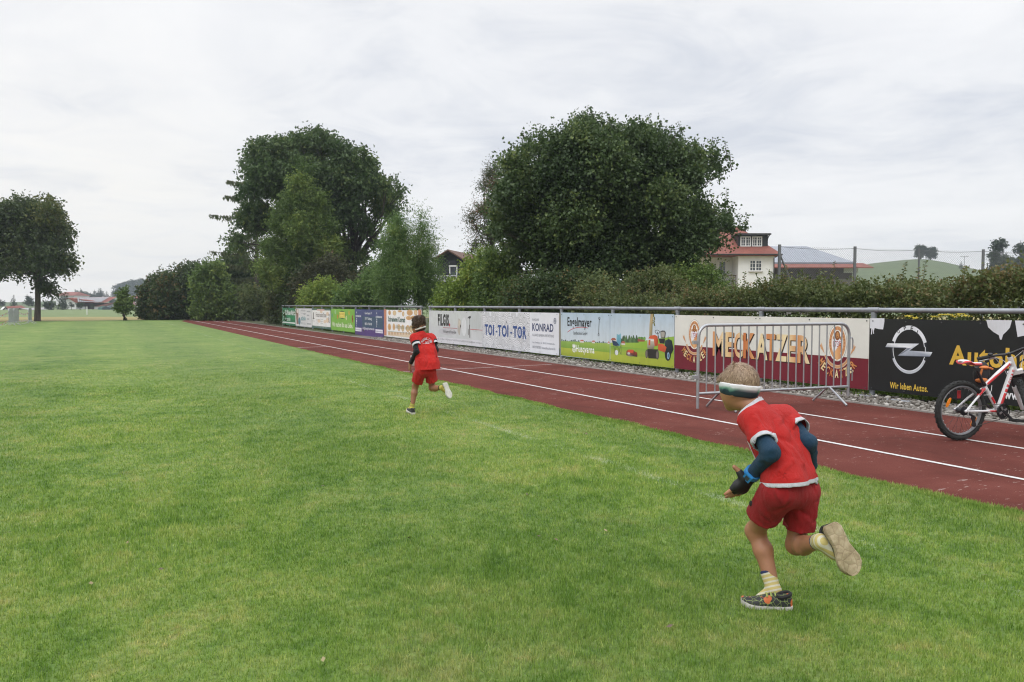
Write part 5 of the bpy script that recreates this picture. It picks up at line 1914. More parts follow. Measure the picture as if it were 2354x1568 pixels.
    sh.bb((-0.08, -0.14, zat(613.5, z)), (0.76, -0.07, zat(610.5, z)))
    sh.build('shutter_box', WFRAME, r)
    bl = MB()
    bl.bb((-0.95, -0.95, zat(648, z)), (1.1, -0.02, zat(645.5, z)))
    bl.bb((-0.95, -0.95, zat(635.8, z)), (1.1, -0.89, zat(634, z)))
    for i in range(15):
        x = -0.93 + i * 0.144
        bl.bb((x - .022, -0.94, zat(645.5, z)), (x + .022, -0.90, zat(635.8, z)))
    bl.build('balcony', mat('pale_railing', (0.50, 0.50, 0.52), 0.6), r)
    # ---- village on the left, beyond the meadow
    z = 188
    c7 = crop(200, 1050, 400, 2354)
    px = lambda a: c7(a, 0)[0]
    pz = lambda b_: zat(c7(0, b_)[1], z)
    X0 = px(400)
    u = lambda a: (px(a) - X0) / FPX * z
    b, rz = house_frame(X0, z, math.radians(4))
    r = empty('farmhouse', b, rz)
    tag(r, 'white gabled farmhouse with red roof largely covered by solar panels', 'farmhouse')
    w = MB()
    w.prism([(u(285), 0, 0), (u(500), 0, 0), (u(500), 0, pz(500)), (u(345), 0, pz(405)), (u(285), 0, pz(440))], (0.0, 12, 0))
    w.bb((u(500), 0.6, 0), (u(1080), 12, pz(590)))
    w.build('wall', PLASTER, r)
    bw = MB()
    bw.bb((u(505), 0.5, pz(588)), (u(1075), 11.5, pz(505)))
    bw.build('cladding', BROWNW, r)
    ro = MB()
    ro.add([(u(345), -0.6, pz(392)), (u(1112), 7, pz(365)), (u(1155), -0.5, pz(500)), (u(512), -0.6, pz(502))], [(0, 3, 2, 1)])
    ro.add([(u(345), -0.65, pz(392)), (u(262), -0.65, pz(440)), (u(262), 11, pz(440)), (u(345), 8, pz(378)), (u(1112), 7.05, pz(364))], [(0, 1, 2, 3), (0, 3, 4)])
    ro.build('roof', RED, r)
    so = MB()
    p00, p10, p01, p11 = [np.array(q) for q in ((u(545), -0.2, pz(400)), (u(1040), 4.6, pz(385)), (u(575), -0.72, pz(492)), (u(1072), -0.70, pz(494)))]
    up = np.array([0, -0.25, 0.12])
    for i in range(13):
        a, c = i / 13 + 0.006, (i + 1) / 13 - 0.006
        so.quad(*(q + up for q in (p00 * (1 - a) + p10 * a, p00 * (1 - c) + p10 * c, p01 * (1 - c) + p11 * c, p01 * (1 - a) + p11 * a)))
    so.build('solar_panels', mat('solar_panel', (0.24, 0.25, 0.27), 0.35, 0.15, 1), r)
    for a in (730, 800):
        g = MB()
        g.bb((u(a) - 0.6, 0.5, 0.1), (u(a) + 0.6, 0.58, 1.9))
        g.build('barn_door', BROWNW, r)
    b, rz = house_frame(px(1290), 182, math.radians(2))
    X1 = px(1290)
    u = lambda a: (px(a) - X1) / FPX * 182
    r = empty('farm_shed', b, rz)
    tag(r, 'low white farm building with brown roof beside the solar roofed farmhouse', 'farm building')
    w = MB()
    w.prism([(u(1180), 0, 0), (u(1560), 0, 0), (u(1560), 0, pz(560)), (u(1430), 0, pz(490)), (u(1180), 0, pz(575))], (0, 9, 0))
    w.build('wall', PLASTER, r)
    ro = MB()
    ro.add([(u(880), -0.4, pz(588)), (u(1150), -0.5, pz(580)), (u(1440), -0.5, pz(482)), (u(1200), 7, pz(470))], [(0, 1, 2, 3)])
    ro.add([(u(1440), -0.5, pz(482)), (u(1580), -0.5, pz(560)), (u(1580), 8, pz(560)), (u(1440), 8, pz(480))], [(0, 1, 2, 3)])
    ro.add([(u(1150), -0.52, pz(588)), (u(1150), -0.52, pz(578)), (u(1440), -0.52, pz(480)), (u(1440), -0.52, pz(490))], [(0, 1, 2, 3)])
    ro.build('roof', mat_roof('brown_red_tiles', (0.20, 0.10, 0.085), 3), r)
    window(r, u(1305), u(1340), pz(608), pz(580), -0.02, sashes=1, bars=False, sill=False)
    b, rz = house_frame(px(1110), 178)
    u = lambda a: (px(a) - px(1110)) / FPX * 178
    r = empty('tent', b, rz)
    tag(r, 'green storage tent in front of the low white farm building', 'tent')
    w = MB()
    w.prism([(u(1075), 0, 0), (u(1250), 0, 0), (u(1250), 0, pz(605)), (u(1160), 0, pz(578)), (u(1075), 0, pz(610))], (-1.2, 6, 0))
    w.build('cover', mat('dark_tarpaulin', (0.035, 0.06, 0.07), 0.7), r)
    w = MB()
    w.bb((u(985), -0.05, 0), (u(1073), 0.4, pz(612)))
    w.prism([(u(985), -0.06, pz(610)), (u(1076), -0.06, pz(610)), (u(1150), -0.06, pz(576)), (u(1060), -0.06, pz(576))], (0, 0.3, 0))
    w.build('side_sheet', GREENP, r)
    # upper house on the rise
    z = 330
    b, rz = house_frame(px(270), z)
    pz2 = lambda b_: zat(c7(0, b_)[1], z)
    u = lambda a: (px(a) - px(270)) / FPX * z
    r = empty('hill_house', b + np.array([0, 0, 0]), rz)
    tag(r, 'white house with faded red roof higher up behind the farmhouse', 'house')
    w = MB()
    w.bb((u(60), 0, -1), (u(460), 12, pz2(335)))
    w.build('wall', PLASTER, r)
    ro = MB()
    ro.add([(u(55), -.8, pz2(345)), (u(480), -.8, pz2(345)), (u(410), 6, pz2(262)), (u(95), 6, pz2(262))], [(0, 1, 2, 3)])
    ro.add([(u(480), -.8, pz2(345)), (u(480), 13, pz2(345)), (u(410), 6, pz2(262))], [(0, 1, 2)])
    ro.build('roof', RED, r)
    # house beside the end bushes
    z = 250
    pz2 = lambda b_: zat(c7(0, b_)[1], z)
    b, rz = house_frame(px(1790), z, math.radians(8))
    u = lambda a: (px(a) - px(1790)) / FPX * z
    r = empty('farmhouse', b, rz)
    tag(r, 'grey gabled house with wooden balcony between the young tree and the dark bushes', 'house')
    w = MB()
    w.prism([(u(1690), 0, -1), (u(1895), 0, -1), (u(1895), 0, pz2(450)), (u(1765), 0, pz2(368)), (u(1690), 0, pz2(405))], (0, 10, 0))
    w.build('wall', mat('grey_plaster', (0.42, 0.42, 0.42), 0.85, 0.08), r)
    ro = MB()
    gable_roof(ro, u(1640), u(1905), -0.9, 11, pz2(440), pz2(358), 'y', 0.2)
    ro.build('roof', RED, r)
    bl = MB()
    bl.bb((u(1700), -0.8, pz2(490)), (u(1880), -0.02, pz2(460)))
    bl.build('balcony', BROWNW, r)
    window(r, u(1790), u(1840), pz2(455), pz2(420), -0.03, sashes=2, bars=False, sill=False)
    # far left: house and barn behind the barriers
    c6 = crop(0, 1080, 300, 2354)
    px6 = lambda a: c6(a, 0)[0]
    z = 175
    pz6 = lambda b_: zat(c6(0, b_)[1], z)
    b, rz = house_frame(px6(150), z)
    u = lambda a: (px6(a) - px6(150)) / FPX * z
    r = empty('cottage', b, rz)
    tag(r, 'small white house with red roof at the left edge behind the barrier tape', 'house')
    w = MB()
    w.prism([(u(90), 0, 0), (u(260), 0, 0), (u(260), 0, pz6(620)), (u(195), 0, pz6(555)), (u(90), 0, pz6(650))], (-6, 8, 0))
    w.build('wall', PLASTER, r)
    ro = MB()
    ro.add([(u(75), -0.4, pz6(660)), (u(195), -0.4, pz6(545)), (u(60), 7, pz6(515)), (u(-200), 7, pz6(600))], [(0, 1, 2, 3)])
    ro.add([(u(195), -0.4, pz6(545)), (u(285), -0.4, pz6(632)), (u(200), 7, pz6(600)), (u(60), 7, pz6(512))], [(0, 1, 2, 3)])
    ro.build('roof', RED, r)
    g = MB()
    g.bb((u(180), -0.05, pz6(620)), (u(215), 0.0, pz6(595)))
    g.build('window', GLASS, r)
    b, rz = house_frame(px6(560), 168)
    u = lambda a: (px6(a) - px6(560)) / FPX * 168
    r = empty('field_barn', b, rz)
    tag(r, 'low dark barn with pale roof edge behind the barriers at far left', 'barn')
    w = MB()
    w.bb((u(280), 0, 0), (u(880), 8, pz6(655)))
    w.build('wall', BROWNW, r)
    ro = MB()
    ro.add([(u(265), -0.5, pz6(655)), (u(620), -0.5, pz6(590)), (u(900), -0.5, pz6(640)), (u(900), 8, pz6(625)), (u(620), 8, pz6(575))], [(0, 1, 4), (1, 2, 3, 4)])
    ro.prism([(u(262), -0.55, pz6(660)), (u(262), -0.55, pz6(645)), (u(620), -0.55, pz6(580)), (u(620), -0.55, pz6(592))], (0, 0.5, 0))
    ro.build('roof', mat('pale_sheet_roof', (0.33, 0.31, 0.32), 0.7), r)


def far_tree(label, px, top, z, wpx, kind='round', base=None, group=None, n=260):
    b = gat(px, z)
    gz = float(hill_h(b[0], b[1]))
    b = b + np.array([0, 0, gz])
    ht = max(zat(top, z) - gz, 1.5)
    wd = wpx * z / FPX / 2
    root = empty('spruce_tree' if kind == 'spruce' else 'far_tree', b)
    tag(root, label, 'tree', group)
    tr = MB()
    tr.tube([b - [0, 0, .4], b + [0, 0, ht * 0.6], b + [0, 0, ht * 0.95]], [wd * 0.10, wd * 0.06, 0.03], 6)
    tr.build('trunk', bark(), root, True)
    if kind == 'spruce':
        lob = [(b[0], b[1], b[2] + ht * (0.12 + 0.84 * t), wd * (1.02 - t) * 1.05 + 0.08) for t in np.linspace(0, 1, 9)]
    else:
        lob = []
        for i in range(9):
            a = random.uniform(0, 6.28)
            t = random.uniform(0.25, 0.86)
            rr = wd * (0.55 if t < 0.7 else 0.4)
            lob.append((b[0] + math.cos(a) * wd * 0.55, b[1] + math.sin(a) * wd * 0.55, b[2] + ht * t, max(0.2, min(rr, ht * (1.0 - t) + wd * 0.1))))
        lob.append((b[0], b[1], b[2] + ht * 0.6, wd * 0.7))
    p, ax, sz, tn = twig_leaves(lob, n, 6, wd * 0.20, wd * 0.16, droop=0.4 if kind == 'spruce' else 0.0, spread=0.25)
    leaf_mesh('crown', p, ax, sz, 0.7, tn, root, L_FAR)
    return root


def build_far():
    far_tree('slim spruce behind the far left house', 31.5, 676, 215, 15, 'spruce')
    far_tree('wide hazy tree left of the maple trunk', 66, 679, 235, 22, n=420)
    far_tree('hazy tree at the left border above the red roof', 2, 690, 230, 18)
    far_tree('tall dark spruce before the white farmhouse gable', 143, 673, 172, 22, 'spruce', n=420)
    far_tree('round dark tree just right of the maple trunk', 112, 692, 172, 26, n=420)
    far_tree('small round tree against the white farmhouse gable', 164, 693, 171, 13)
    far_tree('round tree before the solar roof farmhouse corner', 184, 695, 170, 18)
    far_tree('low bush before the dark barn cladding', 212, 706, 171, 10)
    far_tree('tree beside the upper hill house', 150, 672, 320, 14)
    far_tree('bushy tree on the tan slope right of the farmhouse', 256, 680, 300, 20)
    for i, (px, top, w, kd) in enumerate(((185, 668, 30, 'round'), (200, 671, 22, 'round'), (218, 664, 14, 'spruce'), (232, 661, 16, 'round'), (246, 667, 12, 'spruce'), (172, 672, 18, 'round'), (226, 672, 26, 'round'), (207, 676, 20, 'round'))):
        far_tree(('hazy woodland tree behind the farm roofs', 'hazy woodland spruce rising behind the farm roofs')[kd == 'spruce'], px, top, 420, w, kd, group='hazy trees behind the farm roofs', n=200)
    # wooded hill top read as one mass
    lob = []
    for i in range(75):
        px = 258 + (352 - 258) * random.random() ** 0.8
        d = random.uniform(540, 660)
        b = gat(px, d)
        gz = float(hill_h(b[0], b[1]))
        t = np.interp(px, [258, 265, 280, 295, 310, 330, 352], [658, 656, 650, 644, 642, 640, 650]) + random.uniform(0, 4)
        zt = zat(t, d)
        h = max(3.0, zt - gz)
        k = 3
        for j in range(k):
            lob.append((b[0], b[1], gz + h * (0.25 + 0.62 * j / (k - 1)), 3.0 - 0.6 * j))
    p, ax, sz, tn = twig_leaves(lob, 9000, 5, 0.9, 0.85, spread=0.3)
    o = leaf_mesh('hill_wood', p, ax, sz, 0.7, tn, None, L_FAR)
    tag(o, 'hazy wooded hilltop beyond the farm', 'wood', kind='stuff')
    # right: trees on the green rise
    far_tree('windblown tree on top of the green hill at right', 2114, 562, 268, 27, n=800)
    far_tree('lower shaggy tree beside the windblown hilltop tree', 2136, 569, 269, 28, n=800)
    far_tree('small spruce on the hill slope near the light mast', 2213 - 6, 600, 250, 10, 'spruce')
    far_tree('large dark tree group behind the hedge at right edge, left crown', 2300, 540, 150, 62, n=1500)
    far_tree('large dark tree behind the hedge at right edge, right crown', 2342, 545, 152, 58, n=1500)
    b = gat(2214, 240)
    r = empty('light_mast', b)
    tag(r, 'thin twin armed light mast on the green hill', 'light mast')
    m = MB()
    zt = zat(590, 240)
    m.tube([b, b + [0, 0, zt]], 0.09, 6)
    m.build('pole', mat('mast_grey', (0.25, 0.26, 0.27), 0.5), r, True)
    for s in (-1, 1):
        a = MB()
        a.tube([b + [0, 0, zt], b + RT * s * 0.95 + [0, 0, zt]], 0.06, 6)
        a.box(b + RT * s * 0.95 + [0, 0, zt], (0.5, 0.35, 0.14))
        a.build('lamp', mat('mast_grey', (0.25, 0.26, 0.27), 0.5), r, True)
    # snow pole standing in the meadow
    c7 = crop(200, 1050, 400, 2354)
    f = G(*c7(745, 770))
    r = empty('marker_post', f)
    tag(r, 'thin white marker post standing in the meadow before the farm', 'post')
    m = MB()
    m.tube([f, f + [0, 0, 0.85]], 0.05, 8)
    m.build('post', WFRAME, r, True)
    m = MB()
    m.tube([f + [0, 0, 0.855], f + [0, 0, 0.98]], 0.052, 8)
    m.build('cap', WFRAME, r, True)


def build_chainlink():
    zs = [(1790, 23.3, 563), (1963, 24.1, 567.5), (2110, 24.7, 571), (2257, 25.4, 574), (2440, 26.2, 577)]
    steel = mat('fence_steel', (0.16, 0.165, 0.17), 0.55, 0.2, 4, metal=0.3)
    pts = [(gat(px, z), zat(y, z)) for px, z, y in zs]
    root = empty('chain_link_fence', pts[0][0])
    tag(root, 'tall chain link fence on grey posts rising above the hedge', 'fence')
    for i, (g, h) in enumerate(pts):
        p = MB()
        rr = 0.028 if i == 2 else 0.045
        p.tube([g, g + [0, 0, h]], rr, 10)
        p.build('post', steel, root, True, smooth=True)
    st = MB()
    g, h = pts[0]
    st.tube([g + [0, 0, h - 0.25], g + unit(pts[1][0] - g) * 0.75 + [0, 0, 1.2]], 0.025, 8)
    st.build('brace', steel, root, True)
    w = MB()
    n = 0
    for (a, ha), (b, hb) in zip(pts[:-1], pts[1:]):
        d = b - a
        L = np.linalg.norm(d)
        d = d / L
        nrm = np.cross(d, [0, 0, 1.0])
        z0 = 0.9
        H = min(ha, hb) - 0.05 - z0
        step = 0.078
        t = 0.0021

        def wire(p, q):
            e = unit(q - p)
            s = np.cross(e, nrm) * t
            o = nrm * t
            w.add([p - s, p + o, p + s, q - s, q + o, q + s], [(0, 1, 4, 3), (1, 2, 5, 4), (2, 0, 3, 5)])
        k = -H
        while k < L:
            for sg in (1, -1):
                s0, s1 = k, k + H
                c0, c1 = max(0, s0), min(L, s1)
                if c1 > c0:
                    za, zb = (c0 - s0), (c1 - s0)
                    if sg < 0:
                        za, zb = H - za, H - zb
                    wire(a + d * c0 + [0, 0, z0 + za], a + d * c1 + [0, 0, z0 + zb])
            k += step
        top = [a + d * L * q + np.array([0, 0, (ha * (1 - q) + hb * q) - 0.06 - 0.05 * math.sin(q * math.pi)]) for q in np.linspace(0, 1, 9)]
        w.tube(top, 0.006, 4)
    w.build('wire_mesh', mat('wire_grey', (0.17, 0.175, 0.18), 0.5, 0.1, metal=0.3), root, True)


# ---------------------------------------------------------------- crowd barriers and tape
def make_barrier(label, group=None):
    L, H = 2.36, 0.985
    root = empty('crowd_barrier', (0, 0, 0))
    tag(root, label, 'crowd barrier', group)
    st = mat('barrier_zinc', (0.40, 0.41, 0.43), 0.38, 0.12, 6, metal=0.6)
    r, R = 0.0185, 0.14
    fr = MB()
    pts = [(0, 0, 0.03)]
    pts += [(0, 0, H - R)] + [(R - R * math.cos(a), 0, H - R + R * math.sin(a)) for a in np.linspace(0.2, math.pi / 2, 6)]
    pts += [(L - R + R * math.sin(a), 0, H - R + R * math.cos(a)) for a in np.linspace(0, math.pi / 2 - 0.2, 6)] + [(L, 0, H - R), (L, 0, 0.08)]
    fr.tube(pts, r, 12)
    fr.tube([(0, 0, 0.20), (L, 0, 0.20)], r * 0.9, 10)
    fr.build('frame', st, root, smooth=True)
    n = 18
    for i in range(1, n + 1):
        b = MB()
        x = L * i / (n + 1)
        b.tube([(x, 0, 0.20), (x, 0, H - 0.005)], 0.0085, 8)
        b.build('bar', st, root, smooth=True)
    for x in (0.33, L - 0.33):
        f = MB()
        f.tube([(x, -0.30, 0.012), (x, -0.02, 0.20), (x, 0.02, 0.20), (x, 0.26, 0.012)], 0.014, 8)
        f.build('foot', st, root, smooth=True)
    for z in (0.40, 0.80):
        h = MB()
        h.tube([(L, 0, z), (L + 0.05, 0, z + 0.01), (L + 0.065, 0, z - 0.02), (L + 0.062, 0, z - 0.13)], 0.008, 8)
        h.build('hook', st, root, smooth=True)
        e = MB()
        e.bb((-0.075, -0.022, z - 0.03), (-0.018, 0.022, z + 0.01))
        e.build('eye', st, root)
    return root


def build_barriers():
    a, b = G(1603.5, 945), G(1949, 925)
    o = make_barrier('galvanised crowd barrier standing on the track in front of the cream and maroon boards')
    d = b - a
    o.location = tuple(a)
    o.rotation_euler = (0, 0, math.atan2(d[1], d[0]))
    s = np.linalg.norm(d[:2]) / 2.36
    o.scale = (s, 1, 1)
    spots = [(21, 749.0, 33, 745.5, 'first crowd barrier at far left, seen end on'), (33, 748.0, 43, 744.5, 'second crowd barrier at far left, touching the first one'), (66, 745.5, 73, 741.5, 'single crowd barrier nearest the maple trunk')]
    for px0, y0, px1, y1, lab in spots:
        c = copy_tree(o)
        c.scale = (1, 1, 1)
        p = G(px0, y0)
        # far end chosen so that the two metre panel spans the columns seen
        best = None
        for k in range(720):
            an = math.radians(k * 0.5)
            q = p + np.array([math.cos(an), math.sin(an), 0]) * 2.36
            zz = q.dot(FW)
            x = CX + FPX * (q.dot(RT)) / zz
            if zz > p.dot(FW) and (best is None or abs(x - px1) < best[0]):
                best = (abs(x - px1), an)
        c.location = tuple(p)
        c.rotation_euler = (0, 0, best[1])
        c['label'] = lab
        c['group'] = 'crowd barriers at the far left'
    tm = None
    m, nt, N, L, bs = nodes('barrier_tape')
    at = N.new('ShaderNodeAttribute')
    at.attribute_name = 'col'
    L.new(at.outputs['Color'], bs.inputs['Base Color'])
    bs.inputs['Roughness'].default_value = 0.5

    def tape(name_label, A, B, sag):
        t = MB()
        n = 40
        w = 0.075
        for i in range(n):
            q0, q1 = i / n, (i + 1) / n
            p0, p1 = A * (1 - q0) + B * q0, A * (1 - q1) + B * q1
            z0, z1 = -sag * math.sin(math.pi * q0), -sag * math.sin(math.pi * q1)
            t.col = (0.62, 0.60, 0.56) if (i // 2) % 4 else (0.55, 0.22, 0.16)
            t.quad(p0 + [0, 0, z0], p1 + [0, 0, z1], p1 + [0, 0, z1 + w], p0 + [0, 0, z0 + w])
        o2 = t.build('barrier_tape', m, None, True, color=True)
        tag(o2, name_label, 'barrier tape')
    c6 = crop(0, 1080, 300, 2354)
    T = lambda a, b_, z: W(*c6(a, b_), z)
    tape('upper barrier tape sagging between the far left barriers', T(555, 740, 46.5), T(855, 735, 48), 0.12)
    tape('lower barrier tape near the ground between the far left barriers', T(560, 985, 46.5), T(850, 960, 48), 0.03)
    tape('upper barrier tape running out of the picture at left', T(-250, 900, 43), T(255, 745, 45.5), 0.05)
    tape('lower barrier tape running out of the picture at left', T(-250, 1190, 43), T(260, 985, 45.5), 0.05)


build_houses()
build_far()
build_chainlink()
build_barriers()

# ---------------------------------------------------------------- air
hz = MB()
hz.bb((-700, -60, -1.5), (760, 760, 46))
hm = bpy.data.materials.new('haze')
hm.use_nodes = True
hm.node_tree.nodes.clear()
ho = hm.node_tree.nodes.new('ShaderNodeOutputMaterial')
hv = hm.node_tree.nodes.new('ShaderNodeVolumePrincipled')
hv.inputs['Color'].default_value = (0.78, 0.86, 0.95, 1)
hv.inputs['Density'].default_value = 0.00055
hv.inputs['Anisotropy'].default_value = 0.2
hm.node_tree.links.new(hv.outputs[0], ho.inputs['Volume'])
hzo = hz.build('haze', hm)
tag(hzo, 'thin pale morning haze over the fields', 'haze', kind='stuff')
# ---------------------------------------------------------------- bodies: smooth blended solids turned into one continuous skin
class Field:
    def __init__(self, lo, hi, vox):
        self.lo = np.array(lo, np.float64)
        self.vox = vox
        self.n = np.ceil((np.array(hi) - self.lo) / vox).astype(int) + 1
        self.d = np.full(tuple(self.n), 1.0, np.float32)
        self.ax = [self.lo[i] + vox * np.arange(self.n[i]) for i in range(3)]

    def like(self):
        f = Field.__new__(Field)
        f.lo, f.vox, f.n, f.ax = self.lo, self.vox, self.n, self.ax
        f.d = np.full(tuple(self.n), 1.0, np.float32)
        return f

    def sub(self, lo, hi):
        a = np.clip(np.floor((np.array(lo) - self.lo) / self.vox).astype(int), 0, self.n)
        b = np.clip(np.ceil((np.array(hi) - self.lo) / self.vox).astype(int) + 1, 0, self.n)
        sl = tuple(slice(i, j) for i, j in zip(a, b))
        X = self.ax[0][sl[0]][:, None, None]
        Y = self.ax[1][sl[1]][None, :, None]
        Z = self.ax[2][sl[2]][None, None, :]
        return sl, X, Y, Z

    def _put(self, sl, d, k):
        a = self.d[sl]
        d = d.astype(np.float32)
        if k > 0:
            h = np.maximum(k - np.abs(a - d), 0) / k
            self.d[sl] = np.minimum(a, d) - h * h * k * 0.25
        else:
            self.d[sl] = np.minimum(a, d)

    def cone(self, a, b, ra, rb, k=0.02):
        a, b = np.array(a, float), np.array(b, float)
        m = max(ra, rb) + k + 3 * self.vox + 0.03
        sl, X, Y, Z = self.sub(np.minimum(a, b) - m, np.maximum(a, b) + m)
        ba = b - a
        q = max(ba.dot(ba), 1e-9)
        t = np.clip(((X - a[0]) * ba[0] + (Y - a[1]) * ba[1] + (Z - a[2]) * ba[2]) / q, 0, 1)
        d = np.sqrt((X - a[0] - ba[0] * t) ** 2 + (Y - a[1] - ba[1] * t) ** 2 + (Z - a[2] - ba[2] * t) ** 2) - (ra + (rb - ra) * t)
        self._put(sl, d, k)
        return self

    def ell(self, c, M, r, k=0.02):
        c, M, r = np.array(c, float), np.array(M, float), np.array(r, float)
        m = r.max() + k + 3 * self.vox + 0.03
        sl, X, Y, Z = self.sub(c - m, c + m)
        P = [((X - c[0]) * M[i][0] + (Y - c[1]) * M[i][1] + (Z - c[2]) * M[i][2]) / r[i] for i in range(3)]
        q = np.sqrt(P[0] ** 2 + P[1] ** 2 + P[2] ** 2)
        self._put(sl, (q - 1) * r.min(), k)
        return self

    def plane(self, p, n):
        """signed distance to a plane (positive on the side of n)"""
        n = np.array(n, float) / np.linalg.norm(n)
        return ((self.ax[0][:, None, None] - p[0]) * n[0] + (self.ax[1][None, :, None] - p[1]) * n[1] + (self.ax[2][None, None, :] - p[2]) * n[2]).astype(np.float32)

    def net(self, d=None):
        """surface nets"""
        d = self.d if d is None else d
        ins = d < 0
        nx, ny, nz_ = d.shape
        cnt = np.zeros((nx - 1, ny - 1, nz_ - 1), np.int32)
        acc = np.zeros((nx - 1, ny - 1, nz_ - 1, 3), np.float32)
        off = [(i, j, k) for i in (0, 1) for j in (0, 1) for k in (0, 1)]

        def at(A, o):
            return A[o[0]:nx - 1 + o[0], o[1]:ny - 1 + o[1], o[2]:nz_ - 1 + o[2]]
        s = sum(at(ins, o).astype(np.int8) for o in off)
        act = (s > 0) & (s < 8)
        I = np.argwhere(act)
        vid = np.full(act.shape, -1, np.int64)
        vid[act] = np.arange(len(I))
        V = np.zeros((len(I), 3))
        C = np.zeros(len(I))
        for o in off:
            for ax in range(3):
                if o[ax] == 0:
                    o2 = list(o)
                    o2[ax] = 1
                    d0 = d[tuple((I + np.array(o)).T)]
                    d1 = d[tuple((I + np.array(o2)).T)]
                    x = (d0 < 0) != (d1 < 0)
                    t = np.where(x, d0 / np.where(x, d0 - d1, 1), 0)
                    p = np.array(o, float)[None].repeat(len(I), 0)
                    p[:, ax] += t
                    V += p * x[:, None]
                    C += x
        V = (I + V / np.maximum(C, 1)[:, None]) * self.vox + self.lo
        F = []
        for ax in range(3):
            u, w = [a for a in range(3) if a != ax]
            sl0 = [slice(None)] * 3
            sl1 = [slice(None)] * 3
            sl0[ax], sl1[ax] = slice(0, -1), slice(1, None)
            ch = ins[tuple(sl0)] != ins[tuple(sl1)]
            E = np.argwhere(ch)
            E = E[(E[:, u] > 0) & (E[:, w] > 0) & (E[:, u] < d.shape[u] - 1) & (E[:, w] < d.shape[w] - 1)]
            q = []
            for du, dw in ((-1, -1), (0, -1), (0, 0), (-1, 0)):
                e = E.copy()
                e[:, u] += du
                e[:, w] += dw
                q.append(vid[tuple(e.T)])
            q = np.stack(q, 1)
            flip = ins[tuple(E.T)]
            if ax == 1:
                flip = ~flip
            q[~flip] = q[~flip][:, ::-1]
            F.append(q)
        F = np.concatenate(F)
        return V, F


def vnormals(V, F):
    n = np.cross(V[F[:, 2]] - V[F[:, 0]], V[F[:, 3]] - V[F[:, 1]])
    N = np.zeros_like(V)
    for i in range(4):
        np.add.at(N, F[:, i], n)
    return unit(N)


def relax(V, F, it=2, lam=0.5):
    for _ in range(it):
        S = np.zeros_like(V)
        C = np.zeros(len(V))
        for i in range(4):
            for j in ((i + 1) % 4, (i - 1) % 4):
                np.add.at(S, F[:, i], V[F[:, j]])
                np.add.at(C, F[:, i], 1)
        V = V * (1 - lam) + lam * S / np.maximum(C, 1)[:, None]
    return V


def folds(V, N, lines):
    """ridges and hollows of cloth: (a, b, height, width)"""
    D = np.zeros(len(V))
    for a, b, h, w in lines:
        a, b = np.array(a), np.array(b)
        ba = b - a
        t = np.clip((V - a) @ ba / max(ba.dot(ba), 1e-9), 0, 1)
        r = np.linalg.norm(V - a - t[:, None] * ba, axis=1)
        D += h * np.exp(-(r / w) ** 2) * (0.35 + 0.65 * np.sin(math.pi * np.clip(t, 0.05, 0.95)))
    return V + N * D[:, None]


def rand_folds(V, N, n, seed, axis, h=0.004, w=0.013, l=(0.06, 0.16)):
    r = np.random.default_rng(seed)
    out = []
    for i in r.integers(0, len(V), n):
        t = axis + r.normal(size=3) * 0.55
        t -= N[i] * t.dot(N[i])
        t /= np.linalg.norm(t) + 1e-9
        s = r.uniform(*l)
        out.append((V[i] - t * s / 2, V[i] + t * s / 2, r.choice([-1, 1], p=[0.45, 0.55]) * h * r.uniform(0.5, 1.3), w * r.uniform(0.7, 1.5)))
    return out


def skin_obj(name, V, F, material, parent, attrs=None):
    return link(name, mesh_np(name, V, F, True, attrs), material, parent)


def cloth_mat(name, c, scale=900, var=0.08, rough=0.8, sheen=0.06):
    if name in MATS:
        return MATS[name]
    m, nt, N, L, b = nodes(name)
    v = coords(N, L)
    n = nz(N, L, v, 9.0, 5, 0.6)
    L.new(ramp_(N, L, n, [(0.3, tuple(x * (1 - var) for x in c)), (0.7, tuple(min(1, x * (1 + var)) for x in c))]), b.inputs['Base Color'])
    b.inputs['Roughness'].default_value = rough
    b.inputs['Sheen Weight'].default_value = sheen
    b.inputs['Specular IOR Level'].default_value = 0.25
    w = N.new('ShaderNodeMath')
    w.operation = 'ADD'
    L.new(nz(N, L, v, scale, 2, 0.5), w.inputs[0])
    L.new(nz(N, L, v, 45.0, 4, 0.6), w.inputs[1])
    cr = nz(N, L, coords(N, L, (1.0, 1.0, 0.45)), 16.0, 3, 0.5, 1.2)
    w2 = mm(N, L, 'ADD', mm(N, L, 'MULTIPLY', w.outputs[0], 0.25), mm(N, L, 'ABSOLUTE', mm(N, L, 'SUBTRACT', cr, 0.5), 0.0))
    bump_(N, L, b, w2, 0.75, 0.035)
    if name == 'red_jersey_white':
        at = N.new('ShaderNodeAttribute')
        at.attribute_name = 'trim'
        base = b.inputs['Base Color'].links[0].from_socket
        L.new(mix_(N, L, mm(N, L, 'GREATER_THAN', at.outputs['Fac'], 0.5), base, (0.66, 0.66, 0.70)), b.inputs['Base Color'])
    if name == 'red_jersey':                   # white and black trim woven into the jersey
        at = N.new('ShaderNodeAttribute')
        at.attribute_name = 'trim'
        base = b.inputs['Base Color'].links[0].from_socket
        c1 = mix_(N, L, mm(N, L, 'GREATER_THAN', at.outputs['Fac'], 0.25), base, (0.012, 0.012, 0.014))
        L.new(mix_(N, L, mm(N, L, 'GREATER_THAN', at.outputs['Fac'], 0.72), c1, (0.68, 0.68, 0.72)), b.inputs['Base Color'])
    MATS[name] = m
    return m


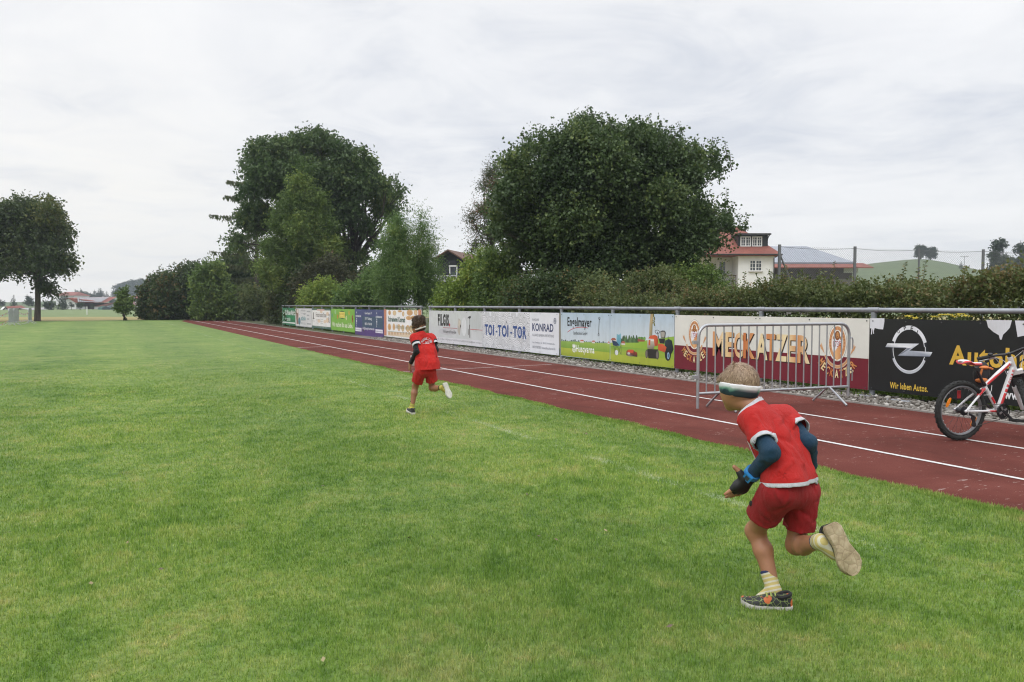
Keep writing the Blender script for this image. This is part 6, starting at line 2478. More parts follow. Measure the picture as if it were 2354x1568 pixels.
def skin_mat(name, c):
    m, nt, N, L, b = nodes(name)
    v = coords(N, L)
    n = nz(N, L, v, 14.0, 5, 0.6)
    L.new(ramp_(N, L, n, [(0.3, tuple(x * 0.86 for x in c)), (0.7, tuple(x * 1.1 for x in c))]), b.inputs['Base Color'])
    b.inputs['Roughness'].default_value = 0.5
    b.inputs['Subsurface Weight'].default_value = 0.12
    b.inputs['Subsurface Radius'].default_value = (0.012, 0.005, 0.003)
    b.inputs['Subsurface Scale'].default_value = 0.5
    bump_(N, L, b, nz(N, L, v, 160.0, 4, 0.6), 0.12, 0.002)
    return m


def attr_mat(name, attr, stops, noise=0.0, nscale=30.0, rough=0.8, interp='CONSTANT', bump=0.3):
    m, nt, N, L, b = nodes(name)
    at = N.new('ShaderNodeAttribute')
    at.attribute_name = attr
    v = coords(N, L)
    f = at.outputs['Fac']
    if noise:
        f = mm(N, L, 'ADD', f, mm(N, L, 'MULTIPLY', mm(N, L, 'SUBTRACT', nz(N, L, v, nscale, 3, 0.5), 0.5), noise))
    c = ramp_(N, L, f, stops)
    for nd in N:
        if nd.type == 'VALTORGB':
            nd.color_ramp.interpolation = interp
    L.new(c, b.inputs['Base Color'])
    b.inputs['Roughness'].default_value = rough
    bump_(N, L, b, nz(N, L, v, 500.0, 2, 0.5), bump, 0.002)
    return m


def hair_strands(name, V, N, sel, n, length, material, parent, lie, width=0.0011, seed=1, lift=0.45, curl=0.3, swirl=None):
    """fine tapering strands rooted on the scalp; lie = direction they are combed towards"""
    r = np.random.default_rng(seed)
    idx = r.choice(np.where(sel)[0], n)
    p0 = V[idx] + r.normal(size=(n, 3)) * 0.002
    nn = N[idx]
    dirs = lie(p0) if callable(lie) else np.repeat(np.array(lie)[None], n, 0)
    t = dirs - nn * np.sum(dirs * nn, 1, keepdims=True)
    clumpn = r.normal(size=(len(V), 3))[idx // 9 % len(V)] * curl
    t = unit(t + r.normal(size=(n, 3)) * curl * 0.6 + clumpn)
    L = (length(p0) if callable(length) else np.full(n, length)) * (0.6 + 0.7 * r.random(n))
    pts = [p0 - nn * 0.002]
    d = unit(t + nn * lift)
    for s in range(3):
        pts.append(pts[-1] + d * (L / 3)[:, None])
        d = unit(d * 0.8 + t * 0.35 - nn * 0.12)
    side = unit(np.cross(t, nn))
    V2 = []
    ws = [1.0, 0.95, 0.7, 0.15]
    for q, w in zip(pts, ws):
        V2 += [q - side * width * w, q + side * width * w]
    A = np.stack(V2, 1)
    m = np.arange(n)[:, None] * 8
    F = np.concatenate([m + np.array([0, 1, 3, 2]), m + np.array([2, 3, 5, 4]), m + np.array([4, 5, 7, 6])])
    tone = np.repeat(np.clip(0.5 + 0.22 * r.normal(size=n), 0, 1), 8)
    return A.reshape(-1, 3), F, tone


def hair_mat(name, dark, light):
    m, nt, N, L, b = nodes(name)
    at = N.new('ShaderNodeAttribute')
    at.attribute_name = 'tone'
    L.new(ramp_(N, L, at.outputs['Fac'], [(0.1, dark), (0.9, light)]), b.inputs['Base Color'])
    b.inputs['Roughness'].default_value = 0.45
    b.inputs['Specular IOR Level'].default_value = 0.4
    return m


def shoe(parent, heel, toe, nrm, Ls, Wd, mats, labels=None):
    """heel, toe: points on the sole's underside; nrm: from the sole up into the foot"""
    heel, toe = np.array(heel, float), np.array(toe, float)
    t = unit(toe - heel)
    n = np.array(nrm, float)
    n = unit(n - t * n.dot(t))
    s = np.cross(n, t)
    mb = MB()
    st = [(0.0, 0.52), (0.03, 0.68), (0.10, 0.80), (0.25, 0.76), (0.42, 0.70), (0.58, 0.86), (0.70, 1.0), (0.82, 0.95), (0.92, 0.72), (0.98, 0.42), (1.0, 0.22)]
    prof = [(0.000, 0.86), (0.005, 1.0), (0.017, 1.03), (0.022, 0.96)]
    rings = []
    for h, k in prof:
        ring_ = []
        for u, w in st:
            spring = 0.018 * max(0, (u - 0.72) / 0.28) ** 2 + 0.006 * max(0, (0.12 - u) / 0.12)
            ring_.append((u, w * k, h + spring))
        full = [(u, w, h) for u, w, h in ring_] + [(u, -w, h) for u, w, h in reversed(ring_)]
        rings.append([heel + t * (u * Ls) + s * (w * Wd / 2 + (0.004 if w > 0 else 0.0) * (0.5 < u < 0.9)) + n * h for u, w, h in full])
    m = len(rings[0])
    vs = [p for r in rings for p in r]
    fs = [tuple(range(m))[::-1], tuple(range((len(prof) - 1) * m, len(prof) * m))]
    for i in range(len(prof) - 1):
        for j in range(m):
            l = (j + 1) % m
            fs.append((i * m + j, i * m + l, (i + 1) * m + l, (i + 1) * m + j))
    mb.add(vs, fs)
    up = MB()
    sec = [(0.01, 0.46, 0.050), (0.05, 0.62, 0.056), (0.14, 0.72, 0.053), (0.26, 0.70, 0.048), (0.38, 0.68, 0.052), (0.50, 0.74, 0.047), (0.62, 0.86, 0.038), (0.74, 0.92, 0.031), (0.85, 0.84, 0.025), (0.94, 0.60, 0.019), (0.99, 0.3, 0.012)]
    K = 12
    vs, fs = [], []
    sc = Ls / 0.21
    for u, w, h in sec:
        spring = 0.018 * max(0, (u - 0.72) / 0.28) ** 2
        for k in range(K + 1):
            a = math.pi * k / K
            c, z = math.cos(a), math.sin(a) ** 0.75
            vs.append(heel + t * u * Ls + s * (c * w * Wd / 2 * 0.97) + n * (0.020 + spring + z * h * sc))
    for i in range(len(sec) - 1):
        for k in range(K):
            fs.append((i * (K + 1) + k, (i + 1) * (K + 1) + k, (i + 1) * (K + 1) + k + 1, i * (K + 1) + k + 1))
    fs.append(tuple(range(K + 1))[::-1])
    fs.append(tuple((len(sec) - 1) * (K + 1) + k for k in range(K + 1)))
    up.add(vs, fs)
    col = MB()
    a0 = heel + t * Ls * 0.17 + n * 0.056 * sc
    col.ring(a0 + n * 0.012, n + t * 0.30, 0.028 * sc, 0.0075 * sc, 20, 8)
    o = up.build('shoe', mats[0], parent, True, smooth=True)
    so = mb.build('sole', mats[1], None, False, smooth=True)
    so.parent = o
    so.data.transform(inv_of(parent))
    c2 = col.build('collar', mats[2], None, False, smooth=True)
    c2.parent = o
    c2.data.transform(inv_of(parent))
    lc = MB()
    for u in (0.34, 0.42, 0.50):
        h = 0.020 + 0.053 * sc * (1.0 - 0.12 * (u - 0.34) / 0.16)
        w = 0.022
        lc.tube([heel + t * u * Ls + s * (-w) + n * (h - 0.004), heel + t * u * Ls + n * (h + 0.004), heel + t * u * Ls + s * w + n * (h - 0.004)], 0.003, 6)
    l2 = lc.build('strap', mats[3], None, False, smooth=True)
    l2.parent = o
    l2.data.transform(inv_of(parent))
    return o


def person(J, opt):
    """J: joints in the world; opt: sizes and materials"""
    s = opt['s']
    F_, U_ = unit(np.array(opt['F'])), np.array([0, 0, 1.0])
    R_ = unit(np.cross(F_, U_))
    vox = opt['vox']
    root = empty('person', opt['root'])
    tag(root, opt['label'], 'person', None)
    pts = np.array(list(J.values()))
    lo, hi = pts.min(0) - 0.17 * s, pts.max(0) + 0.17 * s
    lo[2] = max(lo[2], -0.02)
    B = Field(lo, hi, vox)
    pel = (J['hipL'] + J['hipR']) / 2
    spine = unit(J['neck'] - pel)
    # ---- body skin
    for sd in 'LR':
        B.cone(J['hip' + sd], J['knee' + sd], 0.053 * s, 0.037 * s, 0.03)
        m = J['knee' + sd] * 0.68 + J['ank' + sd] * 0.32 + opt['calf' + sd] * 0.010
        B.cone(J['knee' + sd], J['knee' + sd], 0.0385 * s, 0.0385 * s, 0.02)
        B.cone(J['knee' + sd], m, 0.0345 * s, 0.0375 * s, 0.02)
        B.cone(m, J['ank' + sd], 0.0375 * s, 0.0245 * s, 0.02)
        B.cone(J['ank' + sd], J['foot' + sd], 0.026 * s, 0.022 * s, 0.02)
        B.cone(J['sh' + sd], J['elb' + sd], 0.034 * s, 0.028 * s, 0.02)
        B.cone(J['elb' + sd], J['wri' + sd], 0.028 * s, 0.021 * s, 0.015)
    B.cone(J['hipL'], J['hipR'], 0.058 * s, 0.058 * s, 0.03)
    ch = (J['shL'] + J['shR']) / 2 - spine * 0.07 * s
    sid = unit(J['shR'] - J['shL'])
    hsd = unit(J['hipR'] - J['hipL'])
    for q in (-1, 1):
        B.cone(pel + hsd * q * 0.035 * s, ch + sid * q * 0.045 * s, 0.053 * s, 0.053 * s, 0.04)
    B.cone(J['shL'], J['shR'], 0.036 * s, 0.036 * s, 0.04)
    B.cone(J['neck'] - spine * 0.02, J['head'] - opt['hU'] * 0.06 * s, 0.041 * s, 0.037 * s, 0.02)
    hF, hU = opt['hF'], opt['hU']
    hR = unit(np.cross(hF, hU))
    M = np.array([hR, hF, hU])
    hs = opt.get('hs', s)
    B.ell(J['head'], M, np.array([0.071, 0.089, 0.086]) * hs, 0.0)
    fc = J['head'] - hU * 0.048 * hs + hF * 0.030 * hs
    B.ell(fc, M, np.array([0.056, 0.060, 0.066]) * hs, 0.03)
    B.cone(J['head'] - hU * 0.085 * hs + hF * 0.055 * hs, J['head'] - hU * 0.098 * hs + hF * 0.068 * hs, 0.026 * hs, 0.017 * hs, 0.025)
    # nose, brow, lips, ears
    B.cone(J['head'] - hU * 0.018 * hs + hF * 0.084 * hs, J['head'] - hU * 0.046 * hs + hF * 0.100 * hs, 0.007 * hs, 0.010 * hs, 0.012)
    for q in (-1, 1):
        B.cone(J['head'] + hF * 0.083 * hs + hR * q * 0.012 * hs - hU * 0.004 * hs, J['head'] + hF * 0.076 * hs + hR * q * 0.040 * hs - hU * 0.004 * hs, 0.007 * hs, 0.006 * hs, 0.008)
        B.ell(J['head'] + hR * q * 0.066 * hs - hU * 0.024 * hs - hF * 0.004 * hs, M, np.array([0.004, 0.017, 0.026]) * hs, 0.006)
        B.cone(J['head'] - hU * 0.070 * hs + hF * 0.084 * hs, J['head'] - hU * 0.070 * hs + hF * 0.077 * hs + hR * q * 0.02 * hs, 0.006 * hs, 0.004 * hs, 0.006)
    # hands
    G_ = Field(lo, hi, vox) if opt.get('glove') else None
    for sd in 'LR':
        h = opt['hand' + sd]
        w = J['wri' + sd]
        hsz = opt.get('hand_s', 1.0)
        pd, pn = unit(h['dir']), unit(h['nrm'])
        pn = unit(pn - pd * pn.dot(pd))
        sd_ = np.cross(pd, pn) * h.get('flip', 1)
        k0 = w + pd * 0.012 * s * hsz
        kn = [w + pd * (0.062 - 0.004 * abs(i - 1)) * s * hsz + sd_ * (i - 1.5) * 0.0155 * s * hsz for i in range(4)]
        for q in kn:
            B.cone(k0 + sd_ * (q - w).dot(sd_) * 0.5, q, 0.0135 * s * hsz, 0.0105 * s * hsz, 0.010)
        ln = [0.050, 0.056, 0.052, 0.042]
        for i, q in enumerate(kn):
            c = h['curl'][i] if isinstance(h['curl'], (list, tuple)) else h['curl']
            p, ang = q, 0.25 * c
            for j, fr in enumerate((0.45, 0.32, 0.23)):
                d = pd * math.cos(ang) + pn * math.sin(ang) + sd_ * (i - 1.5) * h.get('fan', 0.06)
                e = p + unit(d) * ln[i] * fr * s * hsz
                B.cone(p, e, (0.0088 - 0.001 * j) * s * hsz, (0.0080 - 0.001 * j) * s * hsz, 0.002)
                if G_ is not None and sd == 'L' and j == 0:
                    G_.cone(p, p * 0.25 + e * 0.75, 0.0122 * s * hsz, 0.0112 * s * hsz, 0.004)
                p = e
                ang += c
        tb = k0 + sd_ * (-0.022) * s * hsz + pd * 0.008 * s * hsz
        td = unit(h.get('thumb', pd * 0.7 - sd_ * 0.8 + pn * 0.3))
        t1 = tb + td * 0.028 * s * hsz
        t2 = t1 + unit(td + pd * 0.25) * 0.022 * s * hsz
        B.cone(k0, tb, 0.012 * s * hsz, 0.0125 * s * hsz, 0.008)
        B.cone(tb, t1, 0.0118 * s * hsz, 0.0098 * s * hsz, 0.006)
        B.cone(t1, t2, 0.0096 * s * hsz, 0.0078 * s * hsz, 0.003)
        if G_ is not None and sd == 'L':
            for q in kn:
                G_.cone(k0 + sd_ * (q - w).dot(sd_) * 0.5, q, 0.0175 * s * hsz, 0.0150 * s * hsz, 0.010)
            G_.cone(w, k0, 0.026 * s * hsz, 0.019 * s * hsz, 0.01)
            G_.cone(k0, tb, 0.0155 * s * hsz, 0.0155 * s * hsz, 0.008)
            G_.cone(tb, t1 * 0.8 + tb * 0.2, 0.0150 * s * hsz, 0.0130 * s * hsz, 0.005)
    V, Fc = B.net()
    V = relax(V, Fc, 1, 0.4)
    body = skin_obj('body', V, Fc, opt['skin'], root)
    ey = MB()
    for q in (-1, 1):
        ey.ball(J['head'] + hF * 0.0795 * hs + hR * q * 0.028 * hs - hU * 0.020 * hs, 0.0115 * hs, 12, 8)
    ey.build('eyes', mat('eye_white', (0.55, 0.53, 0.5), 0.2), root, True, smooth=True)

    # ---- shirt
    shp = opt['shirt']
    spts = np.array([J['shL'], J['shR'], J['hipL'], J['hipR'], J['neck'], shp['cuffL'], shp['cuffR']])
    S = Field(spts.min(0) - 0.13, spts.max(0) + 0.13, vox * 0.72)
    for q in (-1, 1):
        prev = None
        for c, so_, r, ax in shp['levels']:
            p = c + ax * q * so_
            if prev is not None:
                S.cone(prev[0], p, prev[1], r, 0.045)
            prev = (p, r)
    shr = shp['shr']
    S.cone(J['shL'], J['shR'], shr, shr, 0.05)
    S.cone(J['neck'] - spine * 0.02, J['neck'] + spine * 0.015, 0.055 * s, 0.047 * s, 0.03)
    cuffs = {}
    hemp, hemn = shp['hem'], -shp['hem_up']
    nk, nkn = shp['collar'], shp['collar_n']
    pn_ = S.plane(nk, nkn)
    tors = S.d
    sl_raw = {}
    allraw = S.d.copy()
    D = np.maximum(tors, np.maximum(S.plane(hemp, hemn), pn_))
    for sd in 'LR':
        c = shp['cuff' + sd]
        d = unit(c - J['sh' + sd])
        Q = S.like()
        Q.cone(J['sh' + sd], c, shr * 0.98, shp['cuff_r'], 0.0)
        Q.cone(c, c + d * 0.04, shp['cuff_r'], shp['cuff_r'] * 1.03, 0.0)
        cuffs[sd] = (c, d)
        sl_raw[sd] = Q.d
        cut = np.maximum(Q.d, S.plane(c, d))
        k = 0.030
        h = np.maximum(k - np.abs(D - cut), 0) / k
        D = np.minimum(D, cut) - h * h * k * 0.25
        h = np.maximum(k - np.abs(allraw - Q.d), 0) / k
        allraw = np.minimum(allraw, Q.d) - h * h * k * 0.25
    S.d = allraw
    th = 0.0055
    hol = tors + th
    for sd in 'LR':
        hol = np.minimum(hol, np.maximum(sl_raw[sd] + th, -tors))
    shell = np.maximum(D, -hol)
    base = S.d
    V, Fc = S.net(shell)
    N = vnormals(V, Fc)
    V = relax(V, Fc, 1, 0.4)
    fl = rand_folds(V, N, shp.get('nf', 34) + 14, shp.get('seed', 3), -spine + 0.25 * F_, shp.get('fh', 0.006), 0.0105) + [(np.array(a), np.array(b), h, w) for a, b, h, w in shp.get('folds', [])]
    ii = np.clip(np.round((V - S.lo) / S.vox).astype(int), 0, S.n - 1)
    inner = S.d[tuple(ii.T)] < -th * 0.5
    N[inner] *= -1                         # lining moves together with the outside
    V = folds(V, N, fl)
    trim = np.zeros(len(V))
    up_ = unit(shp['hem_up'])
    soft = lambda x: np.clip(x / 0.006 + 0.5, 0, 1)
    if shp.get('hem_band'):
        trim = np.maximum(trim, soft(shp['hem_band'] - (V - hemp) @ up_))
    if shp.get('collar_band'):
        nd = np.linalg.norm(V - nk, axis=1) < 0.10 * s
        trim = np.maximum(trim, nd * soft((V - nk) @ unit(nkn) + shp['collar_band']))
    tv = tors[tuple(ii.T)]
    for sd in 'LR':
        c, d = cuffs[sd]
        h = (c - V) @ d
        nd = (sl_raw[sd][tuple(ii.T)] < 0.007) & (tv > 0.003) & (h > -0.02)
        for a0, a1, val in shp['cuff_bands']:
            if a0 == 0:
                trim = np.where(nd, np.maximum(trim, soft(a1 - h) * soft((tv - 0.009) * 0.7) * val), trim)
            else:
                trim = np.where(nd & (tv > 0.008) & (h >= a0) & (h < a1), val, trim)
    shirt = skin_obj('shirt', V, Fc, opt['m_shirt'], root, {'trim': trim})
    # ---- shorts
    T = B.like()
    T.cone(J['hipL'] + hsd * 0.010, J['hipR'] - hsd * 0.010, 0.074 * s, 0.074 * s, 0.04)
    T.cone(pel + spine * 0.06 * s - hsd * 0.03, pel + spine * 0.06 * s + hsd * 0.03, 0.066 * s, 0.066 * s, 0.03)
    for sd in 'LR':
        c, r = opt['short' + sd]
        T.cone(J['hip' + sd], c, 0.074 * s, r, 0.018)
        d = unit(c - J['hip' + sd])
        T.cone(c, c + d * 0.03, r, r * 1.02, 0.01)
    D = T.d.copy()
    D = np.maximum(D, T.plane(pel + spine * 0.10 * s, spine))
    for sd in 'LR':
        c, r = opt['short' + sd]
        d = unit(c - J['hip' + sd] * 1.0 + opt.get('shortn' + sd, np.zeros(3)))
        dist = np.sqrt((T.ax[0][:, None, None] - c[0]) ** 2 + (T.ax[1][None, :, None] - c[1]) ** 2 + (T.ax[2][None, None, :] - c[2]) ** 2)
        D = np.where(dist < r * 1.6, np.maximum(D, T.plane(c, d)), D)
    V, Fc = T.net(D)
    N = vnormals(V, Fc)
    V = relax(V, Fc, 1, 0.4)
    V = folds(V, N, rand_folds(V, N, 44, 11, np.array([0, 0, -1.0]), 0.0062, 0.009))
    skin_obj('shorts', V, Fc, opt['m_shorts'], root)
    # ---- long sleeves of the shirt beneath
    for sd in 'LR':
        A = B.like()
        c, d = cuffs[sd]
        A.cone(c - d * 0.11, J['elb' + sd], 0.0375 * s, 0.0335 * s, 0.02)
        e = J['wri' + sd] * 0.93 + J['elb' + sd] * 0.07
        A.cone(J['elb' + sd], e, 0.0335 * s, 0.0258 * s, 0.02)
        DD = np.maximum(A.d, A.plane(e, e - J['elb' + sd]))
        v, f = A.net(DD)
        n = vnormals(v, f)
        v = relax(v, f, 1, 0.4)
        ax = unit(J['wri' + sd] - J['elb' + sd])
        v = folds(v, n, rand_folds(v, n, 26, 5, np.cross(ax, [0.3, 0.5, 0.8]), 0.0035, 0.008, (0.03, 0.07)))
        skin_obj('sleeve', v, f, opt['m_sleeve'], root)
    # ---- socks
    for sd in 'LR':
        A = B.like()
        top = J['ank' + sd] + (J['knee' + sd] - J['ank' + sd]) * opt['sock_h'][sd]
        A.cone(top, J['ank' + sd], 0.0318 * s, 0.0290 * s, 0.01)
        A.cone(J['ank' + sd], J['foot' + sd], 0.0305 * s, 0.027 * s, 0.01)
        D2 = np.maximum(A.d, A.plane(top, J['knee' + sd] - J['ank' + sd]))
        v, f = A.net(D2)
        t = (v - J['ank' + sd]) @ (top - J['ank' + sd]) / max((top - J['ank' + sd]).dot(top - J['ank' + sd]), 1e-9)
        skin_obj('sock', relax(v, f, 1, 0.4), f, opt['m_sock'], root, {'band': np.clip(t * opt['sock_h'][sd] / 0.34 - opt['sock_h'][sd] / 0.34 + 1, -1, 1) * 0.5 + 0.5})
    # ---- headband and hair
    Hc = J['head']
    E = B.like()
    E.ell(Hc, M, np.array([0.071, 0.089, 0.086]) * hs, 0.0)
    bn, b0, b1 = opt['band']
    bn = unit(bn)
    A = np.maximum(E.d - 0.0065, np.maximum(E.plane(Hc + bn * b1 * hs, bn), -E.plane(Hc + bn * b0 * hs, bn)))
    v, f = E.net(A)
    n = vnormals(v, f)
    v = folds(v, n, rand_folds(v, n, 12, 8, np.cross(bn, n.mean(0) + 0.3), 0.002, 0.006, (0.04, 0.1)))
    t = ((v - Hc) @ bn / hs - b0) / (b1 - b0)
    az = np.arctan2((v - Hc) @ hR, (v - Hc) @ hF)
    skin_obj('headband', v, f, opt['m_band'], root, {'band': np.clip(t, 0, 1), 'turn': az})
    Hh = B.like()
    hr = opt['hair_r']
    Hh.ell(Hc + hU * 0.006 * hs - hF * 0.002, M, np.array(hr) * hs, 0.0)
    for (o_, r_) in opt.get('hair_add', []):
        Hh.ell(Hc + o_, M, r_, 0.03)
    A = np.maximum(Hh.d, -Hh.plane(Hc + bn * (b1 - 0.004) * hs, bn))
    v, f = Hh.net(A)
    n = vnormals(v, f)
    v = relax(v, f, 1, 0.4)
    tn = np.clip(0.45 + 0.25 * np.sin(v @ np.array([160, 90, 50.])) * np.sin(v @ np.array([-70, 150, 60.])), 0, 1) * 0.6
    sel = ((v - Hc) @ bn) > (b1 + 0.002) * hs
    sv, sf, st = hair_strands('hair', v, n, sel, opt['n_hair'], opt['hair_len'], None, root, opt['lie'], seed=4, lift=opt['hair_lift'], curl=opt.get('curl', 0.3), width=opt.get('hair_w', 0.0011))
    VV = np.concatenate([v, sv])
    FF = np.concatenate([f, sf + len(v)])
    skin_obj('hair', VV, FF, opt['m_hair'], root, {'tone': np.concatenate([tn, st])})
    # ---- glove and watch
    if G_ is not None:
        w = J['wri' + 'L']
        hd = unit(opt['handL']['dir'])
        A = np.maximum(G_.d, -G_.plane(w - hd * 0.006, hd))
        v, f = G_.net(A)
        n = vnormals(v, f)
        v = folds(v, n, rand_folds(v, n, 14, 2, hd, 0.0018, 0.005, (0.02, 0.05)))
        skin_obj('glove', v, f, opt['m_glove'], root)
        ax = unit(J['wriL'] - J['elbL'])
        c = J['wriL'] - ax * 0.020
        wm = MB()
        wm.tube([c - ax * 0.014, c - ax * 0.012, c + ax * 0.012, c + ax * 0.014], [0.031, 0.0345, 0.0345, 0.031], 24)
        wo = wm.build('watch', opt['m_watch'], root, True, smooth=True)
        tc_ = unit(opt['watch_dir'] - ax * opt['watch_dir'].dot(ax))
        sv_ = np.cross(ax, tc_)
        fc_ = MB()
        fc_.box(c + tc_ * 0.035, (0.036, 0.034, 0.013), [ax, sv_, tc_])
        q = fc_.build('watch_case', opt['m_watch'], None)
        q.parent = wo
        q.data.transform(inv_of(root))
        fd = MB()
        fd.box(c + tc_ * 0.0418, (0.022, 0.018, 0.002), [ax, sv_, tc_])
        q = fd.build('display', mat('watch_display', (0.05, 0.06, 0.08), 0.2), None)
        q.parent = wo
        q.data.transform(inv_of(root))
    return root, shirt, body


def build_near_boy():
    c4 = crop(2640, 1300, 660, 1568)
    c5 = crop(2700, 1750, 600, 1568)
    P4 = lambda a, b, z: W(*c4(a, b), z)
    P5 = lambda a, b, z: W(*c5(a, b), z)
    F = -RT * 0.80 + FW * 0.60
    Rr = RT * 0.60 + FW * 0.80
    J = dict(
        neck=P4(425, 505, 3.245), head=P4(318, 335, 3.285),
        shL=P4(425, 655, 3.165), shR=P4(715, 630, 3.34),
        elbL=P4(596, 945, 3.03), wriL=P4(415, 1150, 3.16),
        elbR=P4(925, 850, 3.20), wriR=P4(955, 1085, 3.31),
        hipL=P5(580, 235, 3.07), hipR=P5(795, 240, 3.17),
        kneeL=P5(345, 630, 3.27), kneeR=P5(745, 765, 3.20),
        ankL=P5(528, 1215, 3.165), ankR=P5(985, 735, 2.985),
        footL=P5(400, 1310, 3.19), footR=P5(1120, 850, 2.98))
    for k in ('neck', 'head'):
        pass
    m_sh = cloth_mat('red_jersey_white', (0.52, 0.016, 0.013), 700, 0.06)
    m_so = cloth_mat('dark_red_shorts', (0.36, 0.013, 0.016), 700, 0.08)
    m_w = cloth_mat('white_trim', (0.68, 0.68, 0.72), 700, 0.04)
    m_sl = cloth_mat('navy_teal_sleeve', (0.013, 0.052, 0.100), 900, 0.15)
    sock = attr_mat('striped_sock', 'band', [(0.0, (0.50, 0.41, 0.15)), (0.104, (0.50, 0.41, 0.15)), (0.166, (0.57, 0.54, 0.41)), (0.208, (0.50, 0.41, 0.15)), (0.270, (0.57, 0.54, 0.41)), (0.312, (0.50, 0.41, 0.15)), (0.374, (0.57, 0.54, 0.41)), (0.416, (0.50, 0.41, 0.15)), (0.478, (0.57, 0.54, 0.41)), (0.520, (0.50, 0.41, 0.15)), (0.582, (0.57, 0.54, 0.41)), (0.624, (0.50, 0.41, 0.15)), (0.686, (0.57, 0.54, 0.41)), (0.728, (0.50, 0.41, 0.15)), (0.790, (0.57, 0.54, 0.41)), (0.832, (0.50, 0.41, 0.15)), (0.894, (0.57, 0.54, 0.41)), (0.93, (0.02, 0.03, 0.09))], 0.02, 30)
    bandm = attr_mat('patterned_headband', 'band', [(0.0, (0.010, 0.020, 0.030)), (0.40, (0.016, 0.045, 0.060)), (0.50, (0.08, 0.20, 0.16)), (0.62, (0.22, 0.36, 0.29)), (0.74, (0.62, 0.64, 0.66)), (1.0, (0.74, 0.73, 0.75))], 0.55, 22, 0.75, 'LINEAR')
    bn_ = bandm.node_tree
    bp_ = bn_.nodes['Principled BSDF']
    src = bp_.inputs['Base Color'].links[0].from_socket
    at2 = bn_.nodes.new('ShaderNodeAttribute')
    at2.attribute_name = 'turn'
    grey = attr_f = ramp_(bn_.nodes, bn_.links, bn_.nodes['Attribute'].outputs['Fac'], [(0.0, (0.010, 0.018, 0.026)), (0.42, (0.016, 0.030, 0.042)), (0.58, (0.22, 0.20, 0.22)), (0.72, (0.66, 0.62, 0.64)), (1.0, (0.72, 0.71, 0.73))])
    k_ = ramp_(bn_.nodes, bn_.links, mm(bn_.nodes, bn_.links, 'MULTIPLY', mm(bn_.nodes, bn_.links, 'ADD', at2.outputs['Fac'], 3.1416), 0.15915), [(0.10, (1, 1, 1)), (0.24, (0, 0, 0)), (0.42, (0, 0, 0))])
    bn_.links.new(mix_(bn_.nodes, bn_.links, k_, src, grey), bp_.inputs['Base Color'])
    # black upper with lime lines and orange patches
    um, nt, N, L, b = nodes('lime_lined_upper')
    v = coords(N, L)
    vo = N.new('ShaderNodeTexVoronoi')
    vo.feature = 'DISTANCE_TO_EDGE'
    vo.inputs['Scale'].default_value = 52.0
    L.new(v, vo.inputs['Vector'])
    c = ramp_(N, L, vo.outputs['Distance'], [(0.02, (0.20, 0.26, 0.07)), (0.045, (0.016, 0.018, 0.018))])
    o1 = nz(N, L, v, 22.0, 2, 0.4)
    c = mix_(N, L, ramp_(N, L, o1, [(0.63, (0, 0, 0)), (0.66, (1, 1, 1))]), c, (0.50, 0.12, 0.03))
    L.new(c, b.inputs['Base Color'])
    b.inputs['Roughness'].default_value = 0.6
    sm, nt, N, L, b = nodes('worn_sole')
    v = coords(N, L)
    vo = N.new('ShaderNodeTexVoronoi')
    vo.feature = 'DISTANCE_TO_EDGE'
    vo.inputs['Scale'].default_value = 26.0
    L.new(v, vo.inputs['Vector'])
    n = nz(N, L, v, 25.0, 6, 0.7)
    c = ramp_(N, L, n, [(0.3, (0.24, 0.18, 0.10)), (0.55, (0.40, 0.32, 0.20)), (0.75, (0.50, 0.43, 0.30))])
    c = mix_(N, L, ramp_(N, L, vo.outputs['Distance'], [(0.0, (0.5, 0.5, 0.5)), (0.05, (0, 0, 0))]), c, (0.16, 0.11, 0.06))
    L.new(c, b.inputs['Base Color'])
    b.inputs['Roughness'].default_value = 0.8
    bump_(N, L, b, vo.outputs['Distance'], 0.5, 0.01)
    hp = (J['hipL'] + J['hipR']) / 2
    sp = unit(J['neck'] - hp)
    lev = [(P4(765, 1310, 3.11), 0.062, 0.083, Rr), (P4(762, 1215, 3.12), 0.060, 0.081, Rr), (P4(718, 1010, 3.17), 0.060, 0.072, Rr), (P4(645, 820, 3.22), 0.064, 0.073, Rr), (P4(578, 690, 3.245), 0.062, 0.062, Rr)]
    hemc = P4(760, 1222, 3.12)
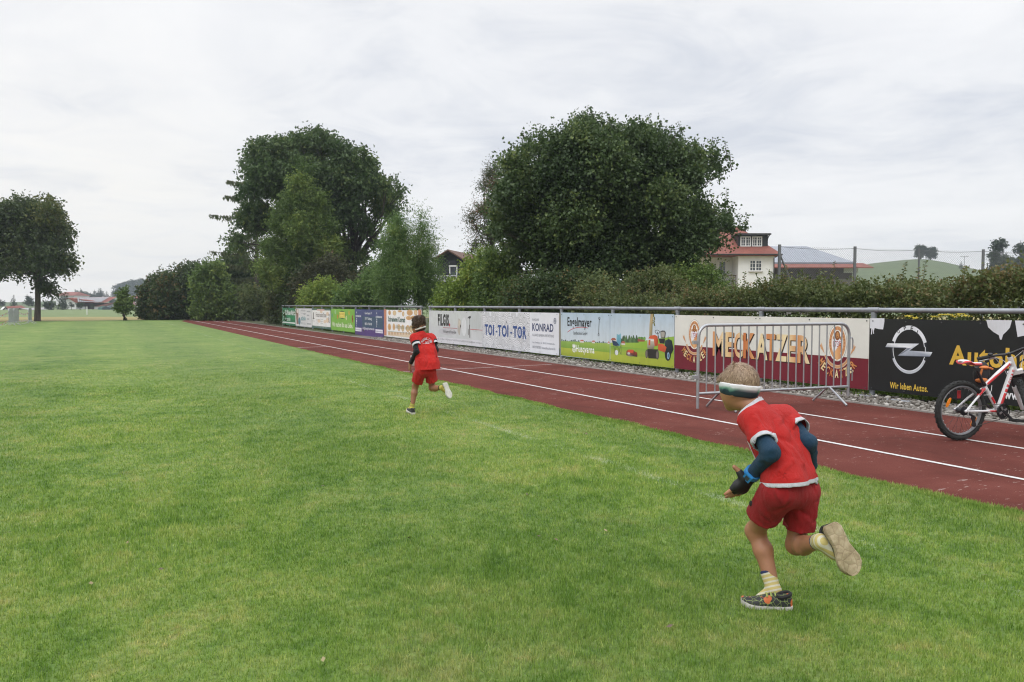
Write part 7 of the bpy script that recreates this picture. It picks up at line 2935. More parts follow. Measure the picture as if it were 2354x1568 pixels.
    opt = dict(
        s=1.0, hs=0.95, hand_s=1.15, F=F, vox=0.0046, root=gat(1770, 3.17) * 1.0,
        label='boy running close by in red shirt and shorts with navy sleeves and black glove',
        calfL=RT * 0.7 - FW * 0.5, calfR=UPV * -0.6 - RT * 0.2,
        hF=unit(-RT * 0.60 + FW * 0.78 - UPV * 0.12), hU=unit(UPV * 1.0 - RT * 0.10 + FW * 0.10),
        handL=dict(dir=-RT * 0.60 + FW * 0.20 - UPV * 0.80, nrm=FW * 0.75 - RT * 0.45 + UPV * 0.15, curl=[0.10, 0.16, 0.22, 0.28], fan=0.10, flip=1, thumb=-RT * 0.55 + UPV * 0.85 + FW * 0.1),
        handR=dict(dir=-UPV * 0.75 + FW * 0.55 - RT * 0.25, nrm=-RT * 0.8 - FW * 0.2, curl=0.6, flip=-1),
        skin=skin_mat('tanned_skin', (0.375, 0.175, 0.095)), glove=True,
        shirt=dict(levels=lev, shr=0.050, cuffL=P4(530, 852, 3.065), cuffR=P4(858, 740, 3.24), cuff_r=0.047,
                   cuff_bands=[(0.0, 0.019, 1.0)], hem=hemc, hem_up=unit(sp * 0.55 + UPV * 0.8 + RT * 0.10), hem_band=0.017,
                   collar=P4(404, 530, 3.235), collar_n=unit(sp * 0.9 + F * 0.42), collar_band=0.016, nf=30, seed=3,
                   folds=[(P4(470, 640, 3.10), P4(760, 960, 3.06), 0.0090, 0.0128), (P4(610, 900, 3.0), P4(800, 1010, 3.04), 0.0090, 0.0112), (P4(560, 1150, 3.0), P4(800, 1020, 3.03), 0.0090, 0.0128), (P4(690, 1110, 3.02), P4(960, 1010, 3.1), 0.0075, 0.0120),
                          (P4(720, 640, 3.22), P4(780, 840, 3.1), -0.0090, 0.0112), (P4(480, 600, 3.12), P4(560, 740, 3.07), -0.0090, 0.0096), (P4(830, 760, 3.2), P4(880, 980, 3.12), 0.0075, 0.0120), (P4(560, 730, 3.08), P4(640, 960, 3.02), -0.0105, 0.0112)]),
        shortL=(P5(418, 480, 3.185), 0.066), shortR=(P5(768, 600, 3.185), 0.062),
        shortnL=np.array([0, 0, -0.05]), shortnR=UPV * -0.02,
        m_shirt=m_sh, m_white=m_w, m_shorts=m_so, m_sleeve=m_sl, m_sock=sock, sock_h=dict(L=0.34, R=0.16),
        band=(UPV * 1.0 + RT * 0.10 + FW * 0.03, -0.054, 0.002), m_band=bandm,
        hair_r=(0.0720, 0.0905, 0.0905), hair_add=[(-RT * 0.066 + FW * 0.030 + UPV * 0.020, np.array([0.014, 0.022, 0.012]))],
        n_hair=12000, hair_len=0.013, hair_lift=0.03, curl=0.12, hair_w=0.0008,
        lie=lambda p: unit(-UPV * 1.2 + (p - J['head']) * 4.0 + RT * 0.5 * np.sin(p[:, 2:3] * 40)),
        m_hair=hair_mat('light_brown_hair', (0.17, 0.108, 0.066), (0.50, 0.36, 0.24)),
        m_glove=mat('black_glove', (0.012, 0.012, 0.014), 0.65, 0.25, 60, bump=0.4, bscale=300), m_watch=mat('blue_rubber', (0.03, 0.22, 0.52), 0.45, 0.06, 20),
        watch_dir=-RT * 0.45 - FW * 0.85 + UPV * 0.1)
    root, shirt, body = person(J, opt)
    mats = (um, sm, mat('black_collar', (0.014, 0.014, 0.015), 0.8, 0.3, 40), mat('lime_strap', (0.30, 0.36, 0.10), 0.6))
    h = G(1821, 1401.5)
    t = G(1703, 1393)
    h, t = h - np.array([0, 0, 0.007]), t - np.array([0, 0, 0.007])
    shoe(root, h, t, (0, 0, 1), np.linalg.norm(t - h), 0.072, (um, mat('white_sole', (0.45, 0.43, 0.40), 0.7, 0.2, 30), mats[2], mats[3]))
    hh, tt = P5(1095, 565, 2.95), P5(1355, 1062, 2.90)
    away = unit((hh + tt) / 2 - CAM)
    shoe(root, hh, tt, away * 0.90 - RT * 0.42 + UPV * 0.05, np.linalg.norm(tt - hh), 0.090, mats)
    # start bib pinned on the chest, just showing past the arm
    bb = MB()
    o = P4(480, 955, 3.26)
    n = F
    for (du, dz) in ((0, 0),):
        bb.box(o, (0.10, 0.006, 0.12), [unit(np.cross(F, sp)), F, sp])
    bb.build('start_number', mat('paper_bib', (0.62, 0.60, 0.56), 0.7), root, True)
    lg = MB()
    lg.ball(P5(303, 362, 3.15), (0.006, 0.009, 0.012), 10, 8)
    lg.build('logo_patch', mat('black_patch', (0.012, 0.010, 0.011), 0.7), root, True, smooth=True)
    return root


def build_far_boy():
    c3 = crop(1450, 1150, 300, 1094)
    P = lambda a, b, z: W(*c3(a, b), z)
    F = -RT * 0.42 + FW * 0.91
    Rr = RT * 0.91 + FW * 0.42
    J = dict(
        neck=P(470, 365, 8.77), head=P(442, 262, 8.80),
        shL=P(378, 428, 8.72), shR=P(608, 430, 8.84),
        elbL=P(408, 615, 8.62), wriL=P(322, 782, 8.72),
        elbR=P(672, 592, 8.76), wriR=P(640, 690, 8.92),
        hipL=P(470, 880, 8.62), hipR=P(595, 880, 8.68),
        kneeL=P(392, 1085, 8.76), kneeR=P(622, 1112, 8.76),
        ankL=P(344, 1385, 8.72), ankR=P(752, 1108, 8.52),
        footL=P(290, 1415, 8.76), footR=P(800, 1150, 8.52))
    m_sh = cloth_mat('red_jersey', (0.54, 0.018, 0.014))
    m_so = cloth_mat('red_shorts', (0.52, 0.020, 0.016), 700, 0.08)
    m_w = cloth_mat('white_trim', (0.70, 0.70, 0.74))
    m_bk = cloth_mat('black_knit', (0.012, 0.012, 0.014), 900, 0.2)
    sock = attr_mat('yellow_sock', 'band', [(0.0, (0.40, 0.36, 0.08)), (0.5, (0.40, 0.36, 0.08)), (0.60, (0.30, 0.26, 0.04)), (0.66, (0.40, 0.36, 0.08)), (0.74, (0.34, 0.30, 0.05)), (0.80, (0.40, 0.36, 0.08)), (0.85, (0.012, 0.012, 0.012))], 0.05, 40)
    bandm = attr_mat('black_white_headband', 'band', [(0.0, (0.02, 0.025, 0.028)), (0.46, (0.02, 0.025, 0.028)), (0.55, (0.28, 0.10, 0.06)), (0.66, (0.70, 0.71, 0.72)), (0.9, (0.72, 0.74, 0.75)), (1.0, (0.03, 0.03, 0.035))], 0.45, 26, 0.7, 'LINEAR')
    hp = (J['hipL'] + J['hipR']) / 2
    sp = unit(J['neck'] - hp)
    lev = [(P(570, 910, 8.64), 0.050, 0.092, Rr), (P(556, 790, 8.67), 0.050, 0.084, Rr), (P(528, 620, 8.72), 0.056, 0.068, Rr), (P(500, 490, 8.77), 0.060, 0.062, Rr), (P(490, 440, 8.78), 0.056, 0.052, Rr)]
    opt = dict(
        s=0.90, hs=0.92, F=F, vox=0.0052, root=gat(940, 8.7),
        label='boy farther ahead in red shirt with white lettering and black sleeves, running away',
        calfL=-FW * 0.8 + RT * .2, calfR=UPV * -0.5,
        hF=unit(-RT * 0.72 + FW * 0.70), hU=unit(UPV - RT * 0.03 + FW * 0.08),
        handL=dict(dir=-RT * 0.15 + FW * 0.2 - UPV * 0.9, nrm=RT * 0.8 + FW * 0.3, curl=0.75, flip=1),
        handR=dict(dir=FW * 0.8 - RT * 0.5 + UPV * 0.2, nrm=-RT * 0.7 - UPV * 0.3, curl=0.8, flip=-1),
        skin=skin_mat('brown_skin', (0.33, 0.150, 0.082)),
        shirt=dict(levels=lev, shr=0.046, cuffL=P(412, 532, 8.66), cuffR=P(658, 518, 8.78), cuff_r=0.045,
                   cuff_bands=[(0.0, 0.026, 1.0), (0.026, 0.046, 0.5)], hem=P(560, 858, 8.66), hem_up=unit(UPV - RT * 0.06),
                   collar=P(470, 356, 8.77), collar_n=unit(sp + F * 0.35), nf=30, seed=6, fh=0.005,
                   folds=[(P(560, 520, 8.6), P(590, 800, 8.55), 0.0090, 0.0112), (P(480, 560, 8.6), P(500, 800, 8.55), 0.0090, 0.0112), (P(640, 560, 8.7), P(690, 790, 8.6), 0.0090, 0.0112), (P(440, 500, 8.62), P(470, 620, 8.6), -0.0090, 0.0096), (P(520, 830, 8.55), P(640, 780, 8.55), -0.0075, 0.0112)]),
        shortL=(P(418, 1018, 8.70), 0.064), shortR=(P(614, 1022, 8.72), 0.062),
        m_shirt=m_sh, m_white=m_w, m_shorts=m_so, m_sleeve=m_bk, m_sock=sock, sock_h=dict(L=0.34, R=0.16),
        band=(UPV * 1.0 - RT * 0.30 + FW * 0.05, -0.070, -0.026), m_band=bandm,
        hair_r=(0.0725, 0.086, 0.096), hair_add=[(UPV * 0.078 + RT * 0.018, np.array([0.045, 0.05, 0.030])), (UPV * 0.064 - RT * 0.036 + FW * 0.02, np.array([0.032, 0.038, 0.026]))],
        n_hair=7000, hair_len=0.022, hair_lift=0.22, curl=0.40, hair_w=0.0017,
        lie=lambda p: unit(UPV * 0.5 - RT * 0.5 + (p - J['head']) * 4.0),
        m_hair=hair_mat('dark_brown_hair', (0.022, 0.014, 0.010), (0.125, 0.074, 0.046)))
    root, shirt, body = person(J, opt)
    blk = mat('dark_upper', (0.030, 0.031, 0.034), 0.6, 0.4, 25)
    yel = mat('yellow_strap', (0.55, 0.52, 0.05), 0.6)
    wht = mat('pale_sole', (0.56, 0.54, 0.49), 0.7, 0.2, 30)
    ht = P(362, 1480, 8.65)
    h = G(*c3(366, 1482))
    t = G(*c3(200, 1412)) * 1.0
    t = h + unit(np.array([t[0] - h[0], t[1] - h[1], 0])) * 0.185
    so = shoe(root, h, t + np.array([0, 0, 0.02]), (0, 0, 1), 0.185, 0.072, (blk, wht, blk, yel))
    hh, tt = P(800, 1035, 8.50), P(872, 1228, 8.47)
    away = unit((hh + tt) / 2 - CAM)
    shoe(root, hh, tt, away * 0.88 - RT * 0.48, 0.182, 0.070, (blk, wht, blk, yel))
    # swoosh-like side flash kept plain: a yellow stripe
    # back print
    bvh = BVHTree.FromPolygons([tuple(v.co) for v in shirt.data.vertices], [tuple(p.vertices) for p in shirt.data.polygons])
    inv = inv_of(root)
    out = MB()
    vv, ff = [], []

    def put(ch, cx_, cy_, w, h_, ang):
        v, f = text2d(ch, 0.03) if ch != '|' else (np.array([[0, 0], [1, 0], [1, 1], [0, 1.0]]), [(0, 1, 2, 3)])
        lo, hi = v.min(0), v.max(0)
        q = (v - lo) / (hi - lo) - 0.5
        ca, sa = math.cos(ang), math.sin(ang)
        n0 = len(vv)
        for a, b_ in q:
            x, y = a * w, -b_ * h_
            X, Y = cx_ + x * ca - y * sa, cy_ + x * sa + y * ca
            o = inv @ Vector(W(*c3(X, Y), 8.0))
            dr = (inv.to_3x3() @ Vector(ray(*c3(X, Y)))).normalized()
            hit = bvh.ray_cast(o, dr)
            p = (hit[0] + hit[1] * 0.002) if hit[0] is not None else o
            vv.append(tuple(p))
        for q_ in f:
            ff.append(tuple(n0 + i for i in q_))
    word = 'FUSSBALLCAMP'
    cx_, cy_, R = 545, 560, 118
    for i, ch in enumerate(word):
        a = math.radians(-52 + 104 * i / (len(word) - 1))
        put(ch, cx_ + 82 * math.sin(a) * 1.0, 545 - 118 * math.cos(a) + 10, 11.5, 34, a * 0.62)
    for i, ch in enumerate('2025'):
        put(ch, 533 + i * 15, 495 - i * 0.6, 12.5, 34, 0.0)
    put('|', 508, 503, 32, 4, -0.05)
    put('|', 607, 491, 28, 4, -0.05)
    me = bpy.data.meshes.new('lettering')
    me.from_pydata(vv, [], ff)
    o = link('lettering', me, m_w)
    o.parent = shirt
    bb = MB()
    bb.box(P(392, 735, 8.80), (0.10, 0.006, 0.12), [unit(np.cross(F, sp)), F, sp])
    bb.build('start_number', mat('paper_bib', (0.62, 0.60, 0.56), 0.7), root, True)
    return root


build_near_boy()
build_far_boy()
# ---------------------------------------------------------------- bicycle
def build_bicycle():
    cp = crop(3500, 1380, 340, 1777)
    cq = crop(3560, 1250, 280, 1756)
    G0 = G(2211.3, 1012)
    G0[2] = 0.0
    D = unit(RT * 0.968 + FW * 0.25)
    Nn = np.cross(D, [0, 0, 1.0])            # towards the camera
    if Nn.dot(CAM - G0) < 0:
        Nn = -Nn

    def on(d, off=0.0):
        r = ray(*d)
        t = (G0 - CAM).dot(Nn) / r.dot(Nn)
        p = CAM + r * t
        return p + Nn * off
    p_ = lambda a, b, off=0.0: on(cp(a, b), off)
    q_ = lambda a, b, off=0.0: on(cq(a, b), off)
    root = empty('bicycle', G0)
    tag(root, 'white and red child mountain bike on its kickstand at right edge of the track', 'bicycle')
    white = mat('white_lacquer', (0.66, 0.66, 0.67), 0.28, 0.04, 8, spec=0.6)
    red = mat('red_lacquer', (0.56, 0.03, 0.035), 0.3, 0.08, 8, spec=0.6)
    blk = mat('black_alloy', (0.016, 0.016, 0.018), 0.42, 0.25, 20)
    rub = mat('rubber', (0.018, 0.019, 0.018), 0.85, 0.35, 30, bump=0.4, bscale=120)
    alu = mat('brushed_rim', (0.22, 0.225, 0.235), 0.38, 0.12, 15, metal=0.6)
    sil = mat('silver_alloy', (0.42, 0.42, 0.43), 0.3, 0.1, 20, metal=0.8)
    ora = mat('orange_reflector', (0.75, 0.22, 0.01), 0.3, 0.12, 60)
    Rw = 0.271

    def wheel(c, ax, fw, name='wheel'):
        """c hub centre, ax axle direction, fw a direction in the plane of the wheel"""
        up = np.cross(ax, fw)
        w = MB()
        w.ring(c, ax, Rw - 0.024, 0.0225, 56, 12)
        for i in range(64):
            a = 2 * math.pi * i / 64
            rd = fw * math.cos(a) + up * math.sin(a)
            tg = -fw * math.sin(a) + up * math.cos(a)
            for k, (o, r) in enumerate(((-0.016, Rw - 0.0075), (0.0, Rw - 0.0015), (0.016, Rw - 0.0075))):
                if (i + k) % 2:
                    continue
                tilt = unit(rd + ax * o * 28)
                w.box(c + rd * r + ax * o, (0.012, 0.014, 0.007), [unit(np.cross(tg, tilt)), tg, tilt])
        tyre = w.build(name, rub, root, True, smooth=True)
        ch = []
        rm = MB()
        for o in (-0.010, 0.010):
            rm.ring(c + ax * o, ax, Rw - 0.052, 0.0065, 56, 8)
        rm.ring(c, ax, Rw - 0.056, 0.0095, 56, 8)
        ch.append(rm.build('rim', alu, None, smooth=True))
        hb = MB()
        hb.tube([c - ax * 0.045, c - ax * 0.03, c - ax * 0.028, c + ax * 0.028, c + ax * 0.03, c + ax * 0.045], [0.012, 0.012, 0.026, 0.026, 0.014, 0.012], 14)
        ch.append(hb.build('hub', blk, None, smooth=True))
        sp = MB()
        for i in range(28):
            a = 2 * math.pi * i / 28
            b = a + (0.5 if i % 4 < 2 else -0.5)
            o = ax * (0.027 if i % 2 else -0.027)
            sp.tube([c + o + (fw * math.cos(b) + up * math.sin(b)) * 0.024, c + (fw * math.cos(a) + up * math.sin(a)) * (Rw - 0.058)], 0.0011, 4)
        ch.append(sp.build('spokes', blk, None))
        nip = MB()
        for i in range(28):
            a = 2 * math.pi * i / 28
            rd = fw * math.cos(a) + up * math.sin(a)
            nip.tube([c + rd * (Rw - 0.062), c + rd * (Rw - 0.075)], 0.0022, 5)
        ch.append(nip.build('nipples', sil, None))
        for o in ch:
            o.parent = tyre
            o.data.transform(inv_of(root))
        return tyre, up

    hub = p_(530, 828)
    hub[2] = Rw
    tyre, up = wheel(hub, Nn, D)
    for a in (math.radians(152), math.radians(-38)):
        rd = D * math.cos(a) + np.array([0, 0, 1.0]) * math.sin(a)
        tg = np.cross(Nn, rd)
        r = MB()
        n = 16
        pts = [hub + rd * 0.165 + (tg * math.cos(2 * math.pi * i / n) * 0.048 + rd * math.sin(2 * math.pi * i / n) * 0.0135) + Nn * 0.010 for i in range(n)]
        r.prism(pts, Nn * 0.010)
        o = r.build('reflector', ora, None)
        o.parent = tyre
        o.data.transform(inv_of(root))

    bb = p_(1262, 832)
    st = p_(1003, 345)
    ht, hbm = q_(1436, 600), q_(1530, 850)
    steer = unit(ht - hbm)
    fr = MB()
    fr.tube([ht + steer * 0.004, hbm - steer * 0.004], 0.0225, 14)
    fr.tube([st, st * 0.5 + q_(1460, 660) * 0.5 + np.array([0, 0, 0.004]), q_(1460, 660)], [0.0155, 0.018, 0.0185], 14)
    fr.tube([bb, q_(1490, 800)], [0.0215, 0.0225], 14)
    fr.tube([bb, st + unit(st - bb) * 0.02], 0.0165, 14)
    fr.tube([bb - Nn * 0.036, bb + Nn * 0.036], 0.021, 14)
    for s in (-1, 1):
        dr = hub + Nn * s * 0.062
        fr.tube([bb + Nn * s * 0.028 - D * 0.02, bb * 0.55 + hub * 0.45 + Nn * s * 0.046, dr], [0.011, 0.0105, 0.009], 10)
        fr.tube([st - np.array([0, 0, 0.025]) + Nn * s * 0.016, (st + hub) / 2 + Nn * s * 0.045, dr], [0.010, 0.0095, 0.0085], 10)
        fr.ball(dr, 0.014, 10, 8)
    fo = fr.build('frame', white, root, True, smooth=True)
    # red panels laid over the tubes
    pa = MB()

    def sleeve(a, b, r, t0, t1, side=(1, 0.9)):
        """half shell of paint over a tube, on both flanks"""
        a, b = np.array(a), np.array(b)
        d = unit(b - a)
        u = unit(np.cross(d, Nn))
        for s in (1, -1):
            vs = []
            for t in (t0, t1):
                c = a * (1 - t) + b * t
                for k in range(7):
                    an = math.radians(-40 + 80 * k / 6)
                    vs.append(c + (Nn * s * math.cos(an) + u * math.sin(an)) * (r + 0.0012))
            pa.add(vs, [(k, k + 1, 8 + k, 7 + k) for k in range(6)])
    sleeve(bb, q_(1490, 800), 0.0216, 0.10, 0.40)
    sleeve(bb, q_(1490, 800), 0.0222, 0.43, 0.50)
    sleeve(bb, q_(1490, 800), 0.0222, 0.545, 0.60)
    sleeve(st, q_(1460, 660), 0.0175, 0.06, 0.90)
    sleeve(bb, st, 0.0167, 0.30, 0.55)
    sleeve(bb + Nn * 0.028, hub + Nn * 0.062, 0.0105, 0.08, 0.45)
    sleeve(st + Nn * 0.02, hub + Nn * 0.055, 0.0145, 0.10, 0.38)
    o = pa.build('decals', red, None)
    o.parent = fo
    o.data.transform(inv_of(root))
    # lettering along the down tube
    le_v, le_f = [], []
    a, b = bb, q_(1490, 800)
    d = unit(b - a)
    u = unit(np.cross(Nn, d))
    for i, chh in enumerate('CUBE'):
        v, f = text2d(chh, 0.05)
        lo, hi = v.min(0), v.max(0)
        q = (v - lo) / (hi - lo) - 0.5
        c = a * (1 - (0.66 + 0.085 * i)) + b * (0.66 + 0.085 * i)
        n0 = len(le_v)
        for x, y in q:
            le_v.append(tuple(c + d * x * 0.026 + u * y * 0.026 + Nn * (0.0236 - 0.0045 * (2 * y) ** 2)))
        le_f += [tuple(n0 + k for k in g) for g in f]
    me = bpy.data.meshes.new('lettering')
    me.from_pydata(le_v, [], le_f)
    o = link('lettering', me, red)
    o.parent = fo
    o.data.transform(inv_of(root))

    # seat post and saddle
    sp = MB()
    top = q_(640, 850)
    sp.tube([st, top], 0.0125, 12)
    sp.tube([st + unit(top - st) * 0.0, st + unit(top - st) * 0.03], 0.019, 12)
    sp.box(top, (0.05, 0.035, 0.03), [D, Nn, np.array([0, 0, 1.0])])
    sp.tube([q_(540, 800), q_(640, 830), q_(720, 770)], 0.004, 6)
    sp.build('seat_post', blk, root, True, smooth=True)
    sr, sf = q_(262, 690), q_(752, 735)
    sl = np.linalg.norm(sf - sr)
    sd = unit(sf - sr)
    ups = np.cross(Nn, sd)
    if ups[2] < 0:
        ups = -ups
    prof = [(0.0, 0.045, 0.0), (0.06, 0.070, 0.010), (0.22, 0.073, 0.013), (0.40, 0.052, 0.002), (0.60, 0.030, -0.004), (0.85, 0.022, 0.0), (0.97, 0.018, 0.002), (1.0, 0.009, -0.003)]
    for nm, m, lift, th, k in (('saddle', red, 0.0, 0.030, 1.0), ('saddle_top', white, 0.006, 0.026, 0.72)):
        sm = MB()
        K = 10
        vs, fs = [], []
        for t, w, h in prof:
            c = sr + sd * (t * sl) + ups * (h + lift)
            for j in range(K):
                an = 2 * math.pi * j / K
                vs.append(c + Nn * math.cos(an) * w * k + ups * math.sin(an) * th * 0.5 * (1.0 if math.sin(an) > 0 else 0.9))
        for i in range(len(prof) - 1):
            for j in range(K):
                l = (j + 1) % K
                fs.append((i * K + j, i * K + l, (i + 1) * K + l, (i + 1) * K + j))
        fs += [tuple(range(K))[::-1], tuple((len(prof) - 1) * K + j for j in range(K))]
        sm.add(vs, fs)
        if nm == 'saddle':
            so = sm.build(nm, m, root, True, smooth=True)
        else:
            o = sm.build(nm, m, None, smooth=True)
            o.parent = so
            o.data.transform(inv_of(root))

    # steering set, turned to the left
    ang = math.radians(44)
    Rm = np.array(Matrix.Rotation(ang, 3, Vector(steer)))
    if (Rm @ D).dot(FW) < D.dot(FW):
        Rm = np.array(Matrix.Rotation(-ang, 3, Vector(steer)))
    wf = unit(Rm @ D)
    wa = unit(np.cross(wf, steer))
    fork = MB()
    crown = hbm - steer * 0.028
    tip_d = -steer
    Lf = (crown[2] - Rw) / steer[2]
    fh = crown + tip_d * Lf + wf * 0.025
    fork.tube([ht, ht + steer * 0.02], 0.022, 12)
    fork.bar(crown - wa * 0.062, crown + wa * 0.062, 0.045, 0.035, steer)
    for s in (-1, 1):
        a = crown + wa * s * 0.05
        fork.tube([a, a + tip_d * Lf * 0.42], 0.0125, 10)
        fork.tube([a + tip_d * Lf * 0.36, fh + wa * s * 0.05], 0.0185, 12)
    fk = fork.build('fork', white, root, True, smooth=True)
    sb = MB()
    for s in (-1, 1):
        a = crown + wa * s * 0.05
        sb.tube([a + tip_d * 0.02, a + tip_d * Lf * 0.37], 0.0135, 10)
    sb.box(crown + wf * 0.03 - steer * 0.03, (0.05, 0.09, 0.05), [wf, wa, steer])
    sb.build('stanchions', blk, root, True, smooth=True)
    wheel(fh, wa, wf)
    hd = MB()
    bc = ht + steer * 0.055 + wf * 0.035
    hd.tube([ht + steer * 0.01, ht + steer * 0.05, bc], 0.016, 10)
    hw = 0.25
    pts = [bc - wa * hw + steer * 0.018 - wf * 0.03, bc - wa * 0.11 + steer * 0.015, bc - wa * 0.03, bc + wa * 0.03, bc + wa * 0.11 + steer * 0.015, bc + wa * hw + steer * 0.018 - wf * 0.03]
    hd.tube(pts, 0.0125, 10)
    hb_ = hd.build('handlebar', blk, root, True, smooth=True)
    for s in (0, 1):
        e, i_ = (pts[0], pts[1]) if s == 0 else (pts[5], pts[4])
        g = MB()
        g.tube([e, e * 0.30 + i_ * 0.70], 0.0175, 12)
        o = g.build('grip', rub, None, smooth=True)
        o.parent = hb_
        o.data.transform(inv_of(root))
        l = MB()
        c = e * 0.22 + i_ * 0.78
        l.box(c - steer * 0.012 + wf * 0.015, (0.035, 0.05, 0.035), [wf, unit(e - i_), steer])
        l.tube([c + wf * 0.03 - steer * 0.015, c + wf * 0.055 + unit(e - i_) * 0.02 - steer * 0.02, e + wf * 0.05 - steer * 0.02], 0.005, 6)
        o = l.build('brake_lever', sil, None, smooth=True)
        o.parent = hb_
        o.data.transform(inv_of(root))
    bl = MB()
    bl.ball(bc - wa * 0.14 + steer * 0.035, (0.022, 0.022, 0.016), 12, 8)
    o = bl.build('bell', blk, None, smooth=True)
    o.parent = hb_
    o.data.transform(inv_of(root))
    cb = MB()
    for s, e in ((-1, hbm + wf * 0.05), (1, st + np.array([0, 0, 0.02])), (-1, fh + steer * 0.20 - wa * 0.05), (1, hbm + Nn * 0.03 - steer * 0.05)):
        a = bc + wa * s * 0.12 + steer * 0.005 + wf * 0.03
        m1 = a * 0.6 + e * 0.4 + wf * 0.10 + np.array([0, 0, 0.02])
        m2 = a * 0.25 + e * 0.75 + wf * 0.06
        cb.tube([a, a * 0.8 + m1 * 0.2 + wf * 0.03, m1, m2, e], 0.0028, 6)
    b1 = p_(1110, 335, 0.02)
    cb.tube([b1, p_(1085, 420, 0.03), p_(1050, 490, 0.035), p_(1000, 520, 0.035), p_(935, 525, 0.03)], 0.0028, 6)
    cb.tube([p_(700, 725, 0.07), p_(600, 735, 0.08), p_(535, 800, 0.085), p_(530, 890, 0.085), p_(590, 955, 0.08)], 0.003, 6)
    cb.build('cables', mat('pale_cable', (0.55, 0.55, 0.55), 0.5), root, True, smooth=True)

    # cranks, chain, gears
    ck = MB()
    cc = bb + Nn * 0.052
    for r, o in ((0.066, 0.0), (0.052, -0.006)):
        n = 40
        ck.prism([cc + Nn * o + (D * math.cos(2 * math.pi * i / n) + np.array([0, 0, 1.0]) * math.sin(2 * math.pi * i / n)) * (r if i % 2 else r * 0.955) for i in range(n)], -Nn * 0.003)
    cko = ck.build('chainring', blk, root, True)
    cs = MB()
    for k in range(4):
        a = k * math.pi / 2 + 0.5
        rd = D * math.cos(a) + np.array([0, 0, 1.0]) * math.sin(a)
        cs.bar(cc + Nn * 0.006 + rd * 0.012, cc + Nn * 0.006 + rd * 0.046, 0.016, 0.005, Nn)
    o = cs.build('spider', sil, None)
    o.parent = cko
    o.data.transform(inv_of(root))
    gd = MB()
    gd.ring(cc + Nn * 0.010, Nn, 0.068, 0.004, 40, 8)
    o = gd.build('chain_guard', blk, None, smooth=True)
    o.parent = cko
    o.data.transform(inv_of(root))
    pe = p_(1470, 1045, 0.068)
    arm = pe - bb
    arm = unit(arm - Nn * arm.dot(Nn)) * 0.125
    for s in (1, -1):
        a = MB()
        a.tube([bb + Nn * s * 0.03, bb + Nn * s * 0.062], 0.012, 10)
        a.bar(bb + Nn * s * 0.062, bb + Nn * s * 0.068 + arm * s, 0.020, 0.011, Nn)
        ao = a.build('crank_arm', blk, root, True)
        pd = MB()
        c = bb + Nn * s * 0.110 + arm * s
        for q in (-1, 1):
            pd.box(c + D * q * 0.038, (0.010, 0.075, 0.020), [D, Nn, np.array([0, 0, 1.0])])
            pd.box(c + Nn * q * 0.036, (0.085, 0.010, 0.022), [D, Nn, np.array([0, 0, 1.0])])
        pd.tube([bb + Nn * s * 0.07 + arm * s, c + Nn * s * 0.03], 0.008, 8)
        o = pd.build('pedal', rub, None)
        o.parent = ao
        o.data.transform(inv_of(root))
    cz = MB()
    hc = hub + Nn * 0.040
    for r, o in ((0.042, 0.0), (0.034, 0.006), (0.026, 0.012)):
        cz.tube([hc + Nn * o, hc + Nn * (o + 0.003)], r, 24)
    cz.build('sprockets', blk, root, True)
    dl = MB()
    dj = p_(680, 930, 0.06)
    dk = p_(690, 1090, 0.058)
    dl.tube([hub + Nn * 0.064 - np.array([0, 0, 0.01]), dj], 0.012, 8)
    dl.bar(dj, dk, 0.030, 0.010, Nn)
    for c in (dj - np.array([0, 0, 0.015]), dk):
        dl.tube([c - Nn * 0.006, c + Nn * 0.006], 0.022, 14)
    dl.build('derailleur', blk, root, True, smooth=True)
    cn = MB()
    cn.tube([cc + np.array([0, 0, 0.066]), hc + np.array([0, 0, 0.036])], 0.003, 6)
    cn.tube([cc - np.array([0, 0, 0.066]) + D * 0.004, dk - np.array([0, 0, 0.020])], 0.003, 6)
    cn.build('chain', mat('chain_steel', (0.06, 0.055, 0.05), 0.5, metal=0.5), root, True)
    vb = MB()
    for s in (-1, 1):
        vb.bar(p_(900, 500, 0.0) + Nn * s * 0.035, p_(850, 420, 0.0) + Nn * s * 0.030, 0.016, 0.014, Nn)
    vb.tube([p_(820, 400, 0.035), p_(930, 390, -0.035)], 0.0025, 5)
    vb.build('rim_brake', blk, root, True)
    ks = MB()
    ks.tube([p_(1060, 870, 0.0), p_(1050, 900, -0.03), G(*cp(990, 1305)) * 0.0 + np.array([*(p_(985, 1300, -0.16))[:2], 0.012])], [0.010, 0.010, 0.009], 8)
    ks.tube([np.array([*(p_(985, 1300, -0.16))[:2], 0.0]), np.array([*(p_(985, 1300, -0.16))[:2], 0.03])], 0.014, 8)
    ks.build('kickstand', blk, root, True, smooth=True)
    rr = MB()
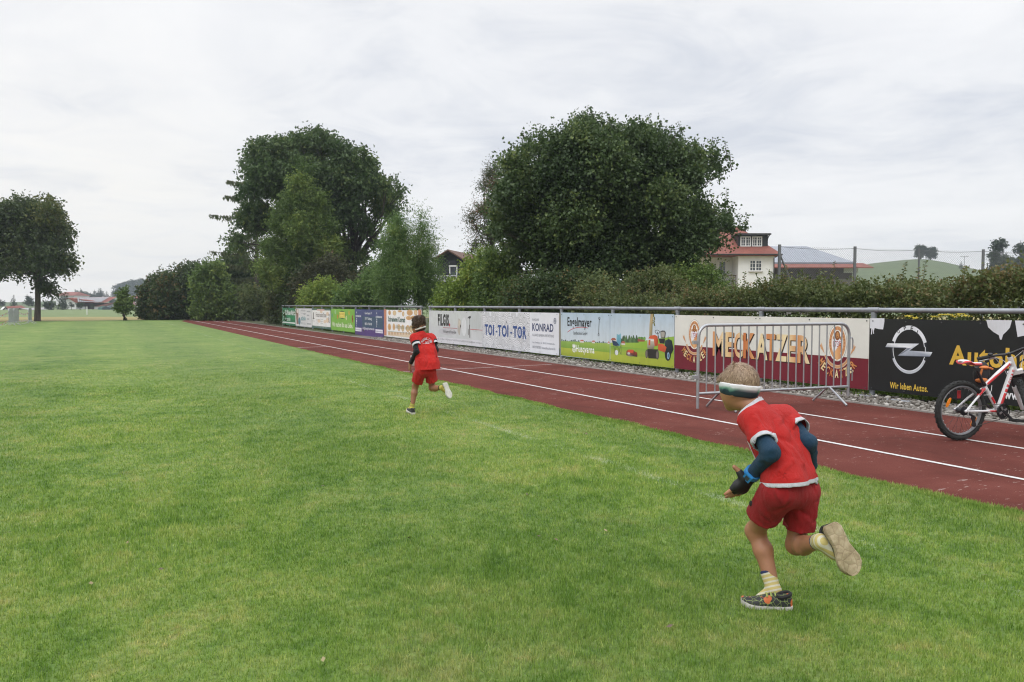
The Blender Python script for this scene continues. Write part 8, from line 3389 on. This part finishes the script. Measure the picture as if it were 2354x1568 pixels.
    rr.box(p_(590, 530, -0.05), (0.030, 0.012, 0.070), [D, Nn, np.array([0, 0, 1.0])])
    rr.build('rear_reflector', mat('red_reflector', (0.42, 0.02, 0.03), 0.3), root, True)
    # black bag with orange trim strapped behind the top tube
    bg = MB()
    c = q_(905, 965, -0.07)
    bg.ball(c, (0.085, 0.05, 0.115), 14, 10, [D, Nn, np.array([0, 0, 1.0])])
    bo = bg.build('frame_bag', mat('black_nylon', (0.018, 0.018, 0.020), 0.7, 0.2, 30, bump=0.3), root, True, smooth=True)
    tr = MB()
    for q in ((905, 815, 0.055, 0.020), (860, 1110, 0.06, 0.026)):
        tr.ball(q_(q[0], q[1], -0.05), (q[2], 0.045, q[3]), 12, 8, [D, Nn, np.array([0, 0, 1.0])])
    tr.tube([q_(840, 830, -0.03), q_(800, 960, -0.03), q_(780, 1020, -0.03)], 0.010, 8)
    tr.tube([q_(960, 820, -0.03), q_(1040, 830, -0.03), q_(1080, 850, -0.03)], 0.010, 8)
    o = tr.build('orange_trim', mat('orange_fabric', (0.55, 0.17, 0.04), 0.7, 0.15, 40), None, smooth=True)
    o.parent = bo
    o.data.transform(inv_of(root))
    # short lengths of edging pipe lying in the weeds behind the gravel
    c2 = crop(3220, 1150, 620, 1768)
    for i, ((a, b), (c, d), lab) in enumerate((((0, 962), (140, 985), 'grey pipe lying at the foot of the railing post left of the black board'), ((305, 1012), (525, 1036), 'grey pipe lying below the ring emblem of the black board'))):
        A, B_ = G(*c2(a, b)), G(*c2(c, d))
        e = empty('edging_pipe', (A + B_) / 2)
        m = MB()
        m.tube([A + [0, 0, 0.02], B_ + [0, 0, 0.02]], 0.016, 10)
        m.build('pipe', mat('galvanised_pipe', (0.30, 0.315, 0.345)), e, True, smooth=True)
        k = MB()
        k.tube([B_ + [0, 0, 0.02], B_ + unit(B_ - A) * 0.03 + [0, 0, 0.02]], 0.0185, 10)
        k.build('cap', mat('galvanised_pipe', (0.30, 0.315, 0.345)), e, True)
        tag(e, lab, 'pipe')


build_bicycle()
